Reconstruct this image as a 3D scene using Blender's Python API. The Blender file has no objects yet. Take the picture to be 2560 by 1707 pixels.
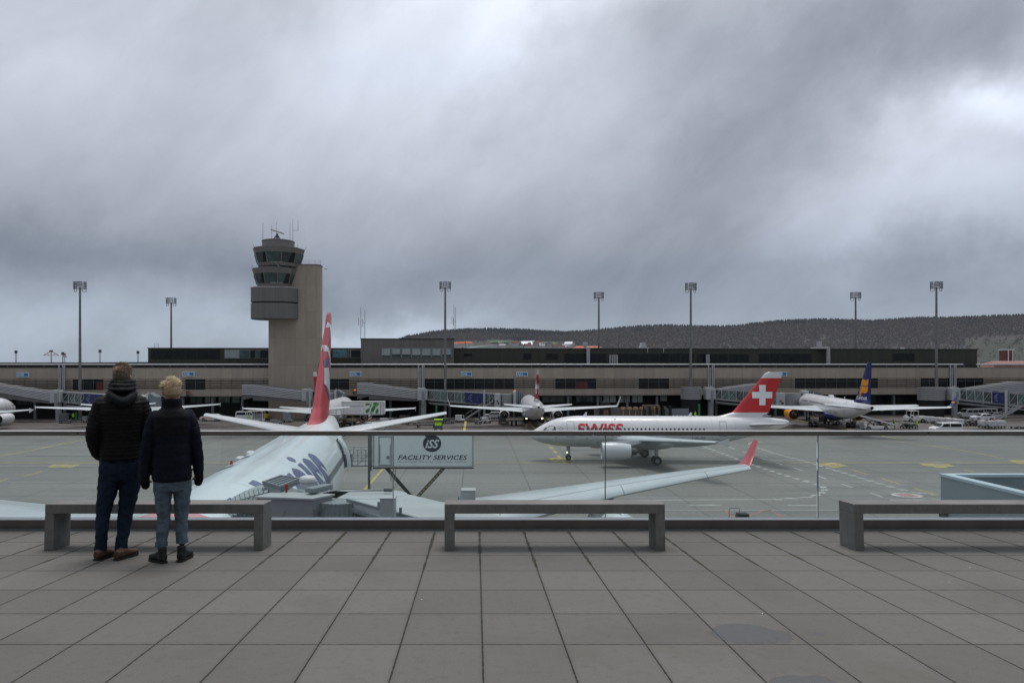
import bpy, bmesh, math, random
from mathutils import Vector, Matrix, noise
R=math.radians; PI=math.pi
random.seed(7)
sc=bpy.context.scene
col=sc.collection
F=1707.0; CX=1190.0; CY=910.0; H=12.2
def gz(px,py,z=0.0):
    Y=(H-z)*F/(py-CY); return ((px-CX)*Y/F, Y)
def xat(px,Y): return (px-CX)*Y/F
def zat(py,Y): return H-(py-CY)*Y/F
# ---------------------------------------------------------------- mesh builder
class MB:
    def __init__(s): s.v=[]; s.f=[]; s.m=[]
    def add(s,vs,fs,mi=0,M=None):
        b=len(s.v)
        for p in vs:
            p=Vector(p)
            if M: p=M@p
            s.v.append(p)
        for f in fs: s.f.append([b+i for i in f]); s.m.append(mi)
        return s
    def box(s,x0,x1,y0,y1,z0,z1,mi=0,M=None):
        vs=[(x0,y0,z0),(x1,y0,z0),(x1,y1,z0),(x0,y1,z0),(x0,y0,z1),(x1,y0,z1),(x1,y1,z1),(x0,y1,z1)]
        return s.add(vs,[(0,3,2,1),(4,5,6,7),(0,1,5,4),(1,2,6,5),(2,3,7,6),(3,0,4,7)],mi,M)
    def cbox(s,c,d,mi=0,rz=0,M=None):
        T=Matrix.Translation(c)@Matrix.Rotation(rz,4,'Z')
        if M: T=M@T
        return s.box(-d[0]/2,d[0]/2,-d[1]/2,d[1]/2,-d[2]/2,d[2]/2,mi,T)
    def tube(s,p0,p1,r0,r1=None,n=10,mi=0,M=None,cap=True):
        if r1 is None: r1=r0
        p0=Vector(p0);p1=Vector(p1);d=(p1-p0)
        q=d.to_track_quat('Z','Y').to_matrix()
        vs=[]
        for p,r in((p0,r0),(p1,r1)):
            for i in range(n):
                a=2*PI*i/n; vs.append(p+q@Vector((r*math.cos(a),r*math.sin(a),0)))
        fs=[(i,(i+1)%n,n+(i+1)%n,n+i) for i in range(n)]
        if cap: fs+= [tuple(range(n-1,-1,-1)),tuple(range(n,2*n))]
        return s.add(vs,fs,mi,M)
    def beam(s,p0,p1,w,h=None,mi=0,M=None):
        h=h or w; p0=Vector(p0);p1=Vector(p1);d=p1-p0
        q=d.to_track_quat('X','Z').to_matrix().to_4x4()
        T=Matrix.Translation(p0)@q
        if M: T=M@T
        return s.box(0,d.length,-w/2,w/2,-h/2,h/2,mi,T)
    def loft(s,rings,mi=0,cap=(True,True),M=None,closed=True,mf=None):
        n=len(rings[0]); vs=[p for r in rings for p in r]
        b=len(s.v)
        s.add(vs,[],mi,M)
        for k in range(len(rings)-1):
            for i in range(n if closed else n-1):
                j=(i+1)%n
                s.f.append([b+k*n+i,b+k*n+j,b+(k+1)*n+j,b+(k+1)*n+i]); s.m.append(mf(k,i) if mf else mi)
        if cap[0]: s.f.append([b+i for i in range(n-1,-1,-1)]); s.m.append(mf(0,0) if mf else mi)
        if cap[1]: s.f.append([b+(len(rings)-1)*n+i for i in range(n)]); s.m.append(mf(len(rings)-2,0) if mf else mi)
        return s
    def prism(s,poly,z0,z1,mi=0,M=None):
        return s.loft([[(x,y,z0) for x,y in poly],[(x,y,z1) for x,y in poly]],mi,(True,True),M)
    def build(s,name,mats,parent=None,smooth=False,ang=40,bevel=0,loc=None):
        me=bpy.data.meshes.new(name)
        me.from_pydata([tuple(v) for v in s.v],[],s.f)
        if not isinstance(mats,(list,tuple)): mats=[mats]
        for m in mats: me.materials.append(m)
        if len(mats)>1: me.polygons.foreach_set('material_index',[min(i,len(mats)-1) for i in s.m])
        bm=bmesh.new(); bm.from_mesh(me); bmesh.ops.recalc_face_normals(bm,faces=bm.faces); bm.to_mesh(me); bm.free()
        if smooth:
            me.shade_smooth(); me.set_sharp_from_angle(angle=R(ang))
        me.update()
        o=bpy.data.objects.new(name,me); col.objects.link(o)
        if parent: o.parent=parent
        if loc: o.location=loc
        if bevel:
            b=o.modifiers.new('bevel','BEVEL'); b.width=bevel; b.segments=2; b.limit_method='ANGLE'
        return o
def tag(o,label=None,cat=None,group=None,kind=None):
    if label: o['label']=label
    if cat: o['category']=cat
    if group: o['group']=group
    if kind: o['kind']=kind
    return o
def thing(name,label,cat,loc=(0,0,0),rz=0,group=None,rx=0,scale=1):
    o=bpy.data.objects.new(name,None); col.objects.link(o)
    o.location=loc; o.rotation_euler=(rx,0,rz); o.scale=(scale,)*3; o.empty_display_size=.2
    return tag(o,label,cat,group)
def struct(o,label=None,cat='ground'):
    return tag(o,label,cat,kind='structure')
KIDS={}
def kids(o): return [c for c in bpy.data.objects if c.parent==o]
def copy_tree(o,parent=None):
    ch=kids(o)
    c=o.copy(); col.objects.link(c)
    if parent: c.parent=parent
    for k in ch: copy_tree(k,c)
    return c
# ---------------------------------------------------------------- materials
def mat(name,c,rough=.6,metal=0,var=.12,vs=2.0,bump=0,bs=30,spec=.5,stretch=(1,1,1),dirt=None,emit=0,coat=0):
    m=bpy.data.materials.new(name); m.use_nodes=True; nt=m.node_tree; n=nt.nodes; l=nt.links
    b=n['Principled BSDF']; b.inputs['Roughness'].default_value=rough; b.inputs['Metallic'].default_value=metal
    b.inputs['Specular IOR Level'].default_value=spec; b.inputs['Coat Weight'].default_value=coat
    tc=n.new('ShaderNodeTexCoord'); mp=n.new('ShaderNodeMapping'); mp.inputs['Scale'].default_value=stretch
    l.new(tc.outputs['Object'],mp.inputs['Vector'])
    nz=n.new('ShaderNodeTexNoise'); nz.inputs['Scale'].default_value=vs; nz.inputs['Detail'].default_value=6; nz.inputs['Roughness'].default_value=.62
    l.new(mp.outputs[0],nz.inputs['Vector'])
    r=n.new('ShaderNodeMapRange'); r.inputs['From Min'].default_value=.3; r.inputs['From Max'].default_value=.7
    l.new(nz.outputs['Fac'],r.inputs['Value'])
    mx=n.new('ShaderNodeMix'); mx.data_type='RGBA'
    lo=tuple(max(0,x*(1-var)) for x in c[:3])+(1,); hi=tuple(min(1,x*(1+var)) for x in c[:3])+(1,)
    if dirt: lo=tuple(dirt)+(1,)
    mx.inputs['A'].default_value=lo; mx.inputs['B'].default_value=hi
    l.new(r.outputs[0],mx.inputs['Factor']); l.new(mx.outputs['Result'],b.inputs['Base Color'])
    r2=n.new('ShaderNodeMapRange'); r2.inputs['To Min'].default_value=max(.03,rough-.1); r2.inputs['To Max'].default_value=min(1,rough+.1)
    l.new(nz.outputs['Fac'],r2.inputs['Value']); l.new(r2.outputs[0],b.inputs['Roughness'])
    if bump:
        n2=n.new('ShaderNodeTexNoise'); n2.inputs['Scale'].default_value=bs; n2.inputs['Detail'].default_value=4
        l.new(mp.outputs[0],n2.inputs['Vector'])
        bp=n.new('ShaderNodeBump'); bp.inputs['Strength'].default_value=bump; bp.inputs['Distance'].default_value=.02
        l.new(n2.outputs['Fac'],bp.inputs['Height']); l.new(bp.outputs[0],b.inputs['Normal'])
    if emit:
        b.inputs['Emission Color'].default_value=tuple(c[:3])+(1,); b.inputs['Emission Strength'].default_value=emit
    return m
class G:  # small node graph helper
    def __init__(s,name):
        s.mat=bpy.data.materials.new(name); s.mat.use_nodes=True; s.nt=s.mat.node_tree; s.n=s.nt.nodes; s.l=s.nt.links; s.b=s.n.get('Principled BSDF')
    def math(s,op,a,b=None,c=None,clamp=False):
        m=s.n.new('ShaderNodeMath'); m.operation=op; m.use_clamp=clamp
        for i,x in enumerate((a,b,c)):
            if x is None: continue
            if isinstance(x,(int,float)): m.inputs[i].default_value=x
            else: s.l.new(x,m.inputs[i])
        return m.outputs[0]
    def noise(s,vec,scale,detail=5,rough=.6,dist=0):
        z=s.n.new('ShaderNodeTexNoise'); z.inputs['Scale'].default_value=scale; z.inputs['Detail'].default_value=detail; z.inputs['Roughness'].default_value=rough; z.inputs['Distortion'].default_value=dist
        if vec: s.l.new(vec,z.inputs['Vector'])
        return z.outputs['Fac']
    def mapr(s,v,a,b,c=0,d=1,smooth=False):
        m=s.n.new('ShaderNodeMapRange'); 
        if smooth: m.interpolation_type='SMOOTHSTEP'
        for k,x in zip(('From Min','From Max','To Min','To Max'),(a,b,c,d)): m.inputs[k].default_value=x
        s.l.new(v,m.inputs['Value']); return m.outputs[0]
    def mix(s,f,a,b):
        m=s.n.new('ShaderNodeMix'); m.data_type='RGBA'
        for k,x in (('Factor',f),('A',a),('B',b)):
            if isinstance(x,(int,float)): m.inputs[k].default_value=x
            elif isinstance(x,tuple): m.inputs[k].default_value=x+(1,)
            else: s.l.new(x,m.inputs[k])
        return m.outputs['Result']
    def coord(s,kind='Object',scale=(1,1,1),loc=(0,0,0),rot=(0,0,0)):
        t=s.n.new('ShaderNodeTexCoord'); m=s.n.new('ShaderNodeMapping'); m.inputs['Scale'].default_value=scale; m.inputs['Location'].default_value=loc; m.inputs['Rotation'].default_value=rot
        s.l.new(t.outputs[kind],m.inputs['Vector']); return m.outputs[0]
    def sep(s,v):
        x=s.n.new('ShaderNodeSeparateXYZ'); s.l.new(v,x.inputs[0]); return x.outputs
    def bump(s,h,strength=.3,dist=.01):
        b=s.n.new('ShaderNodeBump'); b.inputs['Strength'].default_value=strength; b.inputs['Distance'].default_value=dist
        s.l.new(h,b.inputs['Height']); s.l.new(b.outputs[0],s.b.inputs['Normal'])
    def out(s,colr=None,rough=None):
        if colr is not None: s.l.new(colr,s.b.inputs['Base Color'])
        if rough is not None: s.l.new(rough,s.b.inputs['Roughness'])
        return s.mat
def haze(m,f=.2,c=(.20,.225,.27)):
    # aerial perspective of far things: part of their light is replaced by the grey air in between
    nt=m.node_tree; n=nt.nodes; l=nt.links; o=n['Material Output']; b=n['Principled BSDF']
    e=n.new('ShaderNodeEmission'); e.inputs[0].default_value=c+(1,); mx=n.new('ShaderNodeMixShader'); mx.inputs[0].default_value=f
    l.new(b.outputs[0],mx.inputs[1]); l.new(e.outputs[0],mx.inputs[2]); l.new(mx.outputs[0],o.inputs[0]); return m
# ---- slab deck material : 0.5 x 0.592 m slabs, dark joints with moss near the railing
TS=.5; TD=.592; SLOPE=84/F
def m_deck():
    g=G('deck_slabs'); co=g.coord(); X,Y,Z=g.sep(co)
    nl=g.noise(co,7,3)
    def joint(v,per,off,w):
        a=g.math('DIVIDE',g.math('SUBTRACT',v,off),per); fr=g.math('FRACT',a); d=g.math('MULTIPLY',g.math('MINIMUM',fr,g.math('SUBTRACT',1.0,fr)),per)
        return d,g.math('FLOOR',a)
    dx,ix=joint(X,TS,.039,0); dy,iy=joint(Y,TD,6.552,0)
    wob=g.mapr(g.noise(co,26,4),.3,.7,-.0025,.0025)
    moss=g.math('MULTIPLY',g.mapr(Y,5.9,6.4),g.mapr(g.noise(co,5,4),.40,.58))
    wx=g.math('ADD',g.math('ADD',.0055,wob),g.math('MULTIPLY',moss,.016)); wy=g.math('ADD',.0048,wob)
    jx=g.math('SUBTRACT',1.0,g.math('SMOOTH_MIN',1,g.math('DIVIDE',dx,wx),.2),clamp=True)
    jy=g.math('SUBTRACT',1.0,g.math('SMOOTH_MIN',1,g.math('DIVIDE',dy,wy),.2),clamp=True)
    j=g.math('MAXIMUM',jx,jy); j=g.mapr(j,0,.3,0,1)
    wn=g.n.new('ShaderNodeTexWhiteNoise'); cx=g.n.new('ShaderNodeCombineXYZ'); g.l.new(ix,cx.inputs[0]); g.l.new(iy,cx.inputs[1]); g.l.new(cx.outputs[0],wn.inputs['Vector'])
    base=g.mix(wn.outputs['Value'],(.102,.098,.091),(.152,.144,.133))
    blot=g.mapr(g.noise(co,2.2,6,.65),.35,.68)
    base=g.mix(g.math('MULTIPLY',blot,.5),base,(.122,.114,.104))
    fine=g.noise(co,110,5,.8)
    base=g.mix(g.mapr(fine,.40,.66,0,.55),base,(.215,.202,.185)); base=g.mix(g.mapr(g.noise(co,14,5,.7),.52,.75,0,.5),base,(.085,.08,.072)); base=g.mix(g.mapr(g.noise(g.coord(loc=(4,2,0)),.9,5,.6),.52,.66,0,.35),base,(.10,.088,.07))
    base=g.mix(g.mapr(g.noise(co,150,2),.62,.72,0,.75),base,(.06,.057,.053))
    edge=g.math('MINIMUM',dx,dy); base=g.mix(g.mapr(edge,.004,.03,.5,0),base,(.10,.095,.085))
    jc=g.mix(g.math('MULTIPLY',moss,.8),(.010,.008,.006),(.038,.040,.010))
    base=g.mix(j,base,jc)
    # damp puddles with irregular outline
    def puddle(cx_,cy_,rx,ry):
        v=g.coord('Object'); x,y,z=g.sep(v); nz=g.mapr(g.noise(v,5.5,4),.3,.7,-.6,.6)
        a=g.math('DIVIDE',g.math('SUBTRACT',x,cx_),rx); b=g.math('DIVIDE',g.math('SUBTRACT',y,cy_),ry)
        d=g.math('ADD',g.math('ADD',g.math('MULTIPLY',a,a),g.math('MULTIPLY',b,b)),nz)
        return g.mapr(d,.78,.9,1,0),g.math('MULTIPLY',g.mapr(d,.72,.84,0,1),g.mapr(d,.84,1.05,1,0))
    p1,r1=puddle(1.745,4.37,.27,.2); p2,r2=puddle(1.73,3.62,.17,.11); p3,r3=puddle(2.19,4.37,.035,.03)
    p=g.math('MAXIMUM',g.math('MAXIMUM',p1,p2),p3); ring=g.math('MAXIMUM',r1,r2)
    p4,r4=puddle(1.81,6.8,.22,.19); p5,r5=puddle(-.3,6.8,.16,.12); st=g.math('MAXIMUM',p4,p5)
    base=g.mix(g.math('MULTIPLY',p,.62),base,(.062,.062,.065)); base=g.mix(g.math('MULTIPLY',ring,.5),base,(.06,.055,.05))
    base=g.mix(g.math('MULTIPLY',st,.35),base,(.05,.048,.045))
    ro=g.math('SUBTRACT',g.mapr(fine,.3,.7,.68,.9),g.math('MULTIPLY',p,.46))
    g.bump(g.math('SUBTRACT',g.math('MULTIPLY',fine,g.math('SUBTRACT',1.0,p)),g.math('MULTIPLY',j,2.0)),.5,.004)
    return g.out(base,ro)
# ---- apron concrete : slab joints 6.7 m, tyre streaks, wet dark zone towards the dock
def m_apron():
    g=G('apron_concrete'); co=g.coord(); X,Y,Z=g.sep(co)
    big=g.noise(co,.035,6,.62); med=g.noise(g.coord(scale=(.05,.5,1)),1.0,7,.66,.6); fine=g.noise(co,3.0,5,.7)
    base=g.mix(g.mapr(big,.35,.66),(.178,.176,.158),(.232,.227,.205))
    base=g.mix(g.mapr(med,.45,.68,0,.7),base,(.115,.11,.098)); base=g.mix(g.mapr(g.noise(g.coord(scale=(.012,.16,1),loc=(3,1,0)),1.0,6,.65,.8),.5,.68,0,.45),base,(.27,.265,.24))
    base=g.mix(g.mapr(fine,.35,.72,0,.35),base,(.14,.133,.118))
    # slab by slab tone
    ax=g.math('DIVIDE',g.math('SUBTRACT',X,5.3),6.7); ay=g.math('DIVIDE',g.math('SUBTRACT',Y,3.0),6.7)
    wn=g.n.new('ShaderNodeTexWhiteNoise'); cx=g.n.new('ShaderNodeCombineXYZ'); g.l.new(g.math('FLOOR',ax),cx.inputs[0]); g.l.new(g.math('FLOOR',ay),cx.inputs[1]); g.l.new(cx.outputs[0],wn.inputs['Vector'])
    base=g.mix(g.mapr(wn.outputs['Value'],0,1,0,.16),base,(.15,.145,.13))
    def jd(a,w):
        fr=g.math('FRACT',a); d=g.math('MULTIPLY',g.math('MINIMUM',fr,g.math('SUBTRACT',1.0,fr)),6.7)
        return g.mapr(d,w*.5,w,1,0)
    j=g.math('MAXIMUM',jd(ax,.075),jd(ay,.11))
    base=g.mix(g.math('MULTIPLY',j,.72),base,(.05,.047,.04))
    # darker brownish wet zone near the gates
    wob=g.mapr(g.noise(co,.06,5,.6),.3,.7,-12,12)
    far=g.mapr(g.math('ADD',Y,wob),106,128,0,1,True)
    base=g.mix(g.math('MULTIPLY',far,.85),base,(.098,.084,.078))
    st=g.noise(g.coord(scale=(.045,.22,1)),1.0,6,.7,1.2)
    wet=g.math('MULTIPLY',far,g.mapr(st,.5,.6))
    base=g.mix(g.math('MULTIPLY',wet,.7),base,(.03,.027,.026))
    # rubber / oil tracks on the taxi line
    tr=g.math('MULTIPLY',g.mapr(g.math('ABSOLUTE',g.math('SUBTRACT',Y,82.0)),1,6,1,0,True),g.mapr(g.noise(g.coord(scale=(.02,.7,1)),1.0,6),.4,.62))
    base=g.mix(g.math('MULTIPLY',tr,.5),base,(.085,.08,.072))
    ro=g.math('SUBTRACT',g.mapr(fine,.3,.7,.5,.72),g.math('MULTIPLY',wet,.36))
    ro=g.math('SUBTRACT',ro,g.mapr(med,.5,.7,0,.18))
    g.bump(fine,.12,.01)
    return g.out(base,ro)
def m_concrete(name,c,scale=1.0,streak=True,rough=.8,bumps=.3):
    g=G(name); co=g.coord(); 
    a=g.mapr(g.noise(co,1.6*scale,7,.68),.3,.72)
    base=g.mix(a,tuple(x*.68 for x in c),tuple(min(1,x*1.2) for x in c))
    if streak:
        s=g.noise(g.coord(scale=(60*scale,60*scale,1.2*scale)),1.0,4,.7); base=g.mix(g.mapr(s,.48,.66,0,.45),base,tuple(x*.42 for x in c)); base=g.mix(g.mapr(g.noise(co,4.5*scale,6,.7),.5,.68,0,.45),base,tuple(x*.5 for x in c))
    ho=g.noise(co,38*scale,1); base=g.mix(g.mapr(ho,.74,.78,0,.8),base,tuple(x*.25 for x in c))
    fi=g.noise(co,180*scale,3,.7); base=g.mix(g.mapr(fi,.3,.7,0,.25),base,tuple(x*.6 for x in c))
    g.bump(fi,bumps,.003)
    return g.out(base,g.mapr(a,0,1,rough-.12,rough+.08))
def m_glass(name,tint=(.925,.965,.968),refl=.05):
    m=bpy.data.materials.new(name); m.use_nodes=True; n=m.node_tree.nodes; l=m.node_tree.links
    n.remove(n['Principled BSDF']); o=n['Material Output']
    t=n.new('ShaderNodeBsdfTransparent'); t.inputs[0].default_value=tint+(1,)
    gl=n.new('ShaderNodeBsdfGlossy'); gl.inputs['Roughness'].default_value=.02; gl.inputs['Color'].default_value=(.85,.95,1,1)
    d=n.new('ShaderNodeBsdfDiffuse'); d.inputs[0].default_value=(.55,.72,.74,1)
    tc=n.new('ShaderNodeTexCoord'); nz=n.new('ShaderNodeTexNoise'); nz.inputs['Scale'].default_value=1.5; nz.inputs['Detail'].default_value=6; l.new(tc.outputs['Object'],nz.inputs['Vector'])
    mr=n.new('ShaderNodeMapRange'); mr.inputs['From Min'].default_value=.3; mr.inputs['From Max'].default_value=.8; mr.inputs['To Min'].default_value=.012; mr.inputs['To Max'].default_value=.055; l.new(nz.outputs['Fac'],mr.inputs['Value'])
    a=n.new('ShaderNodeMixShader'); l.new(mr.outputs[0],a.inputs[0]); l.new(t.outputs[0],a.inputs[1]); l.new(d.outputs[0],a.inputs[2])
    fr=n.new('ShaderNodeFresnel'); fr.inputs[0].default_value=1.45
    b=n.new('ShaderNodeMixShader'); l.new(fr.outputs[0],b.inputs[0]); l.new(a.outputs[0],b.inputs[1]); l.new(gl.outputs[0],b.inputs[2]); l.new(b.outputs[0],o.inputs[0])
    return m
def m_panels(name,c,px=2.35,pz=50,c2=None,rough=.7,lw=.03):
    """cladding with thin vertical joints every px metres and horizontal every pz"""
    g=G(name); co=g.coord(); X,Y,Z=g.sep(co)
    def jd(v,per,w):
        fr=g.math('FRACT',g.math('DIVIDE',v,per)); d=g.math('MULTIPLY',g.math('MINIMUM',fr,g.math('SUBTRACT',1.0,fr)),per); return g.mapr(d,w*.4,w,1,0)
    j=g.math('MAXIMUM',jd(X,px,lw),jd(Z,pz,lw))
    wn=g.n.new('ShaderNodeTexWhiteNoise'); cc=g.n.new('ShaderNodeCombineXYZ'); g.l.new(g.math('FLOOR',g.math('DIVIDE',X,px)),cc.inputs[0]); g.l.new(g.math('FLOOR',g.math('DIVIDE',Z,pz)),cc.inputs[1]); g.l.new(cc.outputs[0],wn.inputs['Vector'])
    base=g.mix(wn.outputs['Value'],tuple(x*.92 for x in c),tuple(x*1.06 for x in c))
    base=g.mix(g.mapr(g.noise(g.coord(scale=(1,1,.25)),.8,7,.65),.4,.72,0,.4),base,tuple(x*.66 for x in c))
    base=g.mix(g.math('MULTIPLY',j,.6),base,tuple(x*.35 for x in c))
    return g.out(base,g.mapr(g.noise(co,3,3),.3,.7,rough-.1,rough+.1))
M={}
M['deck']=m_deck(); M['apron']=m_apron()
M['bench']=m_concrete('bench_concrete',(.23,.225,.215),3.0,True)
M['bench_top']=m_concrete('bench_top_concrete',(.23,.215,.21),2.0,False)
M['rail']=mat('brown_anodised_rail',(.19,.168,.15),.42,.3,.15,3)
M['rail_edge']=mat('bright_rail_edge',(.75,.77,.79),.4,.1,.1,3)
M['glass']=m_glass('railing_glass')
M['grate']=mat('galvanised_grating',(.20,.23,.24),.5,.6,.2,20)
M['slot']=mat('dark_drain_slot',(.012,.013,.014),.8)
M['tan']=m_panels('tan_fibre_cement',(.385,.325,.265),2.35,50)
M['tan_low']=m_panels('tan_lower_band',(.34,.29,.24),2.35,50)
M['louver']=m_panels('tan_louvre',(.42,.355,.29),2.35,.52,lw=.2)
M['shaft']=m_panels('tower_concrete',(.37,.315,.258),2.3,6.0,lw=.03,rough=.85)
M['greyclad']=m_panels('grey_brown_cladding',(.155,.145,.135),1.2,50)
M['olive']=m_panels('dark_olive_cladding',(.042,.045,.032),.8,50)
M['drum']=m_panels('tower_drum_metal',(.165,.16,.153),.35,50,lw=.02)
M['cabmetal']=mat('tower_cab_metal',(.20,.185,.18),.55,.3,.15,2)
M['black']=mat('near_black',(.012,.012,.013),.6,0,.3,2)
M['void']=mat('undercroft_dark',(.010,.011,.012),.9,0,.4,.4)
M['darkwin']=mat('dark_window',(.010,.013,.015),.2,0,.5,.7,spec=.3)
M['greenwin']=mat('green_tinted_window',(.045,.08,.08),.12,0,.6,.5,spec=.5)
M['cyanwin']=mat('cyan_window',(.035,.16,.21),.15,0,.6,.6,spec=.8)
M['palewin']=mat('pale_backlit_glazing',(.30,.37,.33),.3,0,.25,.5)
M['blind']=mat('window_blind',(.30,.36,.36),.6,0,.15,1)
M['frame']=mat('window_frame_grey',(.22,.22,.22),.5,.4,.1,2)
M['roof']=mat('flat_roof',(.10,.10,.10),.9,0,.2,.3)
M['white']=mat('white_paint',(.70,.71,.72),.42,0,.07,1.2,coat=.2)
M['whited']=mat('white_paint_dirty',(.60,.61,.61),.5,0,.2,1.0)
M['belly']=mat('pale_grey_paint',(.50,.54,.55),.4,0,.08,.6,coat=.2)
M['fus']=mat('fuselage_white',(.66,.67,.69),.32,0,.05,.35,coat=.35)
M['fus_near']=mat('fuselage_white_near',(.72,.79,.81),.3,0,.06,.2,coat=.4)
M['wing']=mat('wing_grey',(.50,.54,.56),.38,0,.08,.5,coat=.2,stretch=(1,.4,1))
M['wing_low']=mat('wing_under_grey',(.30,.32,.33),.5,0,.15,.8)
M['slat']=mat('bare_slat_metal',(.56,.61,.63),.35,.15,.06,1)
M['red']=mat('tail_red',(.52,.012,.014),.28,0,.06,.5,coat=.5)
M['softred']=mat('faded_red',(.58,.24,.25),.35,0,.08,.4,coat=.3)
M['edred']=mat('glossy_red',(.46,.035,.045),.34,0,.15,.35,coat=.15)
M['navy']=mat('navy_blue',(.012,.018,.13),.3,0,.1,.5,coat=.4)
M['letter']=mat('blue_violet_letters',(.07,.085,.20),.35,0,.25,.5,coat=.3)
M['letterd']=mat('deep_blue_letter',(.04,.07,.23),.35,0,.1,.5)
M['orange']=mat('orange_yellow',(.80,.32,.02),.35,0,.1,.8,coat=.3)
M['pane']=mat('cabin_window',(.05,.055,.065),.2,0,.3,3)
M['cockpit']=mat('cockpit_glass',(.04,.06,.065),.2,0,.4,2,spec=.5)
M['metal']=mat('bare_metal',(.35,.34,.33),.35,.9,.15,2)
M['darkmetal']=mat('dark_metal',(.07,.07,.072),.45,.7,.25,2)
M['exh']=mat('exhaust_metal',(.16,.15,.145),.4,.85,.25,3)
M['rubber']=mat('tyre_rubber',(.018,.018,.019),.8,0,.25,4)
M['hub']=mat('wheel_hub',(.26,.27,.28),.5,.3,.1,5)
M['line']=mat('door_outline',(.22,.23,.25),.6)
M['ltgrey']=mat('light_grey_paint',(.42,.44,.45),.55,0,.1,1)
M['grey']=mat('mid_grey_paint',(.25,.26,.27),.55,0,.15,1)
M['dgrey']=mat('dark_grey_paint',(.10,.105,.11),.6,0,.2,1)
M['corr']=mat('corrugated_light',(.42,.42,.43),.5,.2,.1,1)
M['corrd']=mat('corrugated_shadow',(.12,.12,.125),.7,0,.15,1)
M['jetroof']=mat('jetway_roof',(.40,.43,.43),.6,0,.12,.8,bump=.2,bs=6)
M['jetgrey']=mat('jetway_grey',(.215,.245,.26),.5,0,.12,1.2)
M['jetdark']=mat('jetway_dark_grey',(.12,.14,.15),.6,0,.2,1.5)
M['hood']=mat('bellows_fabric',(.16,.20,.215),.75,0,.2,3,bump=.4,bs=12)
M['hoodlt']=mat('bellows_fold_light',(.30,.35,.36),.7,0,.15,3)
M['jglass']=mat('bridge_glazing',(.03,.05,.052),.1,0,.6,1.2,spec=.9)
M['jglassg']=mat('bridge_glazing_green',(.07,.13,.12),.12,0,.5,1.5,spec=.9)
M['adblue']=mat('advert_blue',(.018,.028,.12),.4,0,.1,.5)
M['signblue']=mat('sign_blue',(.02,.19,.42),.35,0,.06,.5)
M['signwhite']=mat('sign_white',(.78,.82,.85),.45,0,.04,.5)
M['yellow']=mat('apron_yellow',(.48,.37,.07),.6,0,.25,1.0,dirt=(.28,.22,.07))
M['mwhite']=mat('apron_white',(.50,.52,.50),.6,0,.2,1.0,dirt=(.30,.30,.28))
M['mred']=mat('apron_red',(.34,.12,.11),.6,0,.3,1.0,dirt=(.22,.14,.12))
M['hivis']=mat('hi_vis_yellow',(.50,.85,.02),.6,0,.1,5)
M['hivor']=mat('hi_vis_orange',(.85,.16,.03),.6,0,.1,5)
M['beacon']=mat('red_beacon',(.42,.02,.02),.3,0,.1,5)
M['amber']=mat('amber_lamp_lit',(.9,.22,.04),.4,emit=.5)
M['lamp']=mat('headlamp_lit',(1.0,.86,.6),.3,emit=6)
M['skin']=mat('skin',(.42,.24,.17),.55,0,.12,12,bump=.15,bs=80)
M['mast']=mat('mast_steel',(.20,.20,.195),.5,.5,.15,1)
M['iss']=mat('catering_box_pale',(.86,.92,.89),.45,0,.06,.6)
M['issdark']=mat('logo_dark_teal',(.015,.035,.055),.5)
M['leaf']=mat('leaf_green',(.03,.20,.04),.5,0,.3,1)
M['ltleaf']=mat('leaf_light_green',(.12,.42,.08),.5,0,.2,1)
M['wood']=mat('timber_brown',(.16,.10,.055),.8,0,.3,3)
M['parapet']=mat('parapet_metal',(.36,.45,.49),.45,.2,.06,.4)
M['parapet_cap']=mat('parapet_cap',(.55,.66,.72),.4,.1,.05,.5)
M['parapet_in']=mat('parapet_inner',(.20,.25,.27),.5,.2,.08,.5)
M['yellowcar']=mat('yellow_vehicle',(.60,.36,.03),.4,0,.1,1)
M['brick']=mat('brick_red_roof',(.42,.15,.10),.8,0,.2,.3)
M['houses']=mat('pale_house_wall',(.55,.54,.52),.8,0,.2,.1)
M['brickt']=mat('brick_tower',(.16,.06,.055),.8,0,.2,.5)
M['pinkroof']=mat('faded_red_roof',(.30,.16,.15),.8,0,.2,.3)
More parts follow.
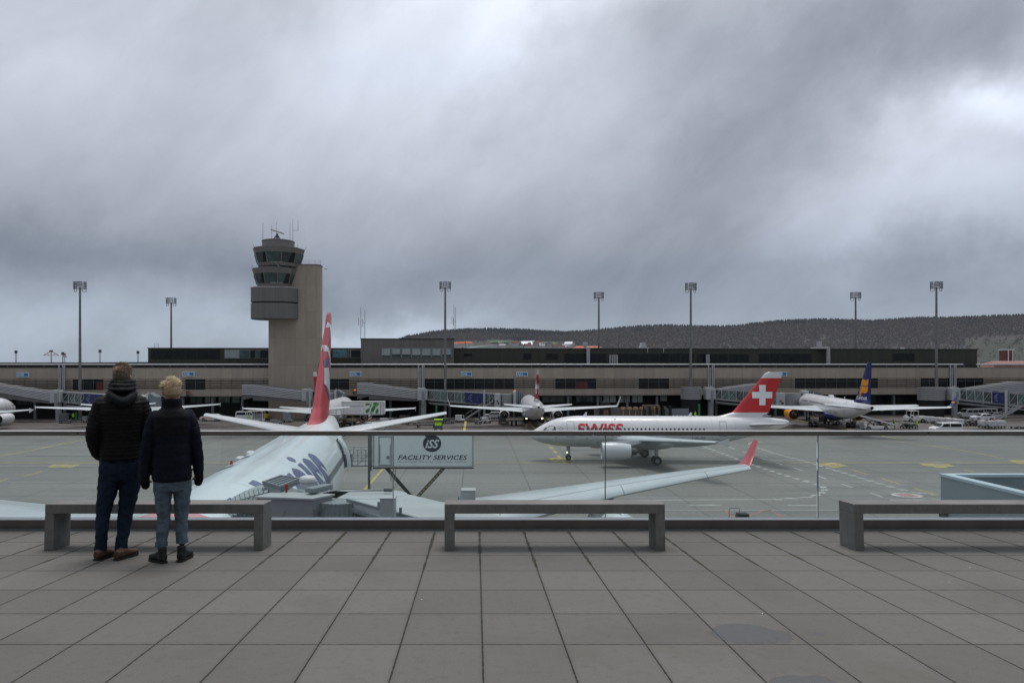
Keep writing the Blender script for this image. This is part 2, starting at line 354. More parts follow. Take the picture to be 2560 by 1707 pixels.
# ---------------------------------------------------------------- text helpers
def text_poly(s,shear=0,bold=0,space=1.0,stretch=1.0):
    c=bpy.data.curves.new('txt','FONT'); c.body=s; c.shear=shear; c.offset=bold; c.space_character=space; c.resolution_u=3
    o=bpy.data.objects.new('txt',c); col.objects.link(o); bpy.context.view_layer.update()
    dg=bpy.context.evaluated_depsgraph_get(); me=bpy.data.meshes.new_from_object(o.evaluated_get(dg))
    vs=[v.co.copy() for v in me.vertices]; fs=[list(p.vertices) for p in me.polygons]
    bpy.data.objects.remove(o); bpy.data.curves.remove(c); bpy.data.meshes.remove(me)
    x0=min(v.x for v in vs);x1=max(v.x for v in vs);y0=min(v.y for v in vs);y1=max(v.y for v in vs)
    vs=[((v.x-x0)/(x1-x0),(v.y-y0)/(y1-y0)) for v in vs]
    return vs,fs
def subdivide2d(vs,fs,W,Hh,step):
    """cut a flat text mesh in strips so that it can be wrapped on a curved side; vs in 0..1"""
    bm=bmesh.new(); bv=[bm.verts.new((x*W,y*Hh,0)) for x,y in vs]
    for f in fs:
        try: bm.faces.new([bv[i] for i in f])
        except ValueError: pass
    k=step
    while k<Hh:
        bmesh.ops.bisect_plane(bm,geom=bm.verts[:]+bm.edges[:]+bm.faces[:],plane_co=(0,k,0),plane_no=(0,1,0)); k+=step
    k=step*2
    while k<W:
        bmesh.ops.bisect_plane(bm,geom=bm.verts[:]+bm.edges[:]+bm.faces[:],plane_co=(k,0,0),plane_no=(1,0,0)); k+=step*2
    bm.verts.index_update(); V=[(v.co.x,v.co.y) for v in bm.verts]; Fc=[[v.index for v in f.verts] for f in bm.faces]; bm.free()
    return V,Fc
def flat_text(s,W,Hh,fn,mb,mi=0,**k):
    vs,fs=text_poly(s,**k); mb.add([fn(x*W,y*Hh) for x,y in vs],fs,mi)
# ---------------------------------------------------------------- aircraft kit (x aft from nose, +y = port side, root turned so nose points along heading)
def interp(tab,x):
    if x<=tab[0][0]: return tab[0][1:]
    for a,b in zip(tab,tab[1:]):
        if x<=b[0]:
            t=(x-a[0])/(b[0]-a[0]); return tuple(p+(q-p)*t for p,q in zip(a[1:],b[1:]))
    return tab[-1][1:]
def smooth_tab(tab,n=5):
    out=[]
    for k in range(len(tab)-1):
        p0=tab[max(k-1,0)];p1=tab[k];p2=tab[k+1];p3=tab[min(k+2,len(tab)-1)]
        for j in range(n):
            t=j/n; h00=2*t**3-3*t*t+1;h10=t**3-2*t*t+t;h01=-2*t**3+3*t*t;h11=t**3-t*t; dx=p2[0]-p1[0]
            row=[p1[0]+dx*t]
            for c in range(1,4):
                m1=(p2[c]-p0[c])/max(1e-6,(p2[0]-p0[0])); m2=(p3[c]-p1[c])/max(1e-6,(p3[0]-p1[0]))
                if (p2[c]-p1[c])==0: m1=m2=0
                row.append(h00*p1[c]+h10*dx*m1+h01*p2[c]+h11*dx*m2)
            out.append(tuple(row))
    out.append(tab[-1]); return out
class Jet:
    def __init__(s,name,label,X,Y,head,scale,tab,group=None):
        # local frame: +x aft, +y port.  heading = direction of nose ; aft = -d ; rotate so local x -> -d, local y -> left of d
        s.root=thing(name,label,'airliner',(X,Y,0),0,group)
        d=Vector((math.cos(head),math.sin(head),0)); l=Vector((-d.y,d.x,0))
        # basis (-d, l) is left handed with z up, so the mesh points are converted by hand
        s.d=d;s.l=l;s.sc=scale
        s.tab=smooth_tab(tab); s.root.rotation_euler=(0,0,0)
        s.T=Matrix(((-d.x*scale,l.x*scale,0,0),(-d.y*scale,l.y*scale,0,0),(0,0,scale,0),(0,0,0,1)))
    def st(s,x): return interp(s.tab,x)
    def fin_build(s,mb,name,m,parent=None,**k):
        mb.v=[s.T@Vector(v) for v in mb.v]; return mb.build(name,m,parent or s.root,**k)
    def surf(s,x,th,side=1,off=.012):
        zc,ry,rz=s.st(x); return Vector((x,side*(ry+off)*math.cos(th),zc+(rz+off)*math.sin(th)))
    def surfz(s,x,z,side=1,off=.012):
        zc,ry,rz=s.st(x); q=max(-.999,min(.999,(z-zc)/rz)); return s.surf(x,math.asin(q),side,off)
    def fuselage(s,mats,n=48,split=None,name='fuselage',x0=None):
        mb=MB(); rings=[]
        tb=[r for r in s.tab if x0 is None or r[0]>=x0]
        for x,zc,ry,rz in tb: rings.append([(x,ry*math.cos(2*PI*i/n),zc+rz*math.sin(2*PI*i/n)) for i in range(n)])
        mf=None
        if split: mf=lambda k,i:(1 if tb[k][1]+tb[k][3]*math.sin(2*PI*(i+.5)/n)<split else 0)
        mb.loft(rings,0,(True,True),None,True,mf); return s.fin_build(mb,name,mats,smooth=True,ang=60)
    AF=[(1,0.002),(.75,.045),(.5,.085),(.3,.1),(.15,.088),(.05,.05),(.012,.022),(0,0),(.012,-.018),(.05,-.032),(.15,-.045),(.3,-.05),(.5,-.04),(.75,-.015)]
    def foil(s,secs,side,mats=None,name='wing',vertical=False,mf=None,thick=1.2):
        mb=MB(); rings=[]; nsub=6 if vertical else 3; s0=secs; secs=[tuple(a+(b-a)*t/nsub for a,b in zip(p,q)) for p,q in zip(s0,s0[1:]) for t in range(nsub)]+[s0[-1]]
        if mf:
            mf0=mf; mf=lambda k,i: mf0(k//nsub,i)
        for xl,y,z,c in secs:
            if vertical: rings.append([(xl+c*a,(b if k<8 else b*1.0)*c*thick*.8 if k<8 else b*2*c*thick*.8,z) for k,(a,b) in enumerate(s.AF)])
            else: rings.append([(xl+c*a,side*y,z+c*b*thick) for a,b in s.AF])
        if vertical:
            sym=[(1,0),(.7,.05),(.45,.078),(.25,.082),(.1,.06),(.03,.035),(0,0)]
            sym=sym+[(a,-b) for a,b in sym[-2:0:-1]]
            rings=[[(xl+c*a,y+b*c*thick,z) for a,b in sym] for xl,y,z,c in secs]
        mb.loft(rings,0,(True,True),None,True,mf)
        return s.fin_build(mb,name,mats or M['wing'],smooth=True,ang=50)
    def engine(s,x,y,z,L,r,mats=(None,),zw=None,pyl=2.5,core=True):
        m=mats[0] or M['fus']; n=28
        def ring(xx,rr): return [(x+xx,y+rr*math.cos(2*PI*i/n),z+rr*math.sin(2*PI*i/n)) for i in range(n)]
        mb=MB(); mb.loft([ring(L*.16,.80*r),ring(.06*L,.84*r),ring(0.0,.90*r)],0,(False,False))
        mb.loft([ring(0.0,.90*r),ring(-.012*L,.925*r),ring(.02*L,.96*r)],1,(False,False))
        mb.loft([ring(.02*L,.96*r),ring(.15*L,r),ring(.45*L,r*1.02),ring(.75*L,r*.95),ring(L,r*.82),ring(L*.97,r*.78),ring(L*.75,r*.74)],0,(False,False))
        e=s.fin_build(mb,'engine',[m,M['slat']],smooth=True,ang=50)
        f=MB(); f.loft([ring(L*.15,.80*r),ring(L*.152,.001)],0,(False,False)); f.loft([ring(L*.14,.26*r),ring(L*.04,.14*r),ring(L*.0,.01)],1,(False,False))
        s.fin_build(f,'fan',[M['darkmetal'],M['grey']],e,smooth=True)
        if core:
            c=MB(); c.loft([ring(L*.74,.74*r),ring(L*.76,.55*r),ring(L*1.02,.52*r),ring(L*1.22,.40*r),ring(L*1.21,.36*r),ring(L*1.15,.3*r),ring(L*1.32,.2*r),ring(L*1.5,.03*r)],0,(False,True))
            s.fin_build(c,'exhaust',M['exh'],e,smooth=True,ang=50)
        if zw:
            p=MB(); w=.14*r
            p.loft([[(x+L*.25,y-w*.3,z+r*.9),(x+L*.25,y+w*.3,z+r*.9),(x+L*.27,y+w*.3,z+r*1.03),(x+L*.27,y-w*.3,z+r*1.03)],
                    [(x+L*.6,y-w,z+r*.8),(x+L*.6,y+w,z+r*.8),(x+L*.62,y+w,zw-.1),(x+L*.62,y-w,zw-.1)],
                    [(x+L*1.0,y-w,z+r*.6),(x+L*1.0,y+w,z+r*.6),(x+L*1.02,y+w,zw),(x+L*1.02,y-w,zw)],
                    [(x+L*1.0+pyl*.6,y-w*.5,zw-.25),(x+L*1.0+pyl*.6,y+w*.5,zw-.25),(x+L*1.0+pyl*.6,y+w*.5,zw),(x+L*1.0+pyl*.6,y-w*.5,zw)]])
            s.fin_build(p,'pylon',m,e,smooth=True,ang=40)
        return e
    def gear(s,x,y,ztop,wheels,r,w,name='landing_gear',lamp=False):
        mb=MB(); mb.tube((x,y,ztop),(x,y,r),.13*r/.58,.09*r/.58,10); mb.tube((x,y,ztop*.62),(x-.9*r,y,ztop),.05,.04,8)
        for (dx,dy) in wheels: mb.tube((x+dx,y-.02,r),(x+dx,y+dy,r),.06,.06,8)
        if len(wheels)>2: mb.beam((x-min(abs(a) for a,b in wheels)-.0-max(abs(a) for a,b in wheels),y,r),(x+max(abs(a) for a,b in wheels),y,r),.16,.16)
        if r>.5 or lamp: mb.box(x-.25,x+.25,y-.02,y+.03,r*1.7,ztop)
        gobj=s.fin_build(mb,name,M['ltgrey'],smooth=True)
        n=22
        for (dx,dy) in wheels:
            k=MB(); prof=[(0,-w*.4),(.42,-w*.38),(.46,-w*.5),(.86,-w*.5),(.98,-w*.3),(1,0),(.98,w*.3),(.86,w*.5),(.46,w*.5),(.42,w*.38),(0,w*.4)]
            rings=[[(x+dx+max(a,.001)*r*math.cos(2*PI*i/n),y+dy+b,r+max(a,.001)*r*math.sin(2*PI*i/n)) for i in range(n)] for a,b in prof]
            k.loft(rings,0,(True,True),None,True,lambda q,i:(1 if q in(0,1,8,9) else 0))
            s.fin_build(k,'wheel',[M['rubber'],M['hub']],gobj,smooth=True,ang=50)
        if lamp:
            k=MB(); k.tube((x-.14,y,ztop*.45),(x-.2,y,ztop*.45),.09,.09,10); s.fin_build(k,'taxi_lamp',M['lamp'],gobj)
        return gobj
    def windows(s,xs,z,side,w=.25,h=.38,m=None,lab=None):
        first=None
        for x in xs:
            mb=MB(); pts=[]
            for a,b in((-.5,-.3),(-.3,-.5),(.3,-.5),(.5,-.3),(.5,.3),(.3,.5),(-.3,.5),(-.5,.3)):
                pts.append(s.surfz(x+a*w,z+b*h,side,.02))
            mb.add(pts,[tuple(range(8))]); s.fin_build(mb,'cabin_window',m or M['pane'])
    def text(s,t,x0,W,z0,Hh,side,m,name='lettering',off=.014,step=.2,arc=False,tall=False,**k):
        vs,fs=text_poly(t,**k)
        if tall: vs=[(u,v*(.87/.73) if v<.73 else .87+(v-.73)*(.13/.27)) for u,v in vs]
        V,Fc=subdivide2d(vs,fs,W,Hh,step); mb=MB(); pts=[]
        for u,v in V:
            xx=x0+u if side>0 else x0+W-u
            if arc:
                zc,ry,rz=s.st(xx); pts.append(s.surf(xx,(z0+v)/rz,side,off))
            else: pts.append(s.surfz(xx,z0+v,side,off))
        mb.add(pts,Fc); return s.fin_build(mb,name,m)
    def door(s,x,z0,w,h,side,name='door',lw=.045):
        mb=MB()
        def q(xa,xb,za,zb):
            n=max(1,int((zb-za)/.3)); 
            for i in range(n):
                a=za+(zb-za)*i/n;b=za+(zb-za)*(i+1)/n
                p=[s.surfz(xa,a,side,.016),s.surfz(xb,a,side,.016),s.surfz(xb,b,side,.016),s.surfz(xa,b,side,.016)]; mb.add(p,[(0,1,2,3)])
        q(x-w/2,x-w/2+lw,z0,z0+h); q(x+w/2-lw,x+w/2,z0,z0+h); q(x-w/2+lw,x+w/2-lw,z0+h-lw,z0+h); q(x-w/2-.08,x+w/2+.08,z0-.07,z0)
        return s.fin_build(mb,name,M['line'])
    def patch(s,pts,side,m,name,vert=False,off=.012):
        mb=MB(); mb.add([s.surfz(x,z,side,off) for x,z in pts],[tuple(range(len(pts)))]); return s.fin_build(mb,name,m)
def fin_half(secs,x,z):
    """half thickness of the fin at point x,z"""
    for a,b in zip(secs,secs[1:]):
        if a[2]<=z<=b[2]:
            t=(z-a[2])/(b[2]-a[2]); xl=a[0]+(b[0]-a[0])*t; c=a[3]+(b[3]-a[3])*t; q=(x-xl)/c
            sym=[(0,0),(.03,.035),(.1,.06),(.25,.082),(.45,.078),(.7,.05),(1,0)]
            for p,r in zip(sym,sym[1:]):
                if p[0]<=q<=r[0]: return c*(p[1]+(r[1]-p[1])*(q-p[0])/(r[0]-p[0]))
            return 0
    return 0
def fin_decal(j,secs,polys,m,name,thick,side,off=.02,step=.25):
    bm=bmesh.new()
    for poly in polys:
        try: bm.faces.new([bm.verts.new((x,z,0)) for x,z in poly])
        except ValueError: pass
    bmesh.ops.triangulate(bm,faces=bm.faces[:])
    xs=[v.co.x for v in bm.verts]; zs=[v.co.y for v in bm.verts]
    k=min(xs)+step
    while k<max(xs):
        bmesh.ops.bisect_plane(bm,geom=bm.verts[:]+bm.edges[:]+bm.faces[:],plane_co=(k,0,0),plane_no=(1,0,0)); k+=step
    zc_=min(zs)+.3
    while zc_<max(zs):
        bmesh.ops.bisect_plane(bm,geom=bm.verts[:]+bm.edges[:]+bm.faces[:],plane_co=(0,zc_,0),plane_no=(0,1,0)); zc_+=.3
    for a in secs[1:-1]:
        bmesh.ops.bisect_plane(bm,geom=bm.verts[:]+bm.edges[:]+bm.faces[:],plane_co=(0,a[2],0),plane_no=(0,1,0))
    bm.verts.index_update(); mb=MB()
    mb.add([(v.co.x,side*(fin_half(secs,v.co.x,v.co.y)*thick+off),v.co.y) for v in bm.verts],[[v.index for v in f.verts] for f in bm.faces]); bm.free()
    return j.fin_build(mb,name,m)
def a320_tab(L):
    c=L-37.57
    return [(0,3.30,.03,.03),(.25,3.30,.42,.42),(.8,3.36,.80,.80),(1.6,3.48,1.15,1.18),(2.6,3.62,1.48,1.55),(3.6,3.74,1.72,1.80),(5.0,3.82,1.90,1.98),(6.5,3.85,1.975,2.06),
      (24.0+c,3.85,1.975,2.06),(27.5+c,4.02,1.86,1.90),(30.5+c,4.33,1.58,1.58),(33.5+c,4.66,1.12,1.18),(35.8+c,4.92,.68,.76),(37.2+c,5.05,.36,.45),(37.57+c,5.08,.20,.26)]
def a320_fin(c): 
    return [(27.6+c,0,5.75,6.6),(29.0+c,0,6.05,5.3),(30.3+c,0,6.42,4.75),(34.05+c,0,10.95,2.6),(34.45+c,0,11.5,2.25),(34.95+c,0,11.76,1.75)]
def swiss_jet(name,label,X,Y,head,sc,L,detail=True,sharklet=False,group=None,title=True):
    c=L-37.57; w=c/2
    j=Jet(name,label,X,Y,head,sc,a320_tab(L),group)
    j.fuselage([M['fus'],M['belly']],split=3.0)
    mb=MB(); rings=[]  # belly fairing
    for x,ry,zc,rz in((11.0+w,.3,2.6,.3),(12.2+w,1.5,2.45,.75),(14+w,2.15,2.45,1.0),(18+w,2.15,2.45,1.02),(20+w,1.8,2.5,.85),(21.8+w,.4,2.6,.3)):
        rings.append([(x,ry*math.cos(2*PI*i/20),zc+rz*math.sin(2*PI*i/20)) for i in range(20)])
    mb.loft(rings); j.fin_build(mb,'belly_fairing',M['belly'],smooth=True,ang=70)
    for sd in(1,-1):
        secs=[(12.1+w,1.2,2.85,7.0),(12.9+w,2.2,2.95,6.2),(15.5+w,6.4,3.35,3.9),(19.3+w,13.5,4.0,2.3),(21.0+w,16.9,4.32,1.5)]
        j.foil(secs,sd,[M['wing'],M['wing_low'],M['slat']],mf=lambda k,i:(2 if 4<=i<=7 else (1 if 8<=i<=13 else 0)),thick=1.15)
        j.foil([(31.5+c,.3,4.75,3.6),(34.6+c,6.2,5.45,1.3)],sd,name='tailplane',mats=[M['wing'],M['wing_low']],mf=lambda k,i:(1 if i>=8 else 0),thick=1.0)
        mb=MB()
        if sharklet: mb.loft([[(21.0+w,sd*16.9,4.35),(22.5+w,sd*16.9,4.35),(22.5+w,sd*16.98,4.36),(21.0+w,sd*16.98,4.36)],[(22.3+w,sd*17.5,6.3),(22.9+w,sd*17.5,6.3),(22.9+w,sd*17.54,6.3),(22.3+w,sd*17.54,6.3)]])
        else: mb.loft([[(21.3+w,sd*16.93,4.35),(22.5+w,sd*16.93,4.75),(22.6+w,sd*16.93,4.3),(22.4+w,sd*16.93,3.85)],[(21.3+w,sd*17.0,4.35),(22.5+w,sd*17.0,4.75),(22.6+w,sd*17.0,4.3),(22.4+w,sd*17.0,3.85)]])
        j.fin_build(mb,'wing_fence',M['fus'])
        for fy,fx in((3.9,17.9),(8.6,19.0),(12.2,20.4)):
            zz=2.55+fy*.105; mb=MB(); mb.loft([[(fx-2.0+w,sd*fy+a*.02,zz+.1+b*.02) for a,b in((1,1),(-1,1),(-1,-1),(1,-1))],[(fx-.6+w,sd*fy+a*.17,zz+.0+b*.24) for a,b in((1,1),(-1,1),(-1,-1),(1,-1))],[(fx+1.7+w,sd*fy+a*.02,zz+.05+b*.02) for a,b in((1,1),(-1,1),(-1,-1),(1,-1))]])
            j.fin_build(mb,'flap_fairing',M['belly'],smooth=True)
        j.engine(10.55+w,sd*5.75,1.98,3.5,1.10,zw=3.3,pyl=2.5)
        j.gear(17.7+w,sd*3.8,2.7,[(0,-.46),(0,.46)],.58,.42)
    j.gear(5.07,0,2.3,[(0,-.25),(0,.25)],.38,.24,'nose_gear',lamp=detail)
    fs=a320_fin(c)
    j.foil(fs,1,[M['fus'],M['red']],name='tail_fin',vertical=True,thick=1.0,mf=lambda k,i:(1 if k==2 else 0))
    cx,cz,a,b=34.12+c,8.72,.42,1.33
    cross=[[(cx-a,cz-b),(cx+a,cz-b),(cx+a,cz+b),(cx-a,cz+b)],[(cx-b,cz-a),(cx-a,cz-a),(cx-a,cz+a),(cx-b,cz+a)],[(cx+a,cz-a),(cx+b,cz-a),(cx+b,cz+a),(cx+a,cz+a)]]
    for sd in(1,-1): fin_decal(j,fs,cross,M['signwhite'],'white_cross',1.0,sd)
    # apu outlet
    mb=MB(); mb.tube((L-.04,0,5.08),(L+.03,0,5.08),.19,.19,14); j.fin_build(mb,'apu_outlet',M['black'])
    for sd in(1,-1):
        if title and (detail or sd==-1): j.text('SWISS',6.15,5.9,3.45,1.6,sd,M['red'],bold=.025)
        if detail:
            xs=[6.3+.535*i for i in range(49) if 6.3+.535*i<26.2+c+0.2 ]
            j.windows(xs,4.28,sd)
        j.door(5.2,3.35,.95,1.95,sd); j.door(28.6+c,3.5,.9,1.85,sd)
        if detail:
            mb=MB()
            for xx in(4.2,7.3,10.6,16.5,20.9,24.4+c,27.2+c,30.2+c):
                for k in range(22):
                    a=-1.0+k*.1; mb.add([j.surf(xx,a,sd,.006),j.surf(xx+.02,a,sd,.006),j.surf(xx+.02,a+.1,sd,.006),j.surf(xx,a+.1,sd,.006)],[(0,1,2,3)])
            j.fin_build(mb,'panel_joint',M['ltgrey'])
            mb=MB()
            for a,b in((10.9,1.2),(12.6,-.3),(7.2,-.55),(9.4,-.62),(3.1,-.2),(3.2,-.45),(8.6,-.9)):
                mb.add([j.surf(a,b*.8,sd,.01),j.surf(a+.28,b*.8,sd,.01),j.surf(a+.28,b*.8+.07,sd,.01),j.surf(a,b*.8+.07,sd,.01)],[(0,1,2,3)])
            j.fin_build(mb,'access_panel',M['grey'])
            j.door(13.0+w,3.9,.6,1.0,sd,name='overwing_exit',lw=.03)
            j.text('HB-IPJ',24.6+c,1.7,2.95,.42,sd,M['line'],name='registration')
            for k in range(5):
                a0=2*PI*k/5+.3; pts=[]
                for q in range(3): aa=a0+2*PI*q/3; pts.append((3.95+.22*math.cos(a0)+.09*math.cos(aa),4.35+.22*math.sin(a0)+.09*math.sin(aa)))
                j.patch(pts,sd,M['line'],'alliance_star')
        ck=[(1.75,4.05),(2.75,4.05),(2.85,4.25),(2.55,4.75),(2.3,4.62),(1.75,4.2)]
        mbk=MB()
        for poly in([(1.62,4.02),(2.15,4.02),(2.2,4.5),(1.98,4.42)],[(2.22,4.02),(2.75,4.02),(2.62,4.66),(2.27,4.55)],[(2.82,4.02),(3.3,4.05),(3.25,4.55),(2.72,4.7)]):
            mbk.add([j.surfz(x,z,sd,.02) for x,z in poly],[(0,1,2,3)])
        j.fin_build(mbk,'cockpit_window',M['cockpit'])
    for ax in(7.0,24.5+c):
        mb=MB(); mb.loft([[(ax,-.03,5.88),(ax+.5,-.03,5.88),(ax+.5,.03,5.88),(ax,.03,5.88)],[(ax+.35,-.01,6.4),(ax+.55,-.01,6.4),(ax+.55,.01,6.4),(ax+.35,.01,6.4)]]); j.fin_build(mb,'antenna',M['fus'])
    return j
# ================================================================ WORLD, SUN, CAMERA
def build_world():
    w=bpy.data.worlds.new('World'); sc.world=w; w.use_nodes=True; nt=w.node_tree; n=nt.nodes; l=nt.links
    bg=n['Background']; g=G.__new__(G); g.nt=nt; g.n=n; g.l=l
    sky=n.new('ShaderNodeTexSky'); sky.sky_type='NISHITA'; sky.sun_disc=False; sky.sun_elevation=R(76); sky.sun_rotation=R(15); sky.dust_density=3
    tc=n.new('ShaderNodeTexCoord'); nm=n.new('ShaderNodeVectorMath'); nm.operation='NORMALIZE'; l.new(tc.outputs['Generated'],nm.inputs[0]); d=nm.outputs[0]
    X,Y,Z=g.sep(d)
    def mapv(v,scale,rot=(0,0,0),loc=(0,0,0)):
        m=n.new('ShaderNodeMapping'); m.inputs['Scale'].default_value=scale; m.inputs['Rotation'].default_value=rot; m.inputs['Location'].default_value=loc; l.new(v,m.inputs['Vector']); return m.outputs[0]
    # streaky cloud noise: rotate about the forward axis so streaks rise to the right
    rot=mapv(d,(1,1,1),(0,R(42),0))
    a=g.noise(mapv(rot,(1.1,1.6,3.3),loc=(3.1,1,2)),1.6,8,.56,.35)
    b=g.noise(mapv(rot,(1.5,2,3.4),loc=(7,4,1)),3.6,8,.6,.5)
    c=g.noise(mapv(d,(1.2,1.2,4.2),loc=(1,9,5)),1.3,5,.5,.2)
    warp=n.new('ShaderNodeVectorMath'); warp.operation='MULTIPLY_ADD'
    nz=n.new('ShaderNodeTexNoise'); nz.inputs['Scale'].default_value=2.6; nz.inputs['Detail'].default_value=6; nz.inputs['Roughness'].default_value=.6; l.new(d,nz.inputs['Vector'])
    sb=n.new('ShaderNodeVectorMath'); sb.operation='SUBTRACT'; l.new(nz.outputs['Color'],sb.inputs[0]); sb.inputs[1].default_value=(.5,.5,.5)
    l.new(sb.outputs[0],warp.inputs[0]); warp.inputs[1].default_value=(.34,.34,.34); l.new(d,warp.inputs[2]); wd=warp.outputs[0]
    def blob(px,py,sx,sy,ang=0):
        """soft cloud mass around a compass direction (given as azimuth/elevation tangents)"""
        v=Vector(((px-CX)/F,1,-(py-CY)/F)).normalized()
        # local frame
        r_=Vector((v.y,-v.x,0)).normalized(); u=r_.cross(v)
        ca,sa=math.cos(R(ang)),math.sin(R(ang)); e1=r_*ca+u*sa; e2=-r_*sa+u*ca
        def dot(vec):
            q=n.new('ShaderNodeVectorMath'); q.operation='DOT_PRODUCT'; l.new(wd,q.inputs[0]); q.inputs[1].default_value=vec; return q.outputs['Value']
        a1=g.math('DIVIDE',dot(e1),sx/F); a2=g.math('DIVIDE',dot(e2),sy/F)
        s=g.math('ADD',g.math('MULTIPLY',a1,a1),g.math('MULTIPLY',a2,a2))
        ex=g.math('EXPONENT',g.math('MULTIPLY',s,-1.0))
        return g.math('MULTIPLY',ex,g.math('GREATER_THAN',dot(v),0.0))
    el=g.math('ARCTANG' 'ENT',Z) if False else Z
    # base brightness by elevation
    ramp=n.new('ShaderNodeValToRGB'); l.new(Z,ramp.inputs[0]); cr=ramp.color_ramp
    cr.elements[0].position=0.0; cr.elements[0].color=(.335,.385,.45,1); cr.elements[1].position=1.0; cr.elements[1].color=(.85,.86,.90,1)
    for p,cc in((.035,(.335,.38,.445)),(.075,(.285,.325,.39)),(.13,(.265,.295,.355)),(.19,(.325,.35,.405)),(.27,(.395,.42,.475)),(.40,(.44,.47,.53)),(.55,(.50,.52,.56)),(.72,(.70,.72,.76))):
        e=cr.elements.new(p); e.color=cc+(1,)
    base=ramp.outputs[0]
    val=g.math('ADD',g.math('MULTIPLY',g.mapr(a,.3,.7,-1,1),.095),g.math('ADD',g.math('MULTIPLY',g.mapr(b,.3,.7,-1,1),.095),g.math('MULTIPLY',g.mapr(c,.3,.7,-1,1),.07)))
    BL=[(1000,150,620,260,20,.10),(1150,120,430,210,35,.33),(1330,60,170,90,30,.32),(1000,60,260,130,20,.12),(1500,330,420,170,30,.16),(2500,330,260,130,35,.46),(2560,230,120,60,20,.35),(2330,470,350,110,30,.20),(2450,560,330,80,8,.22),(250,180,500,230,0,.08),(120,80,300,150,20,.12),
        (2130,170,480,150,8,-.26),(2350,60,420,130,-5,-.22),(1820,290,280,110,20,-.12),(1700,60,220,60,0,-.18),(2480,360,110,45,10,-.38),(230,600,560,70,0,-.24),(60,560,300,60,0,-.12),(900,640,520,60,3,-.14),(1900,690,640,70,0,-.10),(1000,180,120,50,45,-.10),(330,790,420,70,0,.16),(960,800,300,45,0,.30),(860,700,200,50,0,-.06),(700,300,330,200,30,-.05)]
    for px,py,sx,sy,an,am in BL: val=g.math('ADD',val,g.math('MULTIPLY',blob(px,py,sx,sy,an),am*(1.45 if am>0 else .72)))
    # darker overcast behind the terrace
    back=g.mapr(Y,-.6,.35,.85,1.0,True)
    mul=g.math('MULTIPLY',g.math('MAXIMUM',g.math('ADD',val,1.08),.3),back)
    vm=n.new('ShaderNodeVectorMath'); vm.operation='SCALE'; l.new(base,vm.inputs[0]); l.new(mul,vm.inputs['Scale'])
    tint=g.mix(g.mapr(mul,.55,1.15),(.935,.985,1.04),(.995,1.01,1.025))
    vt=n.new('ShaderNodeVectorMath'); vt.operation='MULTIPLY'; l.new(vm.outputs[0],vt.inputs[0]); l.new(tint,vt.inputs[1])
    # thin share of the clear sky above the cloud layer
    sk=n.new('ShaderNodeVectorMath'); sk.operation='SCALE'; l.new(sky.outputs[0],sk.inputs[0]); sk.inputs['Scale'].default_value=.08
    mx=g.mix(.08,vt.outputs[0],sk.outputs[0])
    cc=n.new('ShaderNodeVectorMath'); cc.operation='MULTIPLY'; l.new(mx,cc.inputs[0]); cc.inputs[1].default_value=(10,10,10)
    l.new(cc.outputs[0],bg.inputs['Color']); bg.inputs['Strength'].default_value=.1
build_world()
ld=bpy.data.lights.new('sun','SUN'); ld.energy=1.5; ld.angle=R(20); ld.color=(1,.96,.9)
so=bpy.data.objects.new('sun',ld); col.objects.link(so); so.rotation_euler=(R(-14),0,R(-15)); 
sc.view_settings.view_transform='Standard'; sc.view_settings.look='None'; sc.view_settings.exposure=0
cd=bpy.data.cameras.new('camera'); cam=bpy.data.objects.new('camera',cd); col.objects.link(cam); sc.camera=cam
cam.location=(0,0,H); cam.rotation_euler=(R(90),0,0); cd.lens=F/2560*36; cd.sensor_width=36; cd.clip_end=9000; cd.clip_start=.1
cd.shift_x=(1280-CX)/2560; cd.shift_y=(CY-853.5)/2560
# ================================================================ GROUND
mb=MB(); mb.add([(-900,-60,0),(900,-60,0),(900,700,0),(-900,700,0)],[(0,1,2,3)]); struct(mb.build('apron',M['apron']),'grey concrete apron with slab joints and damp dark zone by the dock')
mb=MB(); mb.add([(-6000,-400,-.05),(6000,-400,-.05),(6000,7000,-.05),(-6000,7000,-.05)],[(0,1,2,3)])
struct(mb.build('ground',mat('meadow_ground',(.07,.075,.05),.9,0,.3,.01)),'flat ground reaching the horizon')
# deck : local frame tilted down towards the railing
AL=math.atan(SLOPE); DZ=H-1.507
def dk(x,y,h=0): return (x,y,DZ-SLOPE*y+h)
mb=MB()
M_=MB(); M_.box(-30,34,-7,7.70,-.35,0); 
deck=M_.build('terrace_floor',M['deck']); deck.location=(0,0,DZ); deck.rotation_euler=(-AL,0,0); struct(deck,'grey slab terrace floor with mossy joints near the railing')
# dark ceiling-less building body under the terrace
mb=MB(); mb.box(-30,34,-7,8.1,0,8.6); mb2=mb.build('terminal_front_wall',M['greyclad']); tag(mb2,'grey brown terminal wall carrying the viewing terrace','building wall')
# glazed terminal hall behind the terrace (behind the photographer)
hall=thing('terminal_hall','dark terminal hall facade behind the terrace','building',(0,-4.6,DZ-.2))
m_=MB(); m_.box(-30,34,-.4,0,0,8.5); m_.build('wall',M['greyclad'],hall)
for k in range(16):
    m_=MB(); m_.box(-29.6+k*4,-26.0+k*4,.004,.03,.3,7.6); m_.build('window',M['darkwin'],hall)
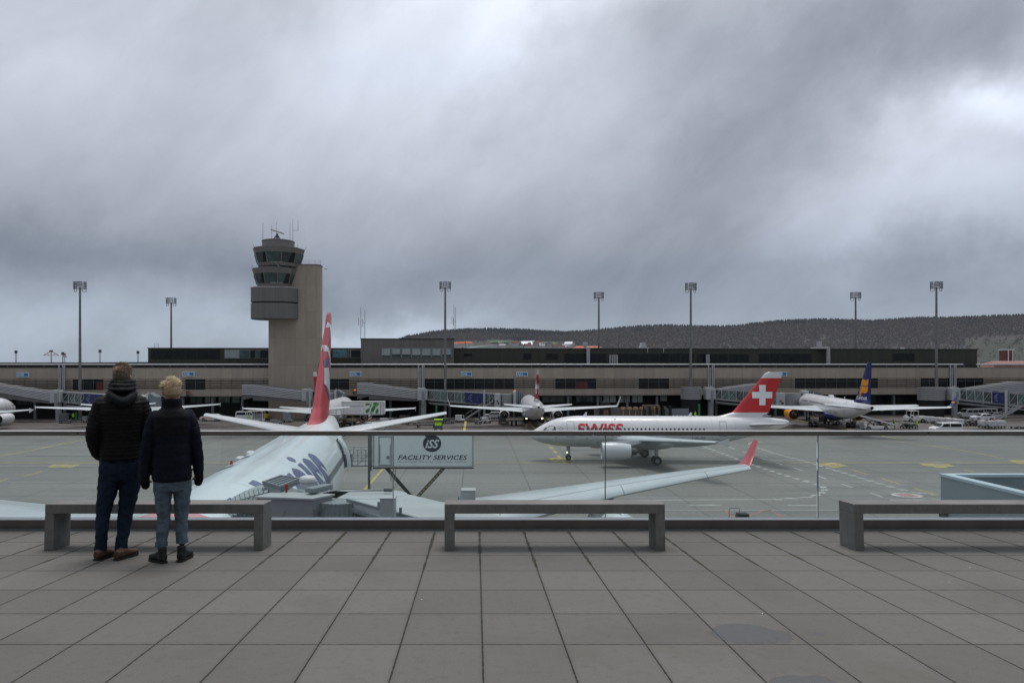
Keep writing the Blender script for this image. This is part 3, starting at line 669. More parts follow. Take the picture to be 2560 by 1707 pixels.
# drain grating and base beam
gr=MB(); 
for i in range(1,1240):
    x=-13+i*.0195
    gr.box(x,x+.007,7.72,7.83,-.012,.0)
gr.box(-13,12,7.704,7.722,-.015,.004); gr.box(-13,12,7.828,7.846,-.015,.004)
go=gr.build('drain_grating',M['grate']); go.location=(0,0,DZ); go.rotation_euler=(-AL,0,0); tag(go,'galvanised drain grating along the foot of the glass railing','drain grating')
sl=MB(); sl.box(-30,34,7.70,7.86,-.2,-.03); so_=sl.build('drain_channel',M['slot']); so_.location=(0,0,DZ); so_.rotation_euler=(-AL,0,0); struct(so_,'dark channel below the drain grating')
# railing
YR=7.99
rail=thing('glass_railing','long frameless glass railing with brown metal handrail at the terrace edge','railing',(0,YR,0))
zb=DZ-SLOPE*YR
b=MB(); b.box(-16,18,-.10,.06,zb-.25,zb+.098); b.build('base_channel',M['rail'],rail,bevel=.004)
b=MB(); b.box(-16,18,-.104,-.012,zb+.0985,zb+.108); b.build('base_trim',M['rail_edge'],rail)
zt=zat(1078,YR)
hr=MB()
for x0,x1 in((-16,-4.645),(-4.635,1.365),(1.375,5.27),(5.28,18)):
    hr.box(x0,x1,-.035,.035,zt-.047,zt)
hr.build('handrail',M['rail'],rail,bevel=.008)
hr=MB(); hr.box(-16,18,-.038,.03,zt+.0005,zt+.008); hr.build('handrail_edge',M['rail_edge'],rail)
seams=[xat(p,YR) for p in(-607,-77,453,983,1513,2044,2574,3104)]
for a,c in zip(seams,seams[1:]):
    p=MB(); p.box(a+.006,c-.006,-.008,.008,zb+.09,zt-.03); p.build('glass_panel',M['glass'],rail)
for s_ in seams[1:-1]:
    e=MB(); e.box(s_-.0055,s_-.0015,-.009,.009,zb+.106,zt-.047); e.build('panel_seam',mat('seam_pale',(.42,.36,.35),.4),rail); e=MB(); e.box(s_+.0015,s_+.0055,-.009,.009,zb+.106,zt-.047); e.build('panel_seam',mat('seam_dark',(.10,.10,.10),.4),rail)
# benches
def bench(x0,x1,label):
    yf=6.734; d=.285; hh=.455; t=.094
    root=thing('bench',label,'bench',(x0,yf,DZ-SLOPE*yf),0,'concrete benches along the railing',rx=-AL)
    W=x1-x0
    m=MB(); m.box(0,W,0,d,hh-t,hh); o=m.build('seat',[M['bench'],M['bench_top']],root,bevel=.005)
    for p in o.data.polygons:
        if p.normal.z>.9: p.material_index=1
    for a in(0,W-t):
        m=MB(); m.box(a+.0006,a+t-.0006,.0006,d-.0006,0,hh-t); m.build('leg',M['bench'],root,bevel=.005)
bench((109-CX)*6.734/F,(677-20-CX)*6.734/F,'concrete bench with two people standing in front of it')
bench((1111-CX)*6.734/F,(1664-CX)*6.734/F,'middle concrete bench standing alone in the centre of the terrace')
bench((2137.6-CX)*6.734/F,(2137.6-CX)*6.734/F+2.19,'right hand concrete bench cut off by the picture edge')
# small litter on deck
for i,(px,py) in enumerate(((2373,1455),(1906,1534),(1054,1499),(2424,1419))):
    Yd=1.507*F/(py-994); m=MB(); m.box(-.005,.005,-.003,.003,0,.003)
    o=m.build('litter_scrap',M['signwhite']); o.location=((px-CX)*Yd/F,Yd,DZ-SLOPE*Yd+.001); o.rotation_euler=(0,0,i*1.1)
    tag(o,['tiny pale scrap right of the third bench leg','tiny pale scrap just above the big damp patch','tiny pale scrap left of the middle of the terrace','tiny speck behind the right bench'][i],'litter')
# ================================================================ right parapet (lower wing of this building)
zt_=9.35; Yc=(H-zt_)*F/(1183-CY); Xc=xat(2352,Yc)
pr=thing('roof_parapet','pale blue metal clad wing with open roof parapet at the lower right','building',(Xc,Yc,0))
m=MB(); m.box(0,.13,-14,-.13,7.6,zt_-.07); m.box(0,12,-.13,0,7.6,zt_-.07); m.box(.0,.13,-14,-.13,0,7.56); m.box(.13,12,-.13,0,0,7.56)
pc=m.build('wall',m_panels('parapet_panels',(.50,.59,.63),3.1,50,lw=.02,rough=.45),pr)
m=MB(); m.box(-.03,.22,-14,-.19,zt_-.069,zt_); m.box(-.03,12,-.19,.03,zt_-.069,zt_); m.build('cap',M['parapet_cap'],pr)
m=MB(); m.box(.135,12,-14,-.135,7.4,7.6); m.build('roof',M['parapet_in'],pr)
m=MB(); m.box(.135,12,-.16,-.135,7.61,zt_-.08); m.build('inner_lining',M['parapet_in'],pr)
m=MB(); m.box(.012,.14,-14,0,7.561,7.599); m.build('joint',M['parapet_in'],pr)
m=MB(); m.box(-.12,-.02,-.3,-.1,8.25,8.42); m.box(-.05,0.02,-.22,-.16,8.3,8.36); tag(m.build('wall_lamp',M['black'],None,loc=(Xc,Yc,0)),'small black lamp fixed to the corner of the pale metal wing','lamp')
# ================================================================ painted markings (4 mm sheets)
def poly_mark(pts,z,mb,mi=0): mb.add([(x,y,z) for x,y in pts],[tuple(range(len(pts)))],mi)
def strip(pts,w,z,mb,dash=None,gap=None,mi=0):
    # pts ground xy; constant-width strip, optional dashes
    P=[Vector((x,y,0)) for x,y in pts]; seg=[]
    if not dash: seg=[(a,b) for a,b in zip(P,P[1:])]
    else:
        pos=0
        for a,b in zip(P,P[1:]):
            L=(b-a).length; u=(b-a)/L; t=-pos%(dash+gap) if False else 0
            t=(-pos)%(dash+gap)
            s0=t-(dash+gap)
            while s0<L:
                aa=max(0,s0); bb=min(L,s0+dash)
                if bb>aa: seg.append((a+u*aa,a+u*bb))
                s0+=dash+gap
            pos+=L
    for a,b in seg:
        u=(b-a).normalized(); nn=Vector((-u.y,u.x,0))*w/2
        mb.add([a+nn+Vector((0,0,z)),a-nn+Vector((0,0,z)),b-nn+Vector((0,0,z)),b+nn+Vector((0,0,z))],[(0,1,2,3)],mi)
def gp(l): return [gz(x,y) for x,y in l]
def bez(pts,n=14):
    out=[]
    for k in range(len(pts)-1):
        p0=pts[max(k-1,0)];p1=pts[k];p2=pts[k+1];p3=pts[min(k+2,len(pts)-1)]
        for j in range(n):
            t=j/n; out.append(tuple(.5*((2*b)+(-a+c)*t+(2*a-5*b+4*c-d)*t*t+(-a+3*b-3*c+d)*t**3) for a,b,c,d in zip(p0,p1,p2,p3)))
    out.append(pts[-1]); return out
y_=MB()
strip([(-120,84.6),(120,84.6)],.30,.004,y_)
strip(bez(gp([(-20,1142),(60,1129),(150,1110),(235,1094)])),.3,.004,y_)
strip(bez(gp([(2200,1100),(2300,1110),(2376,1121),(2440,1131),(2510,1146)])),.22,.004,y_)
for a,b in (((57,1191),(106,1177)),((-20,1209),(22,1196)),((2128,1173.5),(2170,1186)),((2202,1195),(2250,1210)),((2286,1220),(2345,1238)),((2408,1174),(2440,1180))): strip(gp([a,b]),.2,.004,y_)
strip([(-10.85,55),(-10.85,80)],.3,.004,y_)
strip([(10.9,84),(11.1,111)],.45,.008,y_,2.6,2.2)
strip([(11.1,116),(11.1,150)],.4,.004,y_)
strip([(-2.1,104),(-2.2,146)],.45,.004,y_)
strip([(69,110),(70,150)],.4,.004,y_); strip([(-30,112),(-30,145)],.4,.004,y_)
tag(y_.build('yellow_markings',M['yellow']),'yellow taxi lines painted on the apron','road marking',kind='structure')
for i,q in enumerate(([(118,1168),(133,1160.5),(205,1160.5),(178,1168.5)],[(2040,1158.5),(2090,1157),(2118,1164),(2088,1169),(2062,1166)],[(2296,1158),(2372,1160),(2386,1165),(2350,1170),(2308,1163)],[(2520,1150),(2600,1150),(2610,1161),(2545,1159)],[(1372,1145),(1431,1144),(1436,1153),(1380,1154)])):
    g_=MB(); pts=gp(q); poly_mark(pts,.012,g_); c_=(sum(p[0] for p in pts)/len(pts),sum(p[1] for p in pts)/len(pts))
    W=abs(pts[1][0]-pts[0][0])*.8
    k=MB(); flat_text(['54','A48','A46','A04','A02'][i] if False else ['A08','A44','A42','A40','A46'][i],2.6,2.2,lambda u,v:(c_[0]-1.3+u,c_[1]-1.1+v,.016),k)
    tag(g_.build('stand_pad_marking',M['yellow']),'yellow painted stand pad on the apron','road marking',kind='structure')
    struct(k.build('stand_pad_number',M['line']),'stand number on the yellow pad','road marking')
w_=MB()
def zipper(pts,w=.27):
    P=bez(pts,10); strip(P,w,.008,w_,.95,.75)
    Q=[]
    for a,b in zip(P,P[1:]+[P[-1]]):
        u=Vector((b[0]-a[0],b[1]-a[1],0)); 
        if u.length<1e-6: u=Vector((P[-1][0]-P[-2][0],P[-1][1]-P[-2][1],0))
        u.normalize(); Q.append((a[0]-u.y*.3,a[1]+u.x*.3))
    strip(Q,w,.012,w_,.75,.95)
zipper(gp([(1750,1114),(1800,1132),(1875,1160),(1960,1188),(2020,1205),(2052,1216),(2056,1226),(2040,1236),(2005,1243),(1934,1247.5)]))
strip(gp([(1934,1248),(1500,1250)]),.22,.008,w_)
zipper(gp([(1905,1103.5),(1880,1105),(1872,1110),(1890,1118),(1934,1133),(2029,1158),(2120,1186),(2212,1213),(2270,1228),(2335,1237)]))
for a,b in (((1823,1117),(1837,1122)),((1857,1129),(1873,1134)),((1898,1143),(1914,1148)),((1938,1155),(1956,1161)),((1984,1169),(2008,1177)),((2042,1188),(2066,1197)),((2104,1209),(2130,1218)),((2176,1232),(2206,1242)),((2226,1249),(2352,1249)),((1722,1262),(1804,1262)),((1969,1262.6),(2047,1262.6))): strip(gp([a,b]),.24,.008,w_)
strip(gp([(1480,1241),(1700,1242)]),.12,.004,w_); strip(gp([(1500,1276),(2090,1275)]),.1,.004,w_)
for i in range(9): strip(gp([(700+i*30,1079+i*1.2),(722+i*30,1080+i*1.2)]),.2,.004,w_)
tag(w_.build('white_markings',M['mwhite']),'white dashed service road lines painted on the apron','road marking',kind='structure')
r_=MB()
for l_ in([(1810,1275),(1838,1294)],[(1925,1275),(1966,1297)],[(1868,1292),(1905,1277)],[(1905,1277),(1925,1275)]): strip(gp(l_),.25,.008,r_)
tag(r_.build('red_markings',M['mred']),'faded red clearance lines painted on the apron','road marking',kind='structure')
cx_,cy_=gz(2267,1238)
c=MB(); poly_mark([(cx_+1.35*math.cos(t*PI/16),cy_+1.15*math.sin(t*PI/16)) for t in range(32)],.016,c); struct(c.build('speed_roundel',M['mwhite']),'painted white roundel with red figure','road marking')
c=MB(); flat_text('S',1.75,1.5,lambda u,v:(cx_-.87+u,cy_-.75+v,.02),c,bold=.06); struct(c.build('speed_roundel_figure',M['mred']),'red figure inside the painted roundel','road marking')
# dark rubber patches and repaired joints near the taxi line
d_=MB()
for px,py,L in((1560,1144,16),(1790,1146,18),(1480,1150,5),(150,1140,9),(330,1143,6),(380,1133,5),(1480,1124,7)): strip([(gz(px,py)[0]-L/2,gz(px,py)[1]),(gz(px,py)[0]+L/2,gz(px,py)[1]+.1)],.25,.004,d_)
struct(d_.build('sealed_joints',M['slot']),'dark sealed joints in the apron','road marking')
# ================================================================ NEAR WIDEBODY
AT=[(5,4.2,.04,.04),(5.4,4.2,.7,.7),(6.3,4.35,1.35,1.35),(7.8,4.6,2.0,2.05),(9.5,4.8,2.5,2.55),(11.5,4.93,2.79,2.79),(13.5,4.95,2.82,2.82),(44,4.95,2.82,2.82),(48.5,5.15,2.42,2.6),(52.5,5.55,2.1,2.2),(56.5,6.05,1.5,1.65),(60,6.5,.92,1.08),(62.5,6.8,.45,.6),(63.2,6.9,.2,.3)]
wb=Jet('airliner','large white four engined jet with tall red tail parked nose in below the terrace',-7.25,1.7,-1.470,1.0,AT)
wb.fuselage(M['fus_near'],n=72)
for sd in(1,-1):
    secs=[(20.0,1.8,3.9,14),(21.5,2.9,4.1,12.5),(27.3,9.5,4.7,7.6),(33.2,17.9,5.1,4.3),(36.4,24.1,5.4,3.0),(38.4,28.5,5.62,1.9)]
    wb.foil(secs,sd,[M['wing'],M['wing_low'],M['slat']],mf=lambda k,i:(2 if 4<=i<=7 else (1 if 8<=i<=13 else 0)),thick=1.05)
    mb=MB(); rr=[]
    for xl,y,z,c in((38.7,28.5,5.64,1.6),(38.95,28.75,5.76,1.35),(39.5,29.3,6.4,1.0),(40.1,29.85,7.2,.6)):
        rr.append([(xl+c*a,sd*(y-b*c*.9),z+b*c*.3) for a,b in Jet.AF])
    mb.loft(rr); wb.fin_build(mb,'winglet',M['edred'],smooth=True,ang=50)
    wb.foil([(53.2,.6,6.25,6.4),(59.2,10.6,7.7,2.2)],sd,name='tailplane',mats=[M['wing'],M['wing_low']],mf=lambda k,i:(1 if i>=8 else 0),thick=.78)
    wb.engine(22.0,sd*9.4,2.5,4.9,1.25,zw=4.4,pyl=3); wb.engine(30.1,sd*18.0,3.25,4.9,1.22,[M['fus_near']],zw=5.0,pyl=2.5)
    wb.gear(33.5,sd*5.3,4.0,[(-.9,-.6),(-.9,.6),(.9,-.6),(.9,.6)],.66,.5)
    # spanwise joint lines of slats, spoilers and flaps on the upper skin
    for ch in(.17,.66,.8):
        mb=MB()
        for a,b in zip(secs[1:],secs[2:]):
            q=[]
            for s_ in(a,b):
                zz=interp([(x,y) for x,y in sorted(Jet.AF[:8])],ch)[0]
                for w_ in(-.012,.012): q.append((s_[0]+s_[3]*ch+w_*1.6,sd*s_[1],s_[2]+s_[3]*zz*1.05+.022))
            mb.add([q[0],q[1],q[3],q[2]],[(0,1,2,3)])
        wb.fin_build(mb,'wing_joint',M['grey'])
    # slat seams across the leading edge
    for fy in(.33,.62,.86):
        y=2.9+25.6*fy; t=None
        for a,b in zip(secs,secs[1:]):
            if a[1]<=y<=b[1]: t=(y-a[1])/(b[1]-a[1]); q=[p+(r-p)*t for p,r in zip(a,b)]
        mb=MB(); pts=[(q[0]+q[3]*a-.004,q[2]+q[3]*b*1.05+.008) for a,b in Jet.AF[4:9]]
        mb.add([(x,sd*(q[1]+w),z) for x,z in pts for w in(-.025,.025)],[(2*i,2*i+1,2*i+3,2*i+2) for i in range(len(pts)-1)]); wb.fin_build(mb,'slat_joint',M['line'])
wb.gear(9.5,0,3.0,[(0,-.35),(0,.35)],.5,.35,'nose_gear')
wf=[(47.6,0,7.55,12.6),(49.4,0,7.95,11.2),(51.2,0,8.8,9.8),(52.6,0,10.2,8.6),(58.6,0,16.0,4.1),(59.2,0,16.6,3.5),(59.9,0,16.85,2.7)]
wb.foil(wf,1,[M['edred']],name='tail_fin',vertical=True,thick=.56)
white=[[(58.0,15.4),(59.2,15.5),(60.6,14.0),(61.9,11.9),(61.9,13.6),(61.2,15.6),(59.8,15.75),(58.6,15.9)],[(55.9,13.3),(57.0,13.3),(58.6,12.4),(61.3,10.9),(61.2,12.2),(58.6,13.4),(57.0,13.8),(56.3,13.8)],[(55.0,11.9),(57.4,11.9),(60.9,10.3),(60.8,8.9),(57.6,9.9),(54.2,10.6)],[(58.0,8.6),(60.9,8.2),(60.8,9.0),(58.6,9.3)]]
blue=[[(57.4,11.9),(61.2,11.7),(61.0,10.35)],[(54.2,10.55),(57.6,9.85),(60.8,8.85),(60.8,9.4+-.9),(57.4,9.2),(54.9,10.15)],[(55.2,12.5),(56.6,12.7),(57.0,12.0),(55.0,11.95)]]
fin_decal(wb,wf,white,M['fus_near'],'tail_flower_white',.56,1); fin_decal(wb,wf,blue,M['letter'],'tail_flower_blue',.56,1,off=.03)
fin_decal(wb,wf,white,M['fus_near'],'tail_flower_white',.56,-1); fin_decal(wb,wf,blue,M['letter'],'tail_flower_blue',.56,-1,off=.03)
# lettering, wrapped from below the windows up to the crown
wb.text('edelweiss',16.9,20.0,-1.05,4.5,1,M['letter'],arc=True,bold=.03,off=.015,step=.18,tall=True)
wb.text('edelweiss',18.3,17.6,-.95,4.75,-1,M['letter'],arc=True,bold=.035,off=.015,step=.3)
wb.windows([14.5+.53*i for i in range(62)],5.75,1,.26,.38)
wb.door(17.0,4.7,1.07,1.95,1); wb.door(32.7,4.75,.7,1.5,1,'exit_door')
# red emblem field across the crown near the front
mb=MB(); n1=16
rows=[]
for k in range(10):
    xx=15.2+k*.42
    half=math.sqrt(max(0,1-((k-1)/9.0)**2))*1.15 if k>1 else 1.2
    rows.append([wb.surf(xx,PI/2-half+2*half*i/n1,1,.013) for i in range(n1+1)])
for a in range(9):
    for i in range(n1): mb.add([rows[a][i],rows[a][i+1],rows[a+1][i+1],rows[a+1][i]],[(0,1,2,3)])
wb.fin_build(mb,'red_emblem',M['softred'])
mb=MB(); c0=(17.4,.72)
mb.add([wb.surf(17.4+.75*math.cos(t*PI/12),.80+.20*math.sin(t*PI/12),1,.02) for t in range(24)],[tuple(range(24))]); wb.fin_build(mb,'blue_emblem',M['letterd'])
# crown details : faint red stripe, antennas, beacon
mb=MB()
for k in range(26):
    x0=28+k*.8; w0=.0+.035*max(0,(k))/26*1.6
    t=PI/2-.06
    mb.add([wb.surf(x0,t-w0*.7,1,.012),wb.surf(x0,t+w0*.7,1,.012),wb.surf(x0+.8,t+w0*.74,1,.012),wb.surf(x0+.8,t-w0*.74,1,.012)],[(0,1,2,3)])
wb.fin_build(mb,'crown_stripe',mat('crown_stripe_pale',(.60,.56,.62),.35,0,.05,.4))
for i,(ax,th) in enumerate(((34.5,PI/2+.42),(32.6,PI/2+.45))):
    q=wb.surf(ax,th,1,0); mb=MB(); 
    rings=[[(q.x+.38*r*math.cos(2*PI*k/16),q.y+.2*r*math.sin(2*PI*k/16),q.z+h) for k in range(16)] for r,h in((1,-.06),(1,.04),(.8,.1),(.4,.125))]
    mb.loft(rings); wb.fin_build(mb,'satcom_dome',M['fus'],smooth=True,ang=70)
q=wb.surf(30.2,PI/2+.38,1,0); mb=MB(); mb.tube(q-Vector((0,0,.05)),q+Vector((0,0,.16)),.08,.05,12); wb.fin_build(mb,'beacon',M['beacon'],smooth=True)
for ax,th,hh in((39.5,PI/2+.1,.55),(27.0,PI/2-.9,.25)):
    q=wb.surf(ax,th,1,0); mb=MB(); mb.loft([[(q.x-.2,q.y-.02,q.z),(q.x+.2,q.y-.02,q.z),(q.x+.2,q.y+.02,q.z),(q.x-.2,q.y+.02,q.z)],[(q.x+.05,q.y-.01,q.z+hh),(q.x+.2,q.y-.01,q.z+hh),(q.x+.2,q.y+.01,q.z+hh),(q.x+.05,q.y+.01,q.z+hh)]]); wb.fin_build(mb,'antenna',M['fus'])
# panel joints round the fuselage
for xx in(24.2,30.8,36.4,41.7,46.2):
    mb=MB(); 
    for k in range(40):
        a=-.6+k*.1; mb.add([wb.surf(xx,a,1,.006),wb.surf(xx+.018,a,1,.006),wb.surf(xx+.018,a+.1,1,.006),wb.surf(xx,a+.1,1,.006)],[(0,1,2,3)])
    wb.fin_build(mb,'panel_joint',M['ltgrey'])
# aft door standing open on the port side
mb=MB(); mb.add([wb.surfz(x,z,1,.03) for x,z in((47.1,4.75),(48.25,4.75),(48.25,5.6),(48.2,6.3),(48.1,6.75),(47.2,6.75),(47.12,6.3),(47.1,5.6))],[tuple(range(8))]); wb.fin_build(mb,'doorway',M['black'])
mb=MB()
for i in range(8):
    z0=4.75+i*.25; a=wb.surfz(47.1,z0,1,.05); b2=wb.surfz(47.1,z0+.25,1,.05); mb.beam(a,b2,.07); a=wb.surfz(48.3,z0,1,.05); b2=wb.surfz(48.3,z0+.25,1,.05); mb.beam(a,b2,.07)
wb.fin_build(mb,'door_frame',M['dgrey'])
mb=MB(); rings=[]
for i in range(8):
    z0=4.8+i*.28; p=wb.surfz(46.6,z0,1,.28); rings.append([(45.9,p.y,p.z),(47.0,p.y+.05,p.z),(47.0,p.y+.17,p.z),(45.9,p.y+.12,p.z)])
mb.loft(rings); wb.fin_build(mb,'open_door',M['fus_near'],smooth=True,ang=30)
mb=MB(); a=wb.surfz(47.6,5.2,1,.1); mb.box(47.3,48.1,a.y-.1,a.y+.5,4.8,5.75,0); wb.fin_build(mb,'galley_trolley',M['grey'])
# ================================================================ CLEANING SERVICE HIGH LOADER beside the aft door
YB=49.3; xb0=xat(932,YB); xb1=xat(1184,YB)
hl=thing('catering_truck','pale high lift box truck raised to the aft door of the near jet','truck',(xb0,YB,0))
L=xb1-xb0; z0=zat(1166,YB)+.02; z1=z0+2.35
m=MB(); m.box(.05,L-.04,0,2.4,z0,z1); m.build('cargo_box',M['iss'],hl,bevel=.03)
m=MB(); m.box(0,L,-.05,.0-.004,z0-.08,z0+.03); m.box(0,.1,-.05,-.004,z0,z1+.04); m.box(L-.1,L,-.05,-.004,z0,z1+.04); m.box(0,L,-.05,-.004,z1-.03,z1+.05); m.build('box_frame',M['ltgrey'],hl)
m=MB(); m.box(0,L,-.04,2.4,z0-.17,z0-.085); m.build('box_floor',M['black'],hl)
m=MB(); m.box(.42,.47,-.03,-.006,z0+.05,z0+2.15); m.box(1.33,1.38,-.03,-.006,z0+.05,z0+2.15); m.box(.42,1.38,-.03,-.006,z0+2.10,z0+2.16); m.box(.48,1.32,-.012,-.004,z0+.04,z0+.12)
m.box(1.0,1.2,-.05,-.004,z0+.55,z0+.75); m.box(.5,.53,-.04,-.004,z0+.2,z0+1.6); m.box(1.24,1.27,-.04,-.004,z0+.2,z0+1.6); m.build('side_door',M['grey'],hl)
cxl,czl,rl=4.28,z0+1.65,.66
m=MB(); m.add([(cxl+rl*math.cos(2*PI*k/40),-.012,czl+rl*.93*math.sin(2*PI*k/40)) for k in range(40)],[tuple(range(40))]); m.box(3.78,4.05,-.014,-.008,czl+.5,czl+.6); m.build('logo_disc',M['issdark'],hl)
m=MB(); flat_text('iSS',1.02,.62,lambda u,v:(3.78+u,-.02,czl-.34+v),m,shear=.35,bold=.02); m.build('logo_letters',M['iss'],hl)
m=MB(); flat_text('FACILITY SERVICES',5.0,.34,lambda u,v:(1.82+u,-.012,z0+.47+v),m,shear=.25,bold=.012); m.build('lettering',M['issdark'],hl)
m=MB(); flat_text('ISS    Support Services    Property Services    Security    Cleaning    Kanal Services',4.9,.10,lambda u,v:(1.85+u,-.012,z0+.27+v),m,shear=.25); m.build('small_lettering',M['jetdark'],hl)
for a,b,mm in(((.95,.35,z0-.17),(4.0,.35,1.15),M['darkmetal']),((5.1,.2,z0-.17),(1.9,.2,1.15),M['dgrey'])):
    m=MB(); m.beam(a,b,.16,.24); m.build('scissor_arm',mm,hl)
m=MB()
for i in range(16):
    t=.05+i*.058; p=Vector((5.1,.105,z0-.17)).lerp(Vector((1.9,.105,1.15)),t); m.beam(p,p+Vector((.09,0,.11)),.006,.1)
m.build('warning_stripe',M['yellow'],hl)
m=MB(); m.box(-.3,L-.3,.1,2.3,.75,1.1); m.build('chassis',M['dgrey'],hl)
m=MB(); m.prism([(L-1.5,.1),(L+.2,.1),(L+.2,2.3),(L-1.5,2.3)],.6,1.6); m.build('driver_cab',M['white'],hl,bevel=.08)
m=MB(); m.box(L-1.2,L+.0,.08,2.32,1.6,2.2); m.build('cab_window',M['jglass'],hl,bevel=.08)
for wx in(.9,L-1.0):
    for wy in(.15,2.0): m=MB(); m.tube((wx,wy,.45),(wx,wy+.28,.45),.45,n=20); m.build('wheel',M['rubber'],hl,smooth=True)
m=MB(); 
for x in(.6,.95): m.beam((x+.7,-.03,z0-.2),(x+.7,-.03,z0-1.05),.04)
for zz in(.35,.6,.85,1.03): m.beam((1.3,-.03,z0-zz),(1.65,-.03,z0-zz),.035)
m.build('ladder',M['grey'],hl)
# loading platform with guard rails
pl=MB(); px0=xat(853,YB)-xb0
pl.box(px0,-.02,.3,1.9,z0-.06,z0+.03); pl.build('platform',M['grey'],hl)
pl=MB()
for yy in(.3,1.9):
    for zz in(.35,.75,1.15): pl.beam((px0,yy,z0+zz),(0,yy,z0+zz),.05)
    for k in range(5): pl.beam((px0*(k/4),yy,z0),(px0*(k/4),yy,z0+1.15),.05)
    pl.beam((px0*.5,yy,z0+.1),(0,yy,z0+1.1),.05)
pl.build('guard_rail',M['ltgrey'],hl)
pl=MB(); pl.beam((-.25,-.1,z1+.1),(-.25,-.1,.3),.16,.16); pl.beam((-.1,-.15,z1+.1),(-.1,-.15,z0-.3),.09,.09); pl.build('support_post',M['jetdark'],hl)
# ================================================================ NEAR PASSENGER BRIDGE
S=Vector((-3.45,22.55,0)); dr=Vector((.67,-.742,0)); pn=Vector((.742,.67,0))
jb=thing('passenger_bridge','grey boarding bridge with folding hood docked to the near jet','passenger bridge',(0,0,0))
def J(p): return Vector(p)
# tunnel (two telescoping sections)
def tunnel(a,b,w,z0,z1,dz0,dz1,parent,name):
    P=lambda t,s,z: S+dr*t+pn*s+Vector((0,0,z))
    m=MB(); m.loft([[P(a,-w/2,z1-.16+dz0),P(a,w/2,z1-.16+dz0),P(a,w/2,z1+dz0),P(a,-w/2,z1+dz0)],[P(b,-w/2,z1-.16+dz1),P(b,w/2,z1-.16+dz1),P(b,w/2,z1+dz1),P(b,-w/2,z1+dz1)]]); r=m.build(name+'_roof',M['jetroof'],parent)
    m=MB()
    for sd in(-1,1):
        m.beam(P(a,sd*w/2,z0+.2+dz0),P(b,sd*w/2,z0+.2+dz1),.14,.4); m.beam(P(a,sd*(w/2+.03),z1-.22+dz0),P(b,sd*(w/2+.03),z1-.22+dz1),.08,.1)
        k=a
        while k<b: 
            t=(k-a)/(b-a); zz=dz0+(dz1-dz0)*t; m.beam(P(k,sd*w/2,z0+zz),P(k,sd*w/2,z1-.2+zz),.12,.1); k+=1.45
    m.build(name+'_frame',M['jetgrey'],parent)
    m=MB()
    for sd in(-1,1):
        k=a
        while k<b-1.45:
            t=(k-a)/(b-a); zz=dz0+(dz1-dz0)*t; m.beam(P(k+.1,sd*(w/2-.02),z1-.35+zz),P(k+1.4,sd*(w/2-.02),z0+.35+zz),.05,.05); k+=1.45
    m.build(name+'_brace',M['ltgrey'],parent)
    for sd in(-1,1):
        k=a
        while k<b-.3:
            e=min(b,k+1.45); t=(k-a)/(b-a);u=(e-a)/(b-a)
            m=MB(); m.add([P(k+.05,sd*(w/2-.06),z0+.35+dz0+(dz1-dz0)*t),P(e-.05,sd*(w/2-.06),z0+.35+dz0+(dz1-dz0)*u),P(e-.05,sd*(w/2-.06),z1-.3+dz0+(dz1-dz0)*u),P(k+.05,sd*(w/2-.06),z1-.3+dz0+(dz1-dz0)*t)],[(0,1,2,3)])
            m.build('window_pane',M['jglass'],parent); k+=1.45
    m=MB(); m.loft([[P(a,-w/2,z0+dz0),P(a,w/2,z0+dz0),P(a,w/2,z0+.1+dz0),P(a,-w/2,z0+.1+dz0)],[P(b,-w/2,z0+dz1),P(b,w/2,z0+dz1),P(b,w/2,z0+.1+dz1),P(b,-w/2,z0+.1+dz1)]]); m.build(name+'_floor',M['jetdark'],parent)
tunnel(.0,7.2,2.15,5.1,7.85,0,.02,jb,'inner_tunnel'); tunnel(6.6,16.0,2.45,4.95,8.03,.0,.3,jb,'outer_tunnel')
P=lambda t,s,z: S+dr*t+pn*s+Vector((0,0,z))
# roof rail with brackets on the near edge
m=MB(); m.beam(P(.2,-1.05,7.90),P(7.0,-1.05,7.92),.08,.07); 
for t in(2.0,3.1): m.cbox(P(t,-1.06,8.0),(.08,.08,.2))
m.build('roof_cable_duct',M['jetgrey'],jb)
# corrugated end rotunda
m=MB(); c_=Vector((-4.35,22.05,0)); n=36; poly=[(c_.x+(.8+(.04 if k%2 else 0))*math.cos(2*PI*k/(2*n)),c_.y+(.8+(.04 if k%2 else 0))*math.sin(2*PI*k/(2*n))) for k in range(2*n)]
m.prism(poly,5.0,7.85); m.build('rotunda_curtain',M['jetgrey'],jb)
m=MB(); c2=Vector((-3.75,22.85,0)); m.prism([(c2.x+1.45*math.cos(2*PI*k/32),c2.y+.85*math.sin(2*PI*k/32)) for k in range(32)],7.76,7.86); m.build('rotunda_roof',M['jetroof'],jb)
# cab
cz=7.98
cabpoly=[(-6.9,21.5),(-5.05,21.2),(-4.6,21.9),(-6.6,22.3)]
m=MB(); m.prism(cabpoly,5.0,cz); m.build('cab',M['grey'],jb,bevel=.03)
m=MB(); m.box(-6.45,-5.75,21.22,21.27,5.9,6.95,M=Matrix.Identity(4)); m.build('cab_window',M['jglass'],jb)
m=MB(); m.prism([(-6.95,21.45),(-5.05,21.15),(-4.52,21.9),(-6.62,22.35)],cz+.005,cz+.06); m.build('cab_roof',M['jetroof'],jb); m=MB(); m.prism([(-6.75,22.36),(-4.55,21.95),(-4.3,23.3),(-6.5,23.9)],5.0,cz-.12); m.build('cab_rear',M['jetgrey'],jb)
m=MB(); m.cbox((-5.1,22.2,cz+.19),(.34,.95,.15),0,R(-30)); m.cbox((-5.1,22.2,cz+.10),(.3,.6,.04),0,R(-30)); m.build('roof_box',M['jetgrey'],jb,bevel=.02)
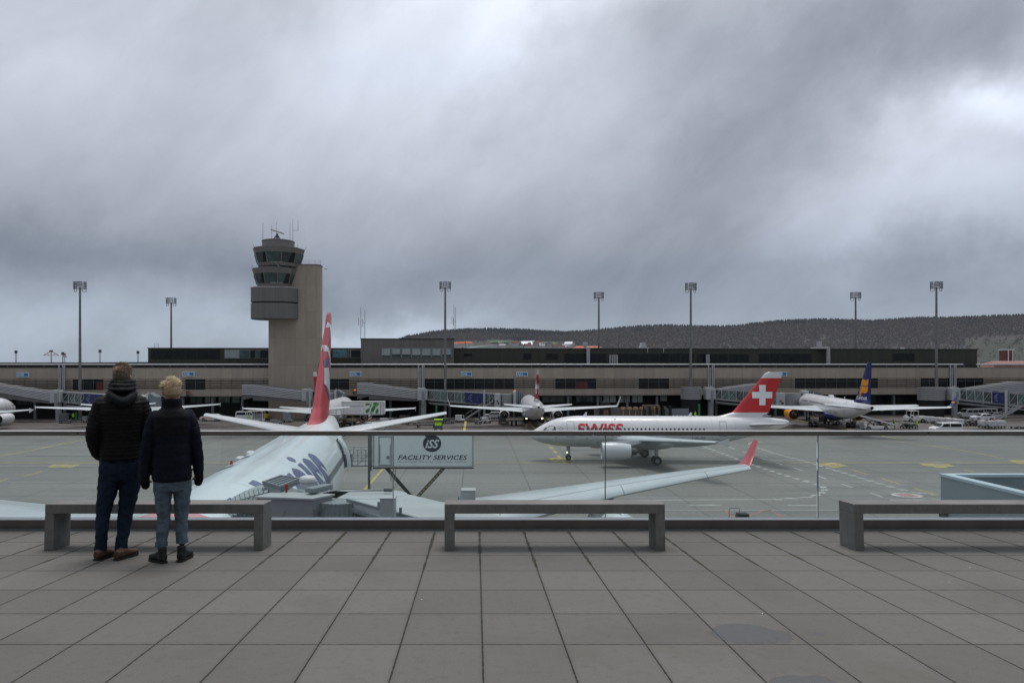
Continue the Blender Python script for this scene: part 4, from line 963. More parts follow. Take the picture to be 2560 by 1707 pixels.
m=MB(); m.tube((-4.85,21.33,5.1),(-4.85,21.33,7.7),.03); m.beam((-5.0,21.17,5.0),(-5.0,21.17,7.7),.05); m.build('corner_trim',M['jetdark'],jb)
# air conditioner dome
m=MB(); rings=[[(-5.6+.55*r*math.cos(2*PI*k/24),22.7+.55*r*math.sin(2*PI*k/24),cz+.09+.62*h) for k in range(24)] for r,h in((.42,0),(.42,.30),(.36,.31),(.36,.36),(.50,.37),(.50,.52),(.44,.62),(.28,.68),(.05,.70))]
m.loft(rings); m.build('air_conditioner',M['whited'],jb,smooth=True,ang=50)
# raised hood frame with louvres, cheek plate and two red beacons
A_,B_,C_,D_=[Vector(p) for p in((-6.95,22.3,8.33),(-6.33,22.2,8.17),(-6.02,23.5,8.22),(-6.72,23.5,8.34))]
m=MB()
for k in range(6):
    t=k/5; p=A_.lerp(B_,t)+Vector((0,0,.02)); q=D_.lerp(C_,t); m.beam(p,q,.09,.045)
m.beam(A_,B_,.06,.13); m.beam(B_,C_,.06,.2); m.beam(D_,C_,.06,.1); m.beam(A_,D_,.05,.1); m.build('canopy_frame',M['jetgrey'],jb)
m=MB()
for k in range(5):
    t=(k+.5)/5; p=A_.lerp(B_,t)-Vector((0,0,.06)); q=D_.lerp(C_,t)-Vector((0,0,.06)); m.beam(p,q,.1,.02)
m.build('canopy_slat',M['jetroof'],jb)
m=MB(); m.loft([[A_-Vector((0,.06,.06)),B_-Vector((0,.06,.06)),Vector((-6.3,22.0,7.72))],[A_-Vector((0,.02,.06)),B_-Vector((0,.02,.06)),Vector((-6.3,22.04,7.72))]]); m.build('cheek_plate',M['jetgrey'],jb)
m=MB(); m.loft([[B_-Vector((0,0,.1)),Vector((-5.45,22.25,7.83)),Vector((-6.3,22.04,7.72))],[B_+Vector((.1,.5,-.1)),Vector((-5.35,22.7,7.83)),Vector((-6.2,22.5,7.72))]]); m.build('cheek_fairing',M['jetgrey'],jb)
for bx,by,bz in((-6.16,22.2,8.14),(-5.88,23.4,8.2)):
    m=MB(); m.tube((bx,by,bz+.0),(bx,by,bz+.17),.052,.048,12); m.tube((bx,by,bz-.12),(bx,by,bz),.035,.035,8); m.build('beacon',M['beacon'],jb,smooth=True)
# bellows : stack of arched fabric folds leaning to the fuselage
for k in range(9):
    t=k/8; x=-6.8-t*1.15; y=22.45-t*.1; top=8.12-.12*t*t-.25*t; dp=1.5-.15*t
    m=MB(); arch=[(-dp,5.0),(-dp,top-.5),(-dp*.8,top-.12),(-dp*.45,top),(dp*.45,top),(dp*.8,top-.12),(dp,top-.5),(dp,5.0)]
    inn=[(a*.9,b-.1 if b>5 else b) for a,b in arch]
    def ring(xx,A): return [(xx,y+.75+a,b) for a,b in A]
    m.loft([ring(x+.09,inn),ring(x,arch),ring(x-.09,inn)],0,(False,False),closed=False)
    m.build('bellows_fold',M['hood'],jb)
    m=MB(); 
    for (a,b),(c,d) in zip(arch[1:7],arch[2:7]): m.beam((x,y+.75+a,b+.02),(x,y+.75+c,d+.02),.11,.10)
    m.build('bellows_rib',M['hoodlt'],jb)
    m=MB(); m.tube((x,y-.55,top-.1),(x-.05,y-.55,top+.13),.008,n=6); m.build('bird_spike',M['dgrey'],jb)
m=MB(); m.prism([(-8.2,21.75),(-6.7,21.65),(-6.7,23.9),(-8.2,23.7)],4.8,7.2); m.build('bellows_lining',M['hood'],jb)
# cable loop on the cab wall
m=MB(); pts=[(-6.85,21.4,7.6),(-6.88,21.38,6.9),(-6.75,21.36,6.5),(-6.6,21.36,6.3),(-6.62,21.36,6.0),(-6.8,21.37,5.95),(-6.88,21.38,6.2),(-6.84,21.38,6.6),(-6.8,21.39,7.5)]
pp=bez(pts,6)
for a,b in zip(pp,pp[1:]): m.tube(a,b,.035,n=6)
m.build('hanging_cable',M['dgrey'],jb,smooth=True)
m=MB(); pp=bez([(-5.95,21.28,7.65),(-6.05,21.28,7.2),(-5.98,21.28,6.7),(-6.02,21.28,6.2),(-5.5,21.22,6.1)],6)
for a,b in zip(pp,pp[1:]): m.tube(a,b,.014,n=5)
m.build('thin_cable',M['dgrey'],jb)
# lift columns
for t,s,ztop,lab in((3.05,-1.45,8.42,0),(3.2,1.45,8.30,1)):
    p=P(t,s,0); m=MB(); m.cbox((p.x,p.y,(ztop-.5)/2+.3),(.30,.30,ztop-.7)); m.build('lift_column',M['jetgrey'],jb,bevel=.02)
    m=MB(); m.cbox((p.x,p.y,ztop-.28),(.42,.42,.55),0,0); m.cbox((p.x,p.y,ztop+.02),(.46,.46,.04)); m.build('column_cap',M['ltgrey'],jb,bevel=.02)
p=P(3.1,0,0); m=MB(); m.cbox((p.x,p.y,4.6),(3.4,.35,.4),0,math.atan2(pn.y,pn.x)); m.build('cross_beam',M['jetdark'],jb)
for s in(-1.3,1.3):
    p=P(3.1,s,0); m=MB(); m.tube(p+Vector((-.2,0,.55)),p+Vector((.2,0,.55)),.55,n=24); m.build('wheel',M['rubber'],jb,smooth=True)
p=P(16,0,0); m=MB(); m.prism([(p.x+2*math.cos(2*PI*k/32),p.y+2*math.sin(2*PI*k/32)) for k in range(32)],5.2,8.5); m.build('fixed_rotunda',M['jetgrey'],jb)
m=MB(); m.tube((p.x,p.y,0),(p.x,p.y,5.2),.5,n=24); m.build('support_column',M['grey'],jb,smooth=True)
# small gear lying on the roof
m=MB(); q=Vector((-2.95,22.9,7.93)); m.cbox(q+Vector((0,0,.05)),(.28,.12,.1)); m.beam(q+Vector((0,0,.03)),q+Vector((-1.7,-.2,.03)),.02); m.beam(q+Vector((0,.05,.03)),q+Vector((-1.6,.25,.03)),.02); m.build('roof_latch',M['dgrey'],jb)
for i,(t,s) in enumerate(((9.2,-.2),(10.4,.4))):
    q=P(t,s,8.12+.03*t/10); m=MB(); m.cbox(q+Vector((0,0,.04)),(.5,.28,.1)); m.tube(q+Vector((-.1,0,.09)),q+Vector((-.1,0,.16)),.12,n=12); m.build('roof_vent',M['ltgrey'],jb)
# ================================================================ DOCK TERMINAL (facade line from (-104,150) to (126,164))
FA=Vector((-104,150,0)); FB=Vector((126,164,0)); fe=(FB-FA).normalized(); PHI=math.atan2(fe.y,fe.x)
def ft(px,dep=0):
    """facade coordinate of the point seen at bearing px, dep metres behind the facade line"""
    k=(px-CX)/F; A=FA+Vector((-fe.y,fe.x,0))*dep
    return (k*A.y-A.x)/(fe.x-k*fe.y)
def fY(px,dep=0): t=ft(px,dep); return (FA+Vector((-fe.y,fe.x,0))*dep+fe*t).y
dock=thing('terminal_dock','long low tan clad airport pier with louvre bands across the far side of the apron','terminal building',FA,PHI)
T0,T1=-60,330
Z0,Z1,Z2,Z3=5.03,6.46,8.87,11.35
WIN=[(-90,-20),(182,259),(463,514),(820,873),(1061,1285),(1388,1491),(1596,1673),(1987,2195),(2301,2459)]
wt=[(ft(a),ft(b)) for a,b in WIN]
m=MB(); m.box(T0,T1,0,.3,Z2,Z3); m.build('upper_wall',M['tan'],dock)
m=MB(); m.box(T0,T1,-.02,.3,Z0,Z1); m.build('lower_wall',M['tan_low'],dock)
m=MB(); m.box(T0,T1,.3,30,Z0+.05,Z3-.3); m.build('core',M['roof'],dock)
# louvres between windows
edges=[T0]+[v for w in wt for v in w]+[T1]
for a,b in zip(edges[0::2],edges[1::2]):
    if b-a<1: continue
    m=MB()
    for k in range(5):
        z=Z1+.02+k*.49; m.loft([[(a,-.03,z+.05),(a,.14,z+.05),(a,.14,z+.31),(a,-.03,z+.31)],[(b,-.03,z+.05),(b,.14,z+.05),(b,.14,z+.31),(b,-.03,z+.31)]])
    m.box(a,b,.17,.29,Z1,Z2,1); m.build('louvre_band',[M['louver'],M['void']],dock)
for (a,b) in wt[1:]:
    m=MB(); m.box(a,b,.12,.29,Z1,Z2,0); w=m.build('window',M['darkwin'],dock)
    m=MB(); n=max(2,round((b-a)/2.4)); 
    for i in range(n+1): m.box(a+(b-a)*i/n-.04,a+(b-a)*i/n+.04,.04,.119,Z1+.001,Z2-.001)
    m.box(a,b,.06,.118,Z2-.75,Z2-.68); m.build('window_frame',M['dgrey'],w)
for a,b,cc in((1441,1470,'red'),(240,258,'edred')):
    m=MB(); m.box(ft(a),ft(b),.10,.115,Z1+.15,Z2-.85); m.build('window_poster',mat('dim_red_poster',(.10,.012,.012),.3),dock)
# recessed ground floor
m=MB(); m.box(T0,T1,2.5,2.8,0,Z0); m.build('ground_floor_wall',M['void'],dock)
for a,b,z0,z1,mm in((476,505,3.4,4.9,'greenwin'),(512,540,3.4,4.9,'greenwin'),(545,575,3.4,4.9,'greenwin'),(580,600,3.4,4.9,'greenwin'),(476,500,.6,2.0,'darkwin'),(520,560,.6,2.4,'darkwin'),(1355,1430,3.3,4.7,'greenwin'),(1440,1505,3.3,4.7,'greenwin'),(1508,1540,3.2,4.85,'palewin'),(1546,1575,3.2,4.85,'palewin'),(1580,1607,3.2,4.85,'palewin'),(1650,1668,3.5,4.9,'palewin'),(2170,2190,2.9,4.9,'greenwin'),(2205,2260,2.9,4.6,'darkwin'),(2200,2228,.6,2.2,'greenwin'),(2235,2262,.6,2.2,'greenwin'),(2268,2300,.6,2.2,'darkwin'),(20,90,3.2,4.7,'darkwin')):
    m=MB(); m.box(ft(a,2.4),ft(b,2.4),2.40,2.498,z0,z1); w=m.build('ground_floor_window',M[mm],dock)
    m=MB(); n=max(1,round((ft(b,2.4)-ft(a,2.4))/1.6)); A,B=ft(a,2.4),ft(b,2.4)
    for i in range(n+1): m.box(A+(B-A)*i/n-.05,A+(B-A)*i/n+.05,2.33,2.399,z0,z1)
    m.build('window_frame',M['black'],w)
for px in range(-60,2640,74):
    m=MB(); m.box(ft(px,.8)-.25,ft(px,.8)+.25,.6,1.1,0,Z0-.001); m.build('column',M['jetdark'],dock)
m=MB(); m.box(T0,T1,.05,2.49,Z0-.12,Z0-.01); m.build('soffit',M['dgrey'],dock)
# roof edge: dark recess + bright pipe rail on brackets
m=MB(); m.box(T0,T1,-.06,.5,Z3,Z3+.07); m.build('coping',M['dgrey'],dock)
m=MB(); m.box(T0,ft(2442,2),2.0,2.2,Z3-.3,Z3+.62); m.build('roof_upstand',M['black'],dock)
zr=12.12
m=MB(); m.tube((T0,.3,zr),(ft(2410),.3,zr),.15,n=10); m.tube((ft(2443),.3,zr),(T1,.3,zr),.15,n=10); m.build('roof_pipe',mat('bright_pipe',(.55,.56,.58),.35,.3),dock,smooth=True)
for i in range(72):
    x=ft(-30)+i*3.95*.98
    if x<ft(2620): m=MB(); m.beam((x,.3,zr-.12),(x+.1,.35,Z3+.05),.12); m.build('pipe_bracket',M['dgrey'],dock)
# clusters of white down pipes
for a in(149,763,1046,1770,2374):
    for k,(dx,r) in enumerate(((0,.15),(4.2,.15),(10.2,.17),(14,.13))):
        m=MB(); x=ft(a+dx); m.tube((x,-.25,Z1-.2 if k!=1 else Z1+.1),(x,-.25,zr-.1 if k!=1 else Z3),r,n=10); m.build('down_pipe',M['corr'],dock,smooth=True)
# gate signs
def sign(px,text,lab,half=False):
    x=ft(px); s=thing('gate_sign',lab,'gate sign',FA+fe*x+Vector((fe.y,-fe.x,0))*.12,PHI,'gate number signs on the pier'); zc=zat(935 if px>400 else 937,fY(px))
    W=2.55
    m=MB(); m.box(-W/2,W/2,-.10,.1,zc-.52,zc+.52); m.build('sign_frame',M['signwhite'],s)
    m=MB(); m.box(-W/2+.13,W/2-.13,-.13,-.101,zc-.40,zc+.40); m.build('sign_face',M['signblue'],s)
    m=MB(); flat_text(text,1.3,.62,lambda u,v:(-W/2+.2+u,-.145,zc-.31+v),m,bold=.01); m.build('sign_text',M['signwhite'],s)
    m=MB(); 
    for k in range(3): m.box(.3+k*.22,.42+k*.22,-.14,-.131,zc-.28,zc-.16)
    m.build('sign_symbols',mat('sign_symbol_pale',(.25,.5,.7)),s)
sign(58.5,'A08','blue gate sign reading A08'); sign(472,'A48','blue gate sign reading A48'); sign(889,'A04','blue gate sign reading A04'); sign(1166,'A46','blue gate sign reading A46'); sign(1305,'A02','blue gate sign reading A02'); sign(1953,'A44','blue gate sign half hidden behind the taxiing jet tail')
# ---------------- upper set back storey
up=thing('upper_storey','dark olive flat roofed storey set back on top of the pier','building',FA,PHI)
D=6.0
def uz(py,px,dep=D): return zat(py,fY(px,dep))
xa,xb=ft(370,D),ft(2443,D)
m=MB(); m.box(xa,xb,D,D+14,Z3-.3,15.8); m.build('wall',M['olive'],up)
m=MB(); m.box(xa-.15,xb+.15,D-.12,D+14,15.8,15.98); m.build('roof',M['black'],up)
for a,b,y0,y1,mm in((378,550,874,897,'darkwin'),(1690,1735,883,905,'darkwin'),(1365,1396,884,898,'darkwin'),(1410,1464,884,905,'darkwin'),(1470,1515,884,905,'darkwin'),(1545,1700,884,905,'darkwin'),(1742,1820,885,905,'darkwin'),(1822,1872,885,905,'darkwin'),(1898,2028,884,907,'darkwin'),(2232,2286,883,901,'darkwin'),(1160,1181,884,890,'darkwin'),(1308,1328,883,898,'darkwin')):
    m=MB(); m.box(ft(a,D),ft(b,D),D-.06,D-.003,uz(y1,a),uz(y0,a)); w=m.build('dark_window',M[mm],up)
    A,B=ft(a,D),ft(b,D); n=max(1,round((B-A)/2.6)); m=MB()
    for i in range(n+1): m.box(A+(B-A)*i/n-.03,A+(B-A)*i/n+.03,D-.09,D-.061,uz(y1,a),uz(y0,a))
    m.build('mullion',M['olive'],w)
for (a,b,y0,y1,sp) in((562,670,873,896,[(562,573,'blind'),(574,598,'blind'),(600,624,'greenwin'),(626,638,'darkwin'),(639,650,'greenwin'),(651,670,'darkwin')]),(825,902,873,894,[(826,832,'darkwin'),(834,852,'cyanwin'),(854,865,'cyanwin'),(867,876,'greenwin'),(878,901,'darkwin')])):
    m=MB(); m.box(ft(a,D),ft(b,D),D-.1,D-.003,uz(y1,a),uz(y0,a)); m.build('window_frame',M['frame'],up)
    for c,d,mm in sp: m=MB(); m.box(ft(c,D),ft(d,D),D-.16,D-.101,uz(y1-1,a),uz(y0+2,a)); m.build('window_pane',M[mm],up)
# white pipes and ducts on the roof front
for px,py0,py1 in((1525.5,887,908),(1531.5,887,908),(1537,887,908),(1542.5,887,908),(1767,886,908),(1772,886,908)):
    m=MB(); x=ft(px,D-1); m.tube((x,D-1,Z3),(x,D-1,uz(py0,px,D-1)),.2,n=10); m.build('vent_pipe',M['corr'],up,smooth=True)
for px in(1470.5,2070.5):
    m=MB(); x=ft(px,D-1.2); m.box(x-.38,x+.38,D-1.5,D-.8,Z3,uz(868,px,D-1.2)); m.box(x-2.6 if px>2000 else x-.38,x+.38,D-1.5,D+2,uz(872,px,D-1.2),uz(868,px,D-1.2)+.01); o=m.build('air_duct',M['corr'],up,bevel=.1)
    m=MB(); 
    for k in range(9): m.box(x-.4,x+.4,D-1.53,D-.78,Z3+.4+k*.47,Z3+.45+k*.47)
    m.build('duct_joint',M['grey'],up)
for px,w,y0 in((1463,12,855),(2048,13,853)):
    m=MB(); x=ft(px,D+3); z=uz(y0,px,D+3); 
    m.tube((x,D+3,15.9),(x,D+3,16.6),.35,n=12); m.tube((x,D+3,16.55),(x,D+3,z),.62,n=16); m.build('roof_fan',M['corr'],up,smooth=True)
m=MB(); x=ft(1608,D+3); m.loft([[(x-.8,D+2.5,16.3),(x+.8,D+2.5,16.3),(x+.8,D+4,16.3),(x-.8,D+4,16.3)],[(x-.45,D+2.7,17.5),(x+.45,D+2.7,17.5),(x+.45,D+3.8,17.5),(x-.45,D+3.8,17.5)]]); m.box(x-.85,x+.85,D+2.4,D+4.1,15.98,16.3); m.build('roof_hood',M['ltgrey'],up)
for px in(1875,2402,386,2385):
    m=MB(); x=ft(px,D+2)
    for a in(0,.9): 
        m.beam((x+a,D+2,15.9),(x+a,D+2,17.0),.07); 
    m.beam((x,D+2,17.0),(x+.9,D+2,17.0),.07); m.beam((x,D+2,16.5),(x+.9,D+2,16.5),.05); m.build('roof_ladder_rail',M['ltgrey'],up)
m=MB(); x=ft(2257,D+3); m.box(x-.45,x+.45,D+2.9,D+3.3,16.0,16.3,0); m.box(x-.45,x+.45,D+2.9,D+3.3,16.3,16.55,1); m.build('warning_board',[M['signwhite'],M['softred']],up)
for px in(1619,1659):
    m=MB(); x=ft(px,D-.3); m.beam((x,D-.3,15.0),(x,D-.3,16.05),.07); m.beam((x,D-.3,16.05),(x+.4,D-.3,16.05),.07); m.build('roof_lamp',M['signwhite'],up)
# ---------------- grey office block
ob=thing('office_block','grey brown office block with a strip of seven pale blinded windows on the pier roof','building',FA,PHI); D2=4.0
a,b=ft(902,D2),ft(1135,D2); zt2=uz(848,1000,D2)
m=MB(); m.box(a,b,D2,D2+12,Z3-.2,zt2); m.build('wall',M['greyclad'],ob)
m=MB(); m.box(a-.1,b+.15,D2-.12,D2+12,zt2,zt2+.2); m.build('roof',M['black'],ob)
z0_,z1_=uz(892,1000,D2),uz(871,1000,D2)
m=MB(); A,B=ft(953,D2),ft(1130,D2); m.box(A,B,D2-.14,D2-.003,z0_-.15,z1_+.2); m.build('window_frame',M['frame'],ob)
for i in range(7):
    x0=A+.12+(B-A-.1)*i/7; x1=x0+(B-A)/7-.32
    m=MB(); m.box(x0,x1,D2-.19,D2-.141,z0_,z1_); w=m.build('window',M['greenwin'],ob)
    m=MB(); hb=[.0,.45,.3,.15,.0,.0,.35][i]; m.box(x0+.06,x1-.06,D2-.22,D2-.191,z0_+.35+hb*.6,z1_-.05); m.build('blind',M['blind'],w)
# antennas on the roof
for px,y0,nm in((902,768,0),(912,775,0),(1135,762,1),(1139,768,1)):
    x=ft(px,D2+3); root=thing('roof_antenna',['slim whip antenna at the left corner of the office block','second antenna with side dipole on the office block corner','tall whip antenna right of the office block','thinner whip antenna right of the office block'][[902,912,1135,1139].index(px)],'antenna',FA+fe*x+Vector((-fe.y,fe.x,0))*(D2+3),PHI,'roof antennas')
    m=MB(); m.tube((0,0,zt2-.2),(0,0,uz(y0,px,D2+3)),.07,.04,6); m.build('mast',M['mast'],root)
    m=MB(); z=uz((y0+870)/2-15,px,D2+3); m.beam((-.5,0,z),(.1,0,z),.05); m.beam((-.5,0,z-.9),(-.5,0,z+.9),.09); m.build('dipole',M['mast'],root)
# ================================================================ CONTROL TOWER
tx=ft(740,-.6); TO=FA+fe*ft(686,-1)+Vector((fe.y,-fe.x,0))*1.0
ct=thing('control_tower','tall tan concrete control tower with two stacked glazed cabs and a dark drum','control tower',TO,PHI)
YT=fY(740,-1); sx=YT/F
def tx_(px): return (px-686)*sx*1.0
def tz(py): return zat(py,YT)
m=MB(); xs0,xs1=tx_(671),tx_(790); 
m.prism([(xs0,0.2),(tx_(727),0.2-.0),(xs1,0.2),(xs1+.7,.9),(xs1+.7,3.7),(xs0,3.7)],0,tz(738)); m.build('lower_shaft',M['shaft'],ct)
m=MB(); m.prism([(tx_(727),.21),(xs1,.21),(xs1+.7,.9),(xs1+.7,3.7),(tx_(727),3.7)],tz(738)-.002,tz(662)); m.build('upper_shaft',M['shaft'],ct)
m=MB(); m.prism([(tx_(727)-.15,.1),(xs1,.1),(xs1+.8,.8),(xs1+.8,3.8),(tx_(727)-.15,3.8)],tz(662)+.002,tz(661)+.12); m.build('shaft_coping',M['cabmetal'],ct)
m=MB()
for px in(748,770,785,799):
    x=tx_(px); m.beam((x,.6,tz(661)),(x,.6,tz(649)),.04)
m.beam((tx_(748),.6,tz(650)),(tx_(799),.6,tz(650)),.035); m.beam((tx_(748),.6,tz(655)),(tx_(799),.6,tz(655)),.035); m.build('roof_railing',M['mast'],ct)
m=MB(); m.tube((tx_(811),1.5,tz(671)),(tx_(811),1.5,tz(669)),.25,n=8); m.beam((tx_(807),1.5,tz(670)),(tx_(811),1.5,tz(670)),.08); m.build('wall_lamp',M['ltgrey'],ct)
m=MB(); 
for k in range(6):
    pass
# drum : wide rounded body
def sq(w,d,y0,n=48,e=2.6,cx=0.0):
    out=[]
    for i in range(n):
        a=2*PI*i/n; c,s=math.cos(a),math.sin(a)
        out.append((cx+math.copysign(abs(c)**(2/e),c)*w/2,y0+math.copysign(abs(s)**(2/e),s)*d/2))
    return out
dw=(745-628)*sx; yc=1.2
m=MB(); m.prism(sq(dw,9,yc),tz(756.5),tz(722)); m.prism(sq(dw,9,yc),tz(798),tz(760)); m.build('drum',M['drum'],ct,smooth=True,ang=50)
m=MB(); m.prism(sq(dw-.5,8.5,yc),tz(760)-.1,tz(756.5)+.1); m.build('drum_gap',M['black'],ct)
m=MB(); m.prism(sq(dw+.1,9.1,yc),tz(722)+.002,tz(720)); m.build('drum_rim',M['corr'],ct,smooth=True,ang=50)
def octa(r,n=10,rot=.0,cx=0,cy=yc): return [(cx+r*math.cos(2*PI*(k+.5)/n+rot-PI/2),cy+r*math.sin(2*PI*(k+.5)/n+rot-PI/2)) for k in range(n)]
def cab(cx,rt,rb,yt,yg1,yg0,yb,nm):
    N=10
    def rr(py): return rb+(rt-rb)*(yb-py)/(yb-yt)
    m=MB(); m.loft([[(x,y,tz(yg1)) for x,y in octa(rr(yg1),cx=cx)],[(x,y,tz(yt)) for x,y in octa(rt,cx=cx)]],0,(True,True)); c=m.build(nm,M['cabmetal'],ct)
    m=MB(); m.loft([[(x,y,tz(yg0)) for x,y in octa(rr(yg0),cx=cx)],[(x,y,tz(yg1)) for x,y in octa(rr(yg1)-.02,cx=cx)]],0,(True,True)); 
    m.build('cab_glazing',M['greenwin'],c)
    m=MB(); 
    lo=octa(rr(yg0)+.03,cx=cx); hi=octa(rr(yg1)+.03,cx=cx)
    for k in range(N): m.beam((lo[k][0],lo[k][1],tz(yg0)),(hi[k][0],hi[k][1],tz(yg1)),.16)
    m.build('cab_mullion',M['cabmetal'],c)
    # reflections painted as dark quads over alternate panes, proud of the glazing
    for k in range(N):
        a,b=lo[k],lo[(k+1)%N]; d_,e_=hi[k],hi[(k+1)%N]
        if k%2==0:
            q=[(a[0]*.5+b[0]*.5,a[1]*.5+b[1]*.5,tz(yg0)),(b[0],b[1],tz(yg0)),(e_[0],e_[1],tz(yg1)),(d_[0]*.3+e_[0]*.7,d_[1]*.3+e_[1]*.7,tz(yg1))]
            m=MB(); m.add(q,[(0,1,2,3)]); m.build('cab_reflection',M['darkwin'],c)
    m=MB(); m.loft([[(x,y,tz(yb)) for x,y in octa(rb,cx=cx)],[(x,y,tz(yg0)) for x,y in octa(rr(yg0)-.0,cx=cx)]],0,(True,True)); m.build('cab_base',M['cabmetal'],c)
    return c
c1=cab(0.0,(744-628)*sx/2*1.0,(730-642)*sx/2,675,687,711,718,'lower_cab')
c2=cab(.75,(759-631)*sx/2,(748-646)*sx/2,624,636,660,668,'upper_cab')
m=MB(); m.prism(octa(3.9,cx=.3),tz(674),tz(664)); m.prism(octa(3.9,cx=0),tz(722),tz(717)); m.build('cab_neck',M['cabmetal'],ct)
m=MB(); m.prism(octa((733-654)*sx/2,16,cx=.6),tz(622)-.2,tz(604)); m.build('roof_drum',M['cabmetal'],ct)
m=MB(); m.prism(octa((733-654)*sx/2+.1,16,cx=.6),tz(604)+.002,tz(603)+.1); m.prism(octa((759-631)*sx/2+.06,10,cx=.75),tz(624)+.002,tz(624)+.12); m.prism(octa((744-628)*sx/2+.06,10,cx=0),tz(675)+.002,tz(675)+.12); m.build('roof_edge',M['frame'],ct)
m=MB()
for n_,r_,y_0,cx in((20,(759-631)*sx/2,624,.75),(20,(744-628)*sx/2,675,0)):
    pts=octa(r_,10,cx=cx)
    for x,y in pts: m.beam((x,y,tz(y_0)),(x*1.0+ (x-cx)*.05,y,tz(y_0)+.8),.05)
pts=octa(3.5,16,cx=.6); m.build('roof_edge_post',M['mast'],ct)
# balcony rail between the cabs
m=MB(); m.beam((tx_(684),-3.4,tz(660)),(tx_(715),-3.4,tz(660)),.07); m.beam((tx_(697),-3.4,tz(661)),(tx_(706),-3.4,tz(672)),.1); m.beam((tx_(685),-3.45,tz(711)),(tx_(716),-3.45,tz(711)),.07); m.build('balcony_rail',M['corr'],ct)
# radar scanner
m=MB(); rx=tx_(692)
for a in(-1,1): m.tube((rx+a*.9,0,tz(602)),(rx+a*.1,0.3,tz(588)),.16,n=8)
m.tube((rx,1.0,tz(602)),(rx,.4,tz(588)),.16,n=8); m.tube((rx,.3,tz(603)),(rx,.3,tz(584)),.22,n=10); m.build('radar_stand',M['dgrey'],ct,smooth=True)
m=MB(); m.loft([[(rx-1.4,.2,tz(576)),(rx-1.4,.5,tz(576)),(rx-1.4,.5,tz(576)+.3),(rx-1.4,.2,tz(576)+.3)],[(rx+1.5,.2,tz(586)),(rx+1.5,.5,tz(586)),(rx+1.5,.5,tz(586)+.3),(rx+1.5,.2,tz(586)+.3)]]); m.build('radar_scanner',mat('radar_cream',(.45,.43,.36),.5),ct)
for px,y0,y1 in((655,555,605),(677,560,603),(688,553,590),(722,557,605),(729,546,605),(742,548,575)):
    m=MB(); x=tx_(px); m.tube((x,1,tz(y1)),(x,1,tz(y0)),.05,.03,6); m.build('whip_antenna',M['mast'],ct)
m=MB(); m.beam((tx_(729),1,tz(574)),(tx_(742),1,tz(574)),.05); m.build('antenna_arm',M['mast'],ct)
# ================================================================ FLOODLIGHT MASTS
def mast(px,ytop,Y,label,back=False,rz=0):
    x=xat(px,Y); zt3=zat(ytop,Y); r=thing('floodlight_mast',label,'floodlight mast',(x,Y,0),rz,'tall floodlight masts around the apron')
    m=MB(); m.tube((0,0,0),(0,0,zt3-1.2),.36,.2,14); m.build('pole',M['mast'],r,smooth=True)
    m=MB(); w=1.3; 
    for a,q in((-1,1),(1,1)):
        m.beam((a*.55,-.3,zt3-2.1),(a*.55,-.3,zt3),.09); m.beam((a*1.15,.15,zt3-2.1),(a*1.15,.15,zt3),.09)
        m.beam((a*.55,-.3,zt3-2.1),(a*1.2,.15,zt3-2.1),.09); m.beam((0,0,zt3-1.5),(a*.6,-.3,zt3-1.5),.1)
    m.beam((-.5,.1,zt3-1.3),(.5,.1,zt3-1.3),.12); m.build('rack',M['mast'],r)
    for a in(-1,1):
        m=MB()
        for k in range(5): m.box(a*1.0-.3,a*1.0+.3,-.25,.1,zt3-1.55+k*.34,zt3-1.33+k*.34,0)
        m.build('lamp_bank',M['dgrey'],r)
    m=MB()
    for k in range(4):
        for q in(-1,0,1): m.box(q*.32-.12,q*.32+.12,-.5,-.2,zt3-1.1+k*.32,zt3-.9+k*.32)
    m.build('lamp_bank',M['grey'] if back else M['dgrey'],r)
    return r
mast(200,705,148,'floodlight mast standing left of the two people',rz=R(12)); mast(1113,705,153.5,'floodlight mast in front of the grey office block'); mast(1727,708,156,'floodlight mast behind the taxiing jet',rz=0); mast(2341,705,157,'floodlight mast nearest the right edge, in front of the pier',rz=R(-14))
mast(428,745,181,'shorter looking mast rising behind the left end of the dark storey',True,R(12)); mast(1497,731,176,'mast rising behind the dark storey before the village',True); mast(2139,731,178,'mast rising behind the dark storey above the blue tailed jet',True,R(-10))
# distant masts
for px,y0,lab,crane in((40,876,'far thin mast at the left edge of the horizon',0),(128,876,'far red framed mast like an umbrella on the left horizon',1),(157,880,'far thin mast just right of the red framed one',0),(162,884,'smaller red framed mast partly behind a thin mast',1),(250,874,'far thin mast between the near mast and the man',0),(345,877,'far thin mast left of the dark storey',0)):
    Y=520 if px!=162 else 700; x=xat(px,Y); z=zat(y0,Y); r=thing('distant_mast',lab,'mast',(x,Y,0),0,'far masts beyond the pier')
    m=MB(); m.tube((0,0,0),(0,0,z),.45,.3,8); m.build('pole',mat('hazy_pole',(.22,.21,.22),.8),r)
    m=MB()
    if crane:
        w=5.8 if px==128 else 2.2
        for a in(-1,1): m.beam((0,0,z-.6),(a*w,0,z-3.6),.35); m.beam((a*w,0,z-3.7),(0,0,z-3.7),.3); m.beam((a*w*.5,0,z-2.2),(a*w*.3,0,z-3.6),.25)
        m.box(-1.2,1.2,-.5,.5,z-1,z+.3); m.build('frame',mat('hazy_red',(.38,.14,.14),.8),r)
    else: m.box(-.9,.9,-.5,.5,z-2.2,z); m.build('lamp_head',M['dgrey'],r)
